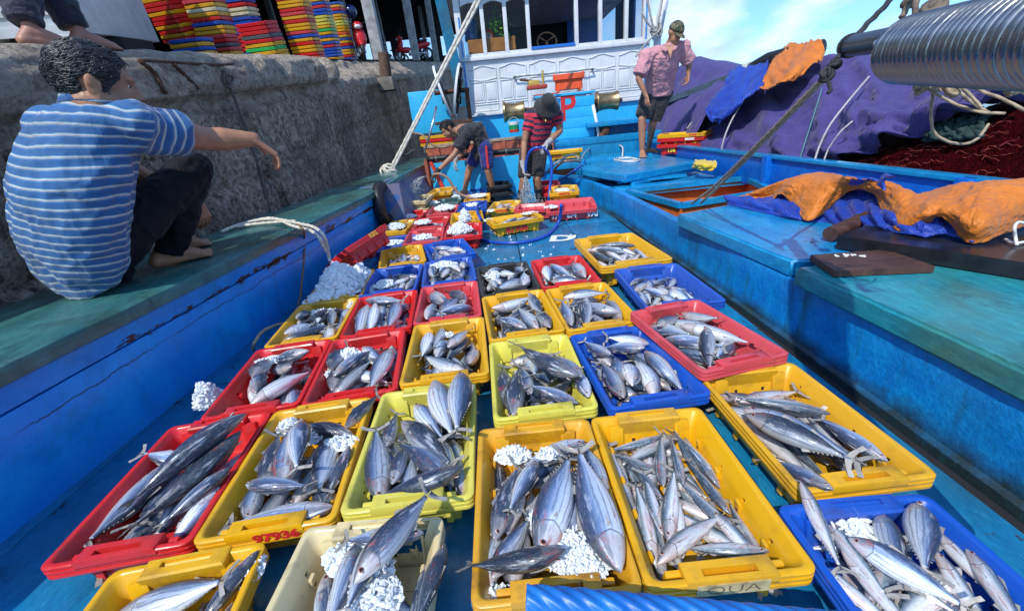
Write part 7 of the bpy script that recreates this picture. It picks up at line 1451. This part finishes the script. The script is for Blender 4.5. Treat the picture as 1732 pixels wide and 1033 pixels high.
b = MB(); ring_loft(b, [(neck + V_((0, 0, -.015)), lat * .10, fwd * .105), (neck + V_((0, 0, .035)), lat * .082, fwd * .085), (neck + V_((0, 0, .037)), lat * .072, fwd * .075), (neck + V_((0, 0, -.01)), lat * .075, fwd * .08)]); b.add([neck + lat * x + fwd * y + V_((0, 0, z)) for x, y, z in ((-.085, .06, .02), (-.015, .115, -.03), (-.05, .14, -.075), (-.11, .10, -.03))], [(0, 1, 2, 3)]); b.add([neck + lat * x + fwd * y + V_((0, 0, z)) for x, y, z in ((.085, .06, .02), (.015, .115, -.03), (.05, .14, -.075), (.11, .10, -.03))], [(0, 1, 2, 3)]); me = baked(b.mesh('collar', PINK, smooth=True), [('SOLIDIFY', dict(thickness=.006))], 'collar'); o = link('collar', me); wparent(o, PK)
b = MB(); q0 = neck + fwd * .085 + V_((0, 0, .01)); b.add([q0 + lat * -.05 + V_((0, 0, .01)), q0 + lat * .055 + V_((0, 0, .01)), q0 + lat * .03 + fwd * .055 + V_((0, 0, -.09)), q0 + lat * .01 + fwd * .075 + V_((0, 0, -.17)), q0 + lat * -.02 + fwd * .055 + V_((0, 0, -.09))], [(0, 1, 2, 3, 4)]); me = baked(b.mesh('open_neck', SK3), [('SOLIDIFY', dict(thickness=.02))], 'open_neck'); o = link('open_neck', me); wparent(o, PK)
b = MB(); shorts(b, hipR, hipL, kneeR, kneeL, hp + V_((0, 0, .05)), lat, fwd, 1.2, .90, .10, .115); add_cloth('shorts', b, .009, fabric('black_shorts_b', (.012, .012, .014), (.022, .022, .024), 9, .5), PK, .009, 10, 33)
cm = NT('camouflage'); v1 = cm.voro(26, None, 'F1', 'Color'); cm.base(cm.ramp(cm.noise(22, 2, .4, None, 1.2), [(.0, (.015, .018, .014)), (.42, (.05, .07, .035)), (.50, (.19, .165, .10)), (.60, (.10, .085, .05)), (.68, (.03, .05, .025))], 'CONSTANT')); cm.set(Roughness=.85); cm.bump(cm.noise(60, 3), .3, .004)
hu = fr[2]; f_ = fr[0]; r_ = fr[1]; c0 = hc + hu * .03 * 1.08 - f_ * .01; b = MB(); P = []
for i in range(9):
    th = math.pi / 2 * (i + .15) / 9 * 1.06; P.append([c0 + (f_ * math.cos(a) * .116 + r_ * math.sin(a) * .096) * math.sin(th) + hu * .118 * math.cos(th) for a in [2 * math.pi * k / 28 for k in range(29)]])
b.grid(P); P = []
for i in range(6):
    q = i / 5; P.append([c0 + f_ * (.105 * math.cos(a) + q * .085 * math.cos(a) ** .7) + r_ * math.sin(a) * (.094 - .008 * q) + hu * (-.012 - .028 * q * q + .012 * math.cos(a)) for a in [rad(-62 + 124 * k / 16) for k in range(17)]])
b.grid(P); me = baked(b.mesh('cap', cm.mat, smooth=True), [('SOLIDIFY', dict(thickness=.006))], 'cap'); o = link('cap', me); wparent(o, PK)
b = MB(); b.lathe([(.012, 0), (.016, 0), (.016, .004), (.012, .004)], Matrix.Translation(c0 + f_ * .112 + hu * .038 + r_ * .012) @ f_.to_track_quat('Z', 'Y').to_matrix().to_4x4(), 12, closed=True); o = b.build('badge', simple('badge_gold', (.45, .32, .08), .4, .5)); wparent(o, PK)

# person standing on the quay edge: feet and dark trousers in view
a1 = at(38, 30, X=-2.78); a2 = at(126, 44, X=-2.78)
def qz(p): q = QI @ p; return q_(q.x, q.y, 0)
f1 = qz(a1 + V_((-.0, .0, 0))); f2 = qz(a2)
QP = empty('person', f1); tag(QP, 'barefoot person in dark trousers on the quay edge, only the feet and legs in view', 'person')
hp = (f1 + f2) / 2 + V_((-.25, -.05, .86)); b = MB(); dk = V_((.35, .9, .1))
for f_ in (f1, f2):
    k_ = f_.lerp(hp, .52) + V_((.06, .10, 0)); ak = f_ + V_((0, 0, .085)); limb(b, [hp + (f_ - hp) * .06, k_, k_.lerp(ak, .3), ak], [.10, .065, .064, .042]); foot(b, ak, V_((.55, .83, .05)), 1.22)
limb(b, [hp, hp + V_((0, 0, .5))], [.13, .15]); ch_ = hp + V_((0, 0, .5)); hcq = ch_ + V_((.02, .02, .30)); frq = head_geo(b, hcq, V_((.6, .7, -.3)), (0, 0, 1), 1.0); limb(b, [ch_, hcq], [.08, .055])
for sg in (-1, 1): sh_ = ch_ + V_((.13 * sg, -.10 * sg, .06)); el_ = sh_ + V_((.04 * sg, -.02, -.29)); wr_ = el_ + V_((.05, .08, -.23)); limb(b, [ch_, sh_, el_, wr_], [.08, .058, .042, .028]); hand(b, wr_, V_((.1, .1, -1)), V_((0, 1, 0)), 1.0, .3)
body_done(b, .009, SKF, QP); eyes(hcq, frq, 1.0, QP, SKF); hair_cap('hair', hcq, frq, 1.0, HAIRB, QP, 60, 9)
b = MB()
for f_ in (f1, f2): k_ = f_.lerp(hp, .52) + V_((.06, .10, 0)); frustum(b, hp + (f_ - hp) * .05, .135, k_, .098); frustum(b, k_ - V_((.0, 0, -.02)), .098, f_ + V_((-.01, -.01, .125)), .080, mid=.01); b.sphere(k_, .098, 14)
limb(b, [hp, hp + V_((0, 0, .12))], [.15, .15]); add_cloth('trousers', b, .011, fabric('navy_trousers', (.008, .010, .024), (.014, .016, .035), 9, .5), QP, .012, 8, 44)
b = MB(); ring_loft(b, [(hp + V_((0, 0, .05)), V_((.19, -.1, 0)), V_((.07, .13, 0))), (ch_, V_((.19, -.11, 0)), V_((.07, .12, 0))), (ch_ + V_((0, 0, .12)), V_((.09, -.05, 0)), V_((.04, .06, 0)))]); add_cloth('shirt', b, .011, fabric('grey_shirt', (.2, .2, .22)), QP, .008, 9, 45)
# ---------------------------------------------------------------- hoses, water and small deck things
TAN = simple('tan_hose', (.30, .17, .11), .4, 0, 20, .3); BH = simple('blue_hose', (.012, .07, .42), .25, 0, 20, .3); GH = simple('grey_hose', (.30, .32, .32), .45, 0, 20, .3)
def hose(pts, r, mat, label, cat='hose'):
    b = MB(); b.tube(resample(cr(pts, 10), .03), r, 10); o = b.build('hose', mat, smooth=True); tag(o, label, cat); return o
hose([at(732, 296, Y=Yb - .36), at(742, 294, Y=Yb - .38), at(757, 301, Y=Yb - .40), at(768, 318, Y=Yb - .42), at(782, 330, Y=Yb - .45), at(806, 337, Y=Yb - .5), at(835, 343, Y=Yb - .45), at(858, 352, z=.17)], .019, TAN, 'tan hose running from the gloved hand across the far crates')
hose([at(889, 292, Y=Yr - .26), at(890, 275, Y=Yr - .28), at(896, 257, Y=Yr - .32), at(908, 250, Y=Yr - .36), at(922, 252, Y=Yr - .36), at(931, 268, Y=Yr - .36), at(933, 290, Y=Yr - .40), at(930, 318, Y=Yr - .45), at(928, 340, Y=Yr - .5), at(926, 348, z=.03)], .018, BH, 'blue hose looped through the hands of the man with the hat')
hose([at(917, 328, z=.04), at(935, 312, z=.16), at(955, 300, z=.30), at(972, 288, z=.44), at(985, 280, z=.47)], .017, BH, 'blue hose leading from the deck up over the hatch edge')
hose([at(949, 346, z=.26), at(948, 362, z=.14), at(942, 382, z=.02), at(925, 398, z=.02), at(895, 408, z=.02), at(860, 411, z=.02), at(830, 409, z=.02), at(812, 404, z=.02), at(806, 396, z=.03)], .017, BH, 'blue hose curving over the open deck beside the painted D')
hose([at(820, 341, z=.17), at(808, 347, z=.18), at(808, 360, z=.18), at(813, 370, z=.17), at(818, 378, z=.03)], .017, BH, 'dark blue hose end dropped over the blue crate')
hose([at(935, 290, z=.40), at(950, 275, z=.55), at(968, 272, z=.56), at(982, 274, z=.5)], .017, TAN, 'tan hose arching over the corner of the after hatch')
hose([at(925, 290, z=.40), at(942, 275, z=.55), at(960, 264, z=.60), at(972, 262, z=.58), at(982, 270, z=.5), at(990, 258, z=.55), at(1008, 243, z=.55)], .013, GH, 'grey hose tangled above the after hatch')
hose([at(1018, 235, z=.60), at(1030, 241, z=.56), at(1045, 245, z=.56), at(1053, 250, z=.54), at(1053, 264, z=.46)], .014, simple('white_hose', (.62, .6, .54), .5), 'white hose hanging over the hatch by the dark purple canvas')
hose([at(700, 225, Y=7.6), at(715, 229, Y=7.5), at(728, 243, Y=7.4), at(742, 249, Y=7.4), at(756, 249, Y=7.4)], .016, simple('brown_hose', (.26, .19, .12), .6), 'brown hose lying by the metal tube behind the bending man')
wt_ = NT('spray'); wt_.set(Base_Color=(.85, .90, .93, 1), Roughness=.05, IOR=1.33); wt_.b.inputs['Transmission Weight'].default_value = .75
def spray(src, tgt, r1, n, label, seed, arc=.04):
    rn = random.Random(seed); b = MB(); src = V_(src); tgt = V_(tgt)
    for k in range(n):
        e = tgt + V_((rn.gauss(0, r1), rn.gauss(0, r1), 0)); t0 = rn.uniform(0, .85); t1 = min(1, t0 + rn.uniform(.04, .22)); P = lambda t: src.lerp(e, t) + V_((0, 0, arc * math.sin(math.pi * t)))
        b.tube([P(t0), P((t0 + t1) / 2), P(t1)], [.0012, .0032 * rn.uniform(.5, 1.2), .001], 5)
    for k in range(n // 2): e = tgt + V_((rn.gauss(0, r1 * 1.5), rn.gauss(0, r1 * 1.3), abs(rn.gauss(0, .06)))); b.sphere(e, rn.uniform(.003, .008), 6)
    tag(b.build('water_spray', wt_.mat, smooth=True), label, 'water', None, 'stuff')
spray(at(888, 296, Y=Yr - .27), at(893, 345, Y=Yr - .30), .07, 420, 'spray of water from the hose of the man with the hat', 1, .01)
spray(at(727, 300, Y=Yb - .36), at(697, 328, Y=Yb - .6), .05, 160, 'jet of water from the tan hose held by the bending man', 2, .10)
# line hauler and posts at the quay side of the wheelhouse
lh = empty('line_hauler', at(765, 195, Y=8.6)); tag(lh, 'line hauler with two white rimmed wheels beside the wheelhouse', 'winch')
def lpart(n, b, m, sm=40): o = b.build(n, m, smooth=sm); wparent(o, lh)
for dx in (-.13, .13):
    c = at(762, 155, Y=8.6) + V_((dx, 0, 0)); Mx = Matrix.Translation(c) @ Matrix.Rotation(rad(90 + (14 if dx > 0 else -14)), 4, 'Y'); b = MB(); b.lathe([(.40, -.02), (.45, -.02), (.45, .02), (.40, .02)], Mx, 30, closed=True); lpart('rim', b, M['white_paint'])
    b = MB(); b.lathe([(.02, -.01), (.40, -.015), (.40, .015), (.02, .03)], Mx, 30); lpart('disc', b, simple('disc_dark', (.10, .085, .06), .5, .3, 12, .5))
    b = MB()
    for k in range(6): a = math.pi * k / 3; b.bar(Mx @ V_((.05 * math.cos(a), .05 * math.sin(a), -.02 if dx < 0 else .03)), Mx @ V_((.38 * math.cos(a), .38 * math.sin(a), -.02 if dx < 0 else .03)), .07, .05)
    lpart('vane', b, M['black'])
b = MB(); c = at(762, 155, Y=8.6); b.tube([c - V_((.3, 0, 0)), c + V_((.35, 0, 0))], .04, 10); b.bar(c + V_((.3, 0, 0)), c + V_((.3, 0, -.75)), .08, .08); b.box(c + V_((0, 0, -.52)), (.7, .4, .05)); b.bar(c + V_((-.1, 0, -.5)), c + V_((-.1, 0, -.8)), .1, .1); lpart('stand', b, M['rust'])
b = MB(); c = at(728, 190, Y=8.9); b.box(c, (.75, .06, .75), bev=.02); b.box(c + V_((.0, .2, .2)), (.7, .4, .08), bev=.02); tag(b.build('splash_board', M['sky_paint'], smooth=40), 'light blue splash board between the quay and the line hauler', 'board')
b = MB(); b.tube([at(718, 258, Y=7.3), at(733, 205, Y=7.5), at(738, 180, Y=7.6)], .018, 10); tag(b.build('metal_tube', CHR, smooth=True), 'thin shiny metal tube standing at the gunwale by the bending man', 'tube')
b = MB(); knot(at(690, 257, z=.66), .06, .013, 5, 12, b, (1.5, 1, .5)); b.tube(resample(cr([at(686, 262, z=.66), at(700, 254, z=.67), at(716, 254, z=.66), at(722, 258, z=.66)], 6), .015), .014, 8, lobes=3, tw=80); tag(b.build('coiled_rope', ROPEW, smooth=True), 'coil of pale rope on the gunwale near the bending man', 'rope')
b = MB(); b.lathe([(.20 + .07 * math.cos(t), .07 * math.sin(t)) for t in [2 * math.pi * k / 10 for k in range(10)]], Matrix.Translation(at(649, 345, Y=5.05)) @ Matrix.Rotation(rad(90), 4, 'Y') , 26, closed=True); tag(b.build('tyre_fender', M['black'], smooth=True), 'black tyre hanging at the step in the gunwale', 'tyre')
# wheelhouse things
b = MB(); b.box(at(832, 78, Y=9.72), (.95, .22, .24), bev=.015); tag(b.build('planter_box', simple('orange_wood', (.62, .27, .05), .5, 0, 8, .25)), 'orange wooden box under the plant inside the wheelhouse window', 'box')
pv = empty('potted_plant', at(844, 66, Y=9.72)); tag(pv, 'green leafy plant in a dark glass vase behind the wheelhouse window', 'plant'); b = MB(); b.lathe([(.03, 0), (.08, .04), (.09, .10), (.06, .17), (.05, .20)], Matrix.Translation(at(844, 71, Y=9.70)), 16); o = b.build('vase', simple('dark_glass_vase', (.02, .05, .03), .08), smooth=True); wparent(o, pv)
b = MB(); rn = random.Random(3); c = at(842, 46, Y=9.70)
for k in range(170):
    p = c + V_((rn.gauss(0, .105), rn.gauss(0, .07), rn.gauss(.0, .12))); a = V_((rn.gauss(0, 1), rn.gauss(0, 1) - .6, rn.gauss(0, .7))).normalized(); u = a.orthogonal().normalized(); L_ = rn.uniform(.05, .09); b.add([p, p + a * L_ * .5 + u * L_ * .3, p + a * L_, p + a * L_ * .5 - u * L_ * .3], [(0, 1, 2, 3)])
for k in range(12): b.tube([at(844, 66, Y=9.7), c + V_((rn.gauss(0, .09), rn.gauss(0, .05), rn.gauss(0, .1)))], .004, 5)
o = b.build('leaves', simple('leaf_green', (.12, .42, .03), .4, 0, 12, .4)); wparent(o, pv)
b = MB(); b.lathe([(.02, 0), (.13, .0), (.135, .06), (.12, .10), (.135, .14), (.12, .2), (.135, .26), (.13, .34), (.06, .40), (.045, .46), (.02, .46)], Matrix.Translation(at(798, 70, Y=9.85)), 20); tag(b.build('water_bottle', simple('blue_bottle', (.02, .10, .35), .15), smooth=True), 'large blue water bottle inside the left wheelhouse window', 'bottle')
b = MB(); c = at(826, 62, Y=9.66); b.lathe([(.085 + .018 * math.cos(t), .03 * math.sin(t)) for t in [2 * math.pi * k / 8 for k in range(8)]], Matrix.Translation(c) @ Matrix.Rotation(rad(90), 4, 'X'), 22, closed=True); b.lathe([(.005, -.01), (.08, -.01), (.08, .01), (.005, .01)], Matrix.Translation(c) @ Matrix.Rotation(rad(90), 4, 'X'), 22, 1); b.bar(c + V_((0, -.02, 0)), c + V_((0, -.02, .06)), .008, .006, 2); b.bar(c + V_((0, -.02, 0)), c + V_((.04, -.02, .0)), .008, .006, 2); b.sphere(c + V_((.05, 0, .11)), .025, 8); b.sphere(c + V_((-.05, 0, .11)), .025, 8)
tag(b.build('alarm_clock', [simple('clock_red', (.6, .03, .02), .35), simple('clock_face', (.7, .68, .62), .4), M['dark']], smooth=40), 'red alarm clock beside the plant in the wheelhouse window', 'clock')
b = MB(); Mx = Matrix.Translation(at(870, 224, Y=8.42)); b.lathe([(.02, 0), (.09, 0), (.095, .005), (.095, .05)], Mx, 20, 1); b.lathe([(.094, .05), (.094, .13)], Mx, 20, 0); b.lathe([(.095, .13), (.095, .18), (.088, .185), (.085, .17), (.01, .165)], Mx, 20, 2); b.tube([Mx @ V_((.1 * math.cos(a), -.02, .17 + .09 * math.sin(a))) for a in [math.pi * k / 10 for k in range(11)]], .004, 6, 2)
tag(b.build('paint_tin', [simple('tin_green', (.01, .26, .09), .35), simple('tin_red', (.55, .03, .02), .35), simple('tin_white', (.6, .62, .62), .35)], smooth=40), 'green and white paint tin on the bench left of the man with the hat', 'tin')
b = MB(); c = at(908, 150, Y=8.45); b.box(c + V_((0, 0, .02)), (.36, .3, .06), bev=.01); b.box(c + V_((-.05, 0, .09)), (.2, .22, .08), bev=.01, mi=1); b.tube([c + V_((-.3, -.05, .16)), c + V_((.05, 0, .11))], .018, 8, 2); b.tube([c + V_((.12, 0, .05)), c + V_((.12, 0, .28))], .02, 8, 1)
tag(b.build('tool_tray', [simple('tray_red', (.4, .05, .03), .5), simple('brass_yellow', (.55, .38, .08), .4, .3), M['rust']], smooth=40), 'tray of brass fittings on the left of the blue chest', 'tools')
b = MB(); b.tube([at(1003, 178, Y=8.3), at(1010, 212, Y=8.25), at(1014, 240, Y=8.2)], .03, 10); b.sphere(at(1024, 221, Y=8.2), (.09, .07, .12), 12, mi=1); b.sphere(at(1018, 230, Y=8.2), (.07, .07, .07), 10, mi=1); tag(b.build('pump_lever', [M['white_paint'], M['rust']], smooth=True), 'white lever with a rusty pump head right of the blue chest', 'pump')
# mast, stays at the starboard side of the wheelhouse
b = MB(); b.tube([at(1112, 62, Y=9.2), at(1118, 30, Y=9.2), at(1130, -30, Y=9.2)], .075, 12); b.tube([at(1108, 68, Y=9.0), at(1106, 28, Y=9.0)], .05, 10); b.tube([at(1112, 62, Y=9.2), V_((at(1112, 62, Y=9.2).x, 9.2, .7))], .07, 10); tag(b.build('mast', M['white_paint'], smooth=True), 'short white mast at the starboard corner of the wheelhouse', 'mast')
b = MB(); c = at(1110, 52, Y=9.0)
for pts in ([(1093, -10), (1101, 30), (1108, 55)], [(1122, -10), (1116, 25), (1110, 52)], [(1085, 22), (1096, 40), (1108, 52), (1112, 62)], [(1108, 58), (1092, 75), (1075, 96)], [(1106, 45), (1116, 50), (1108, 60)]): b.tube(resample(cr([at(x, y, Y=8.95) for x, y in pts], 6), .03), .018, 7, lobes=3, tw=60)
knot(c, .09, .018, 5, 22, b); tag(b.build('mast_rigging', simple('grey_rigging', (.33, .32, .29), .85, 0, 30, .4), smooth=True), 'grey ropes knotted round the short white mast', 'ropes')
b = MB(); P = []
for k in range(16):
    q = k / 15; p = at(745 + 40 * q, 0 + 180 * q, Y=8.9 + .4 * q); P.append([p + V_((-.10, 0, 0)), p + V_((.10, .02, 0)), p + V_((.10, .14, 0)), p + V_((-.10, .14, 0)), p + V_((-.10, 0, 0))])
b.grid(P); tag(b.build('bow_post', boat_paint('mossy_blue', (.02, .18, .34), (.03, .28, .42), algae=(.10, .09, .03), al=.9, pe=.64), smooth=40), 'peeling blue curved post left of the wheelhouse', 'post')
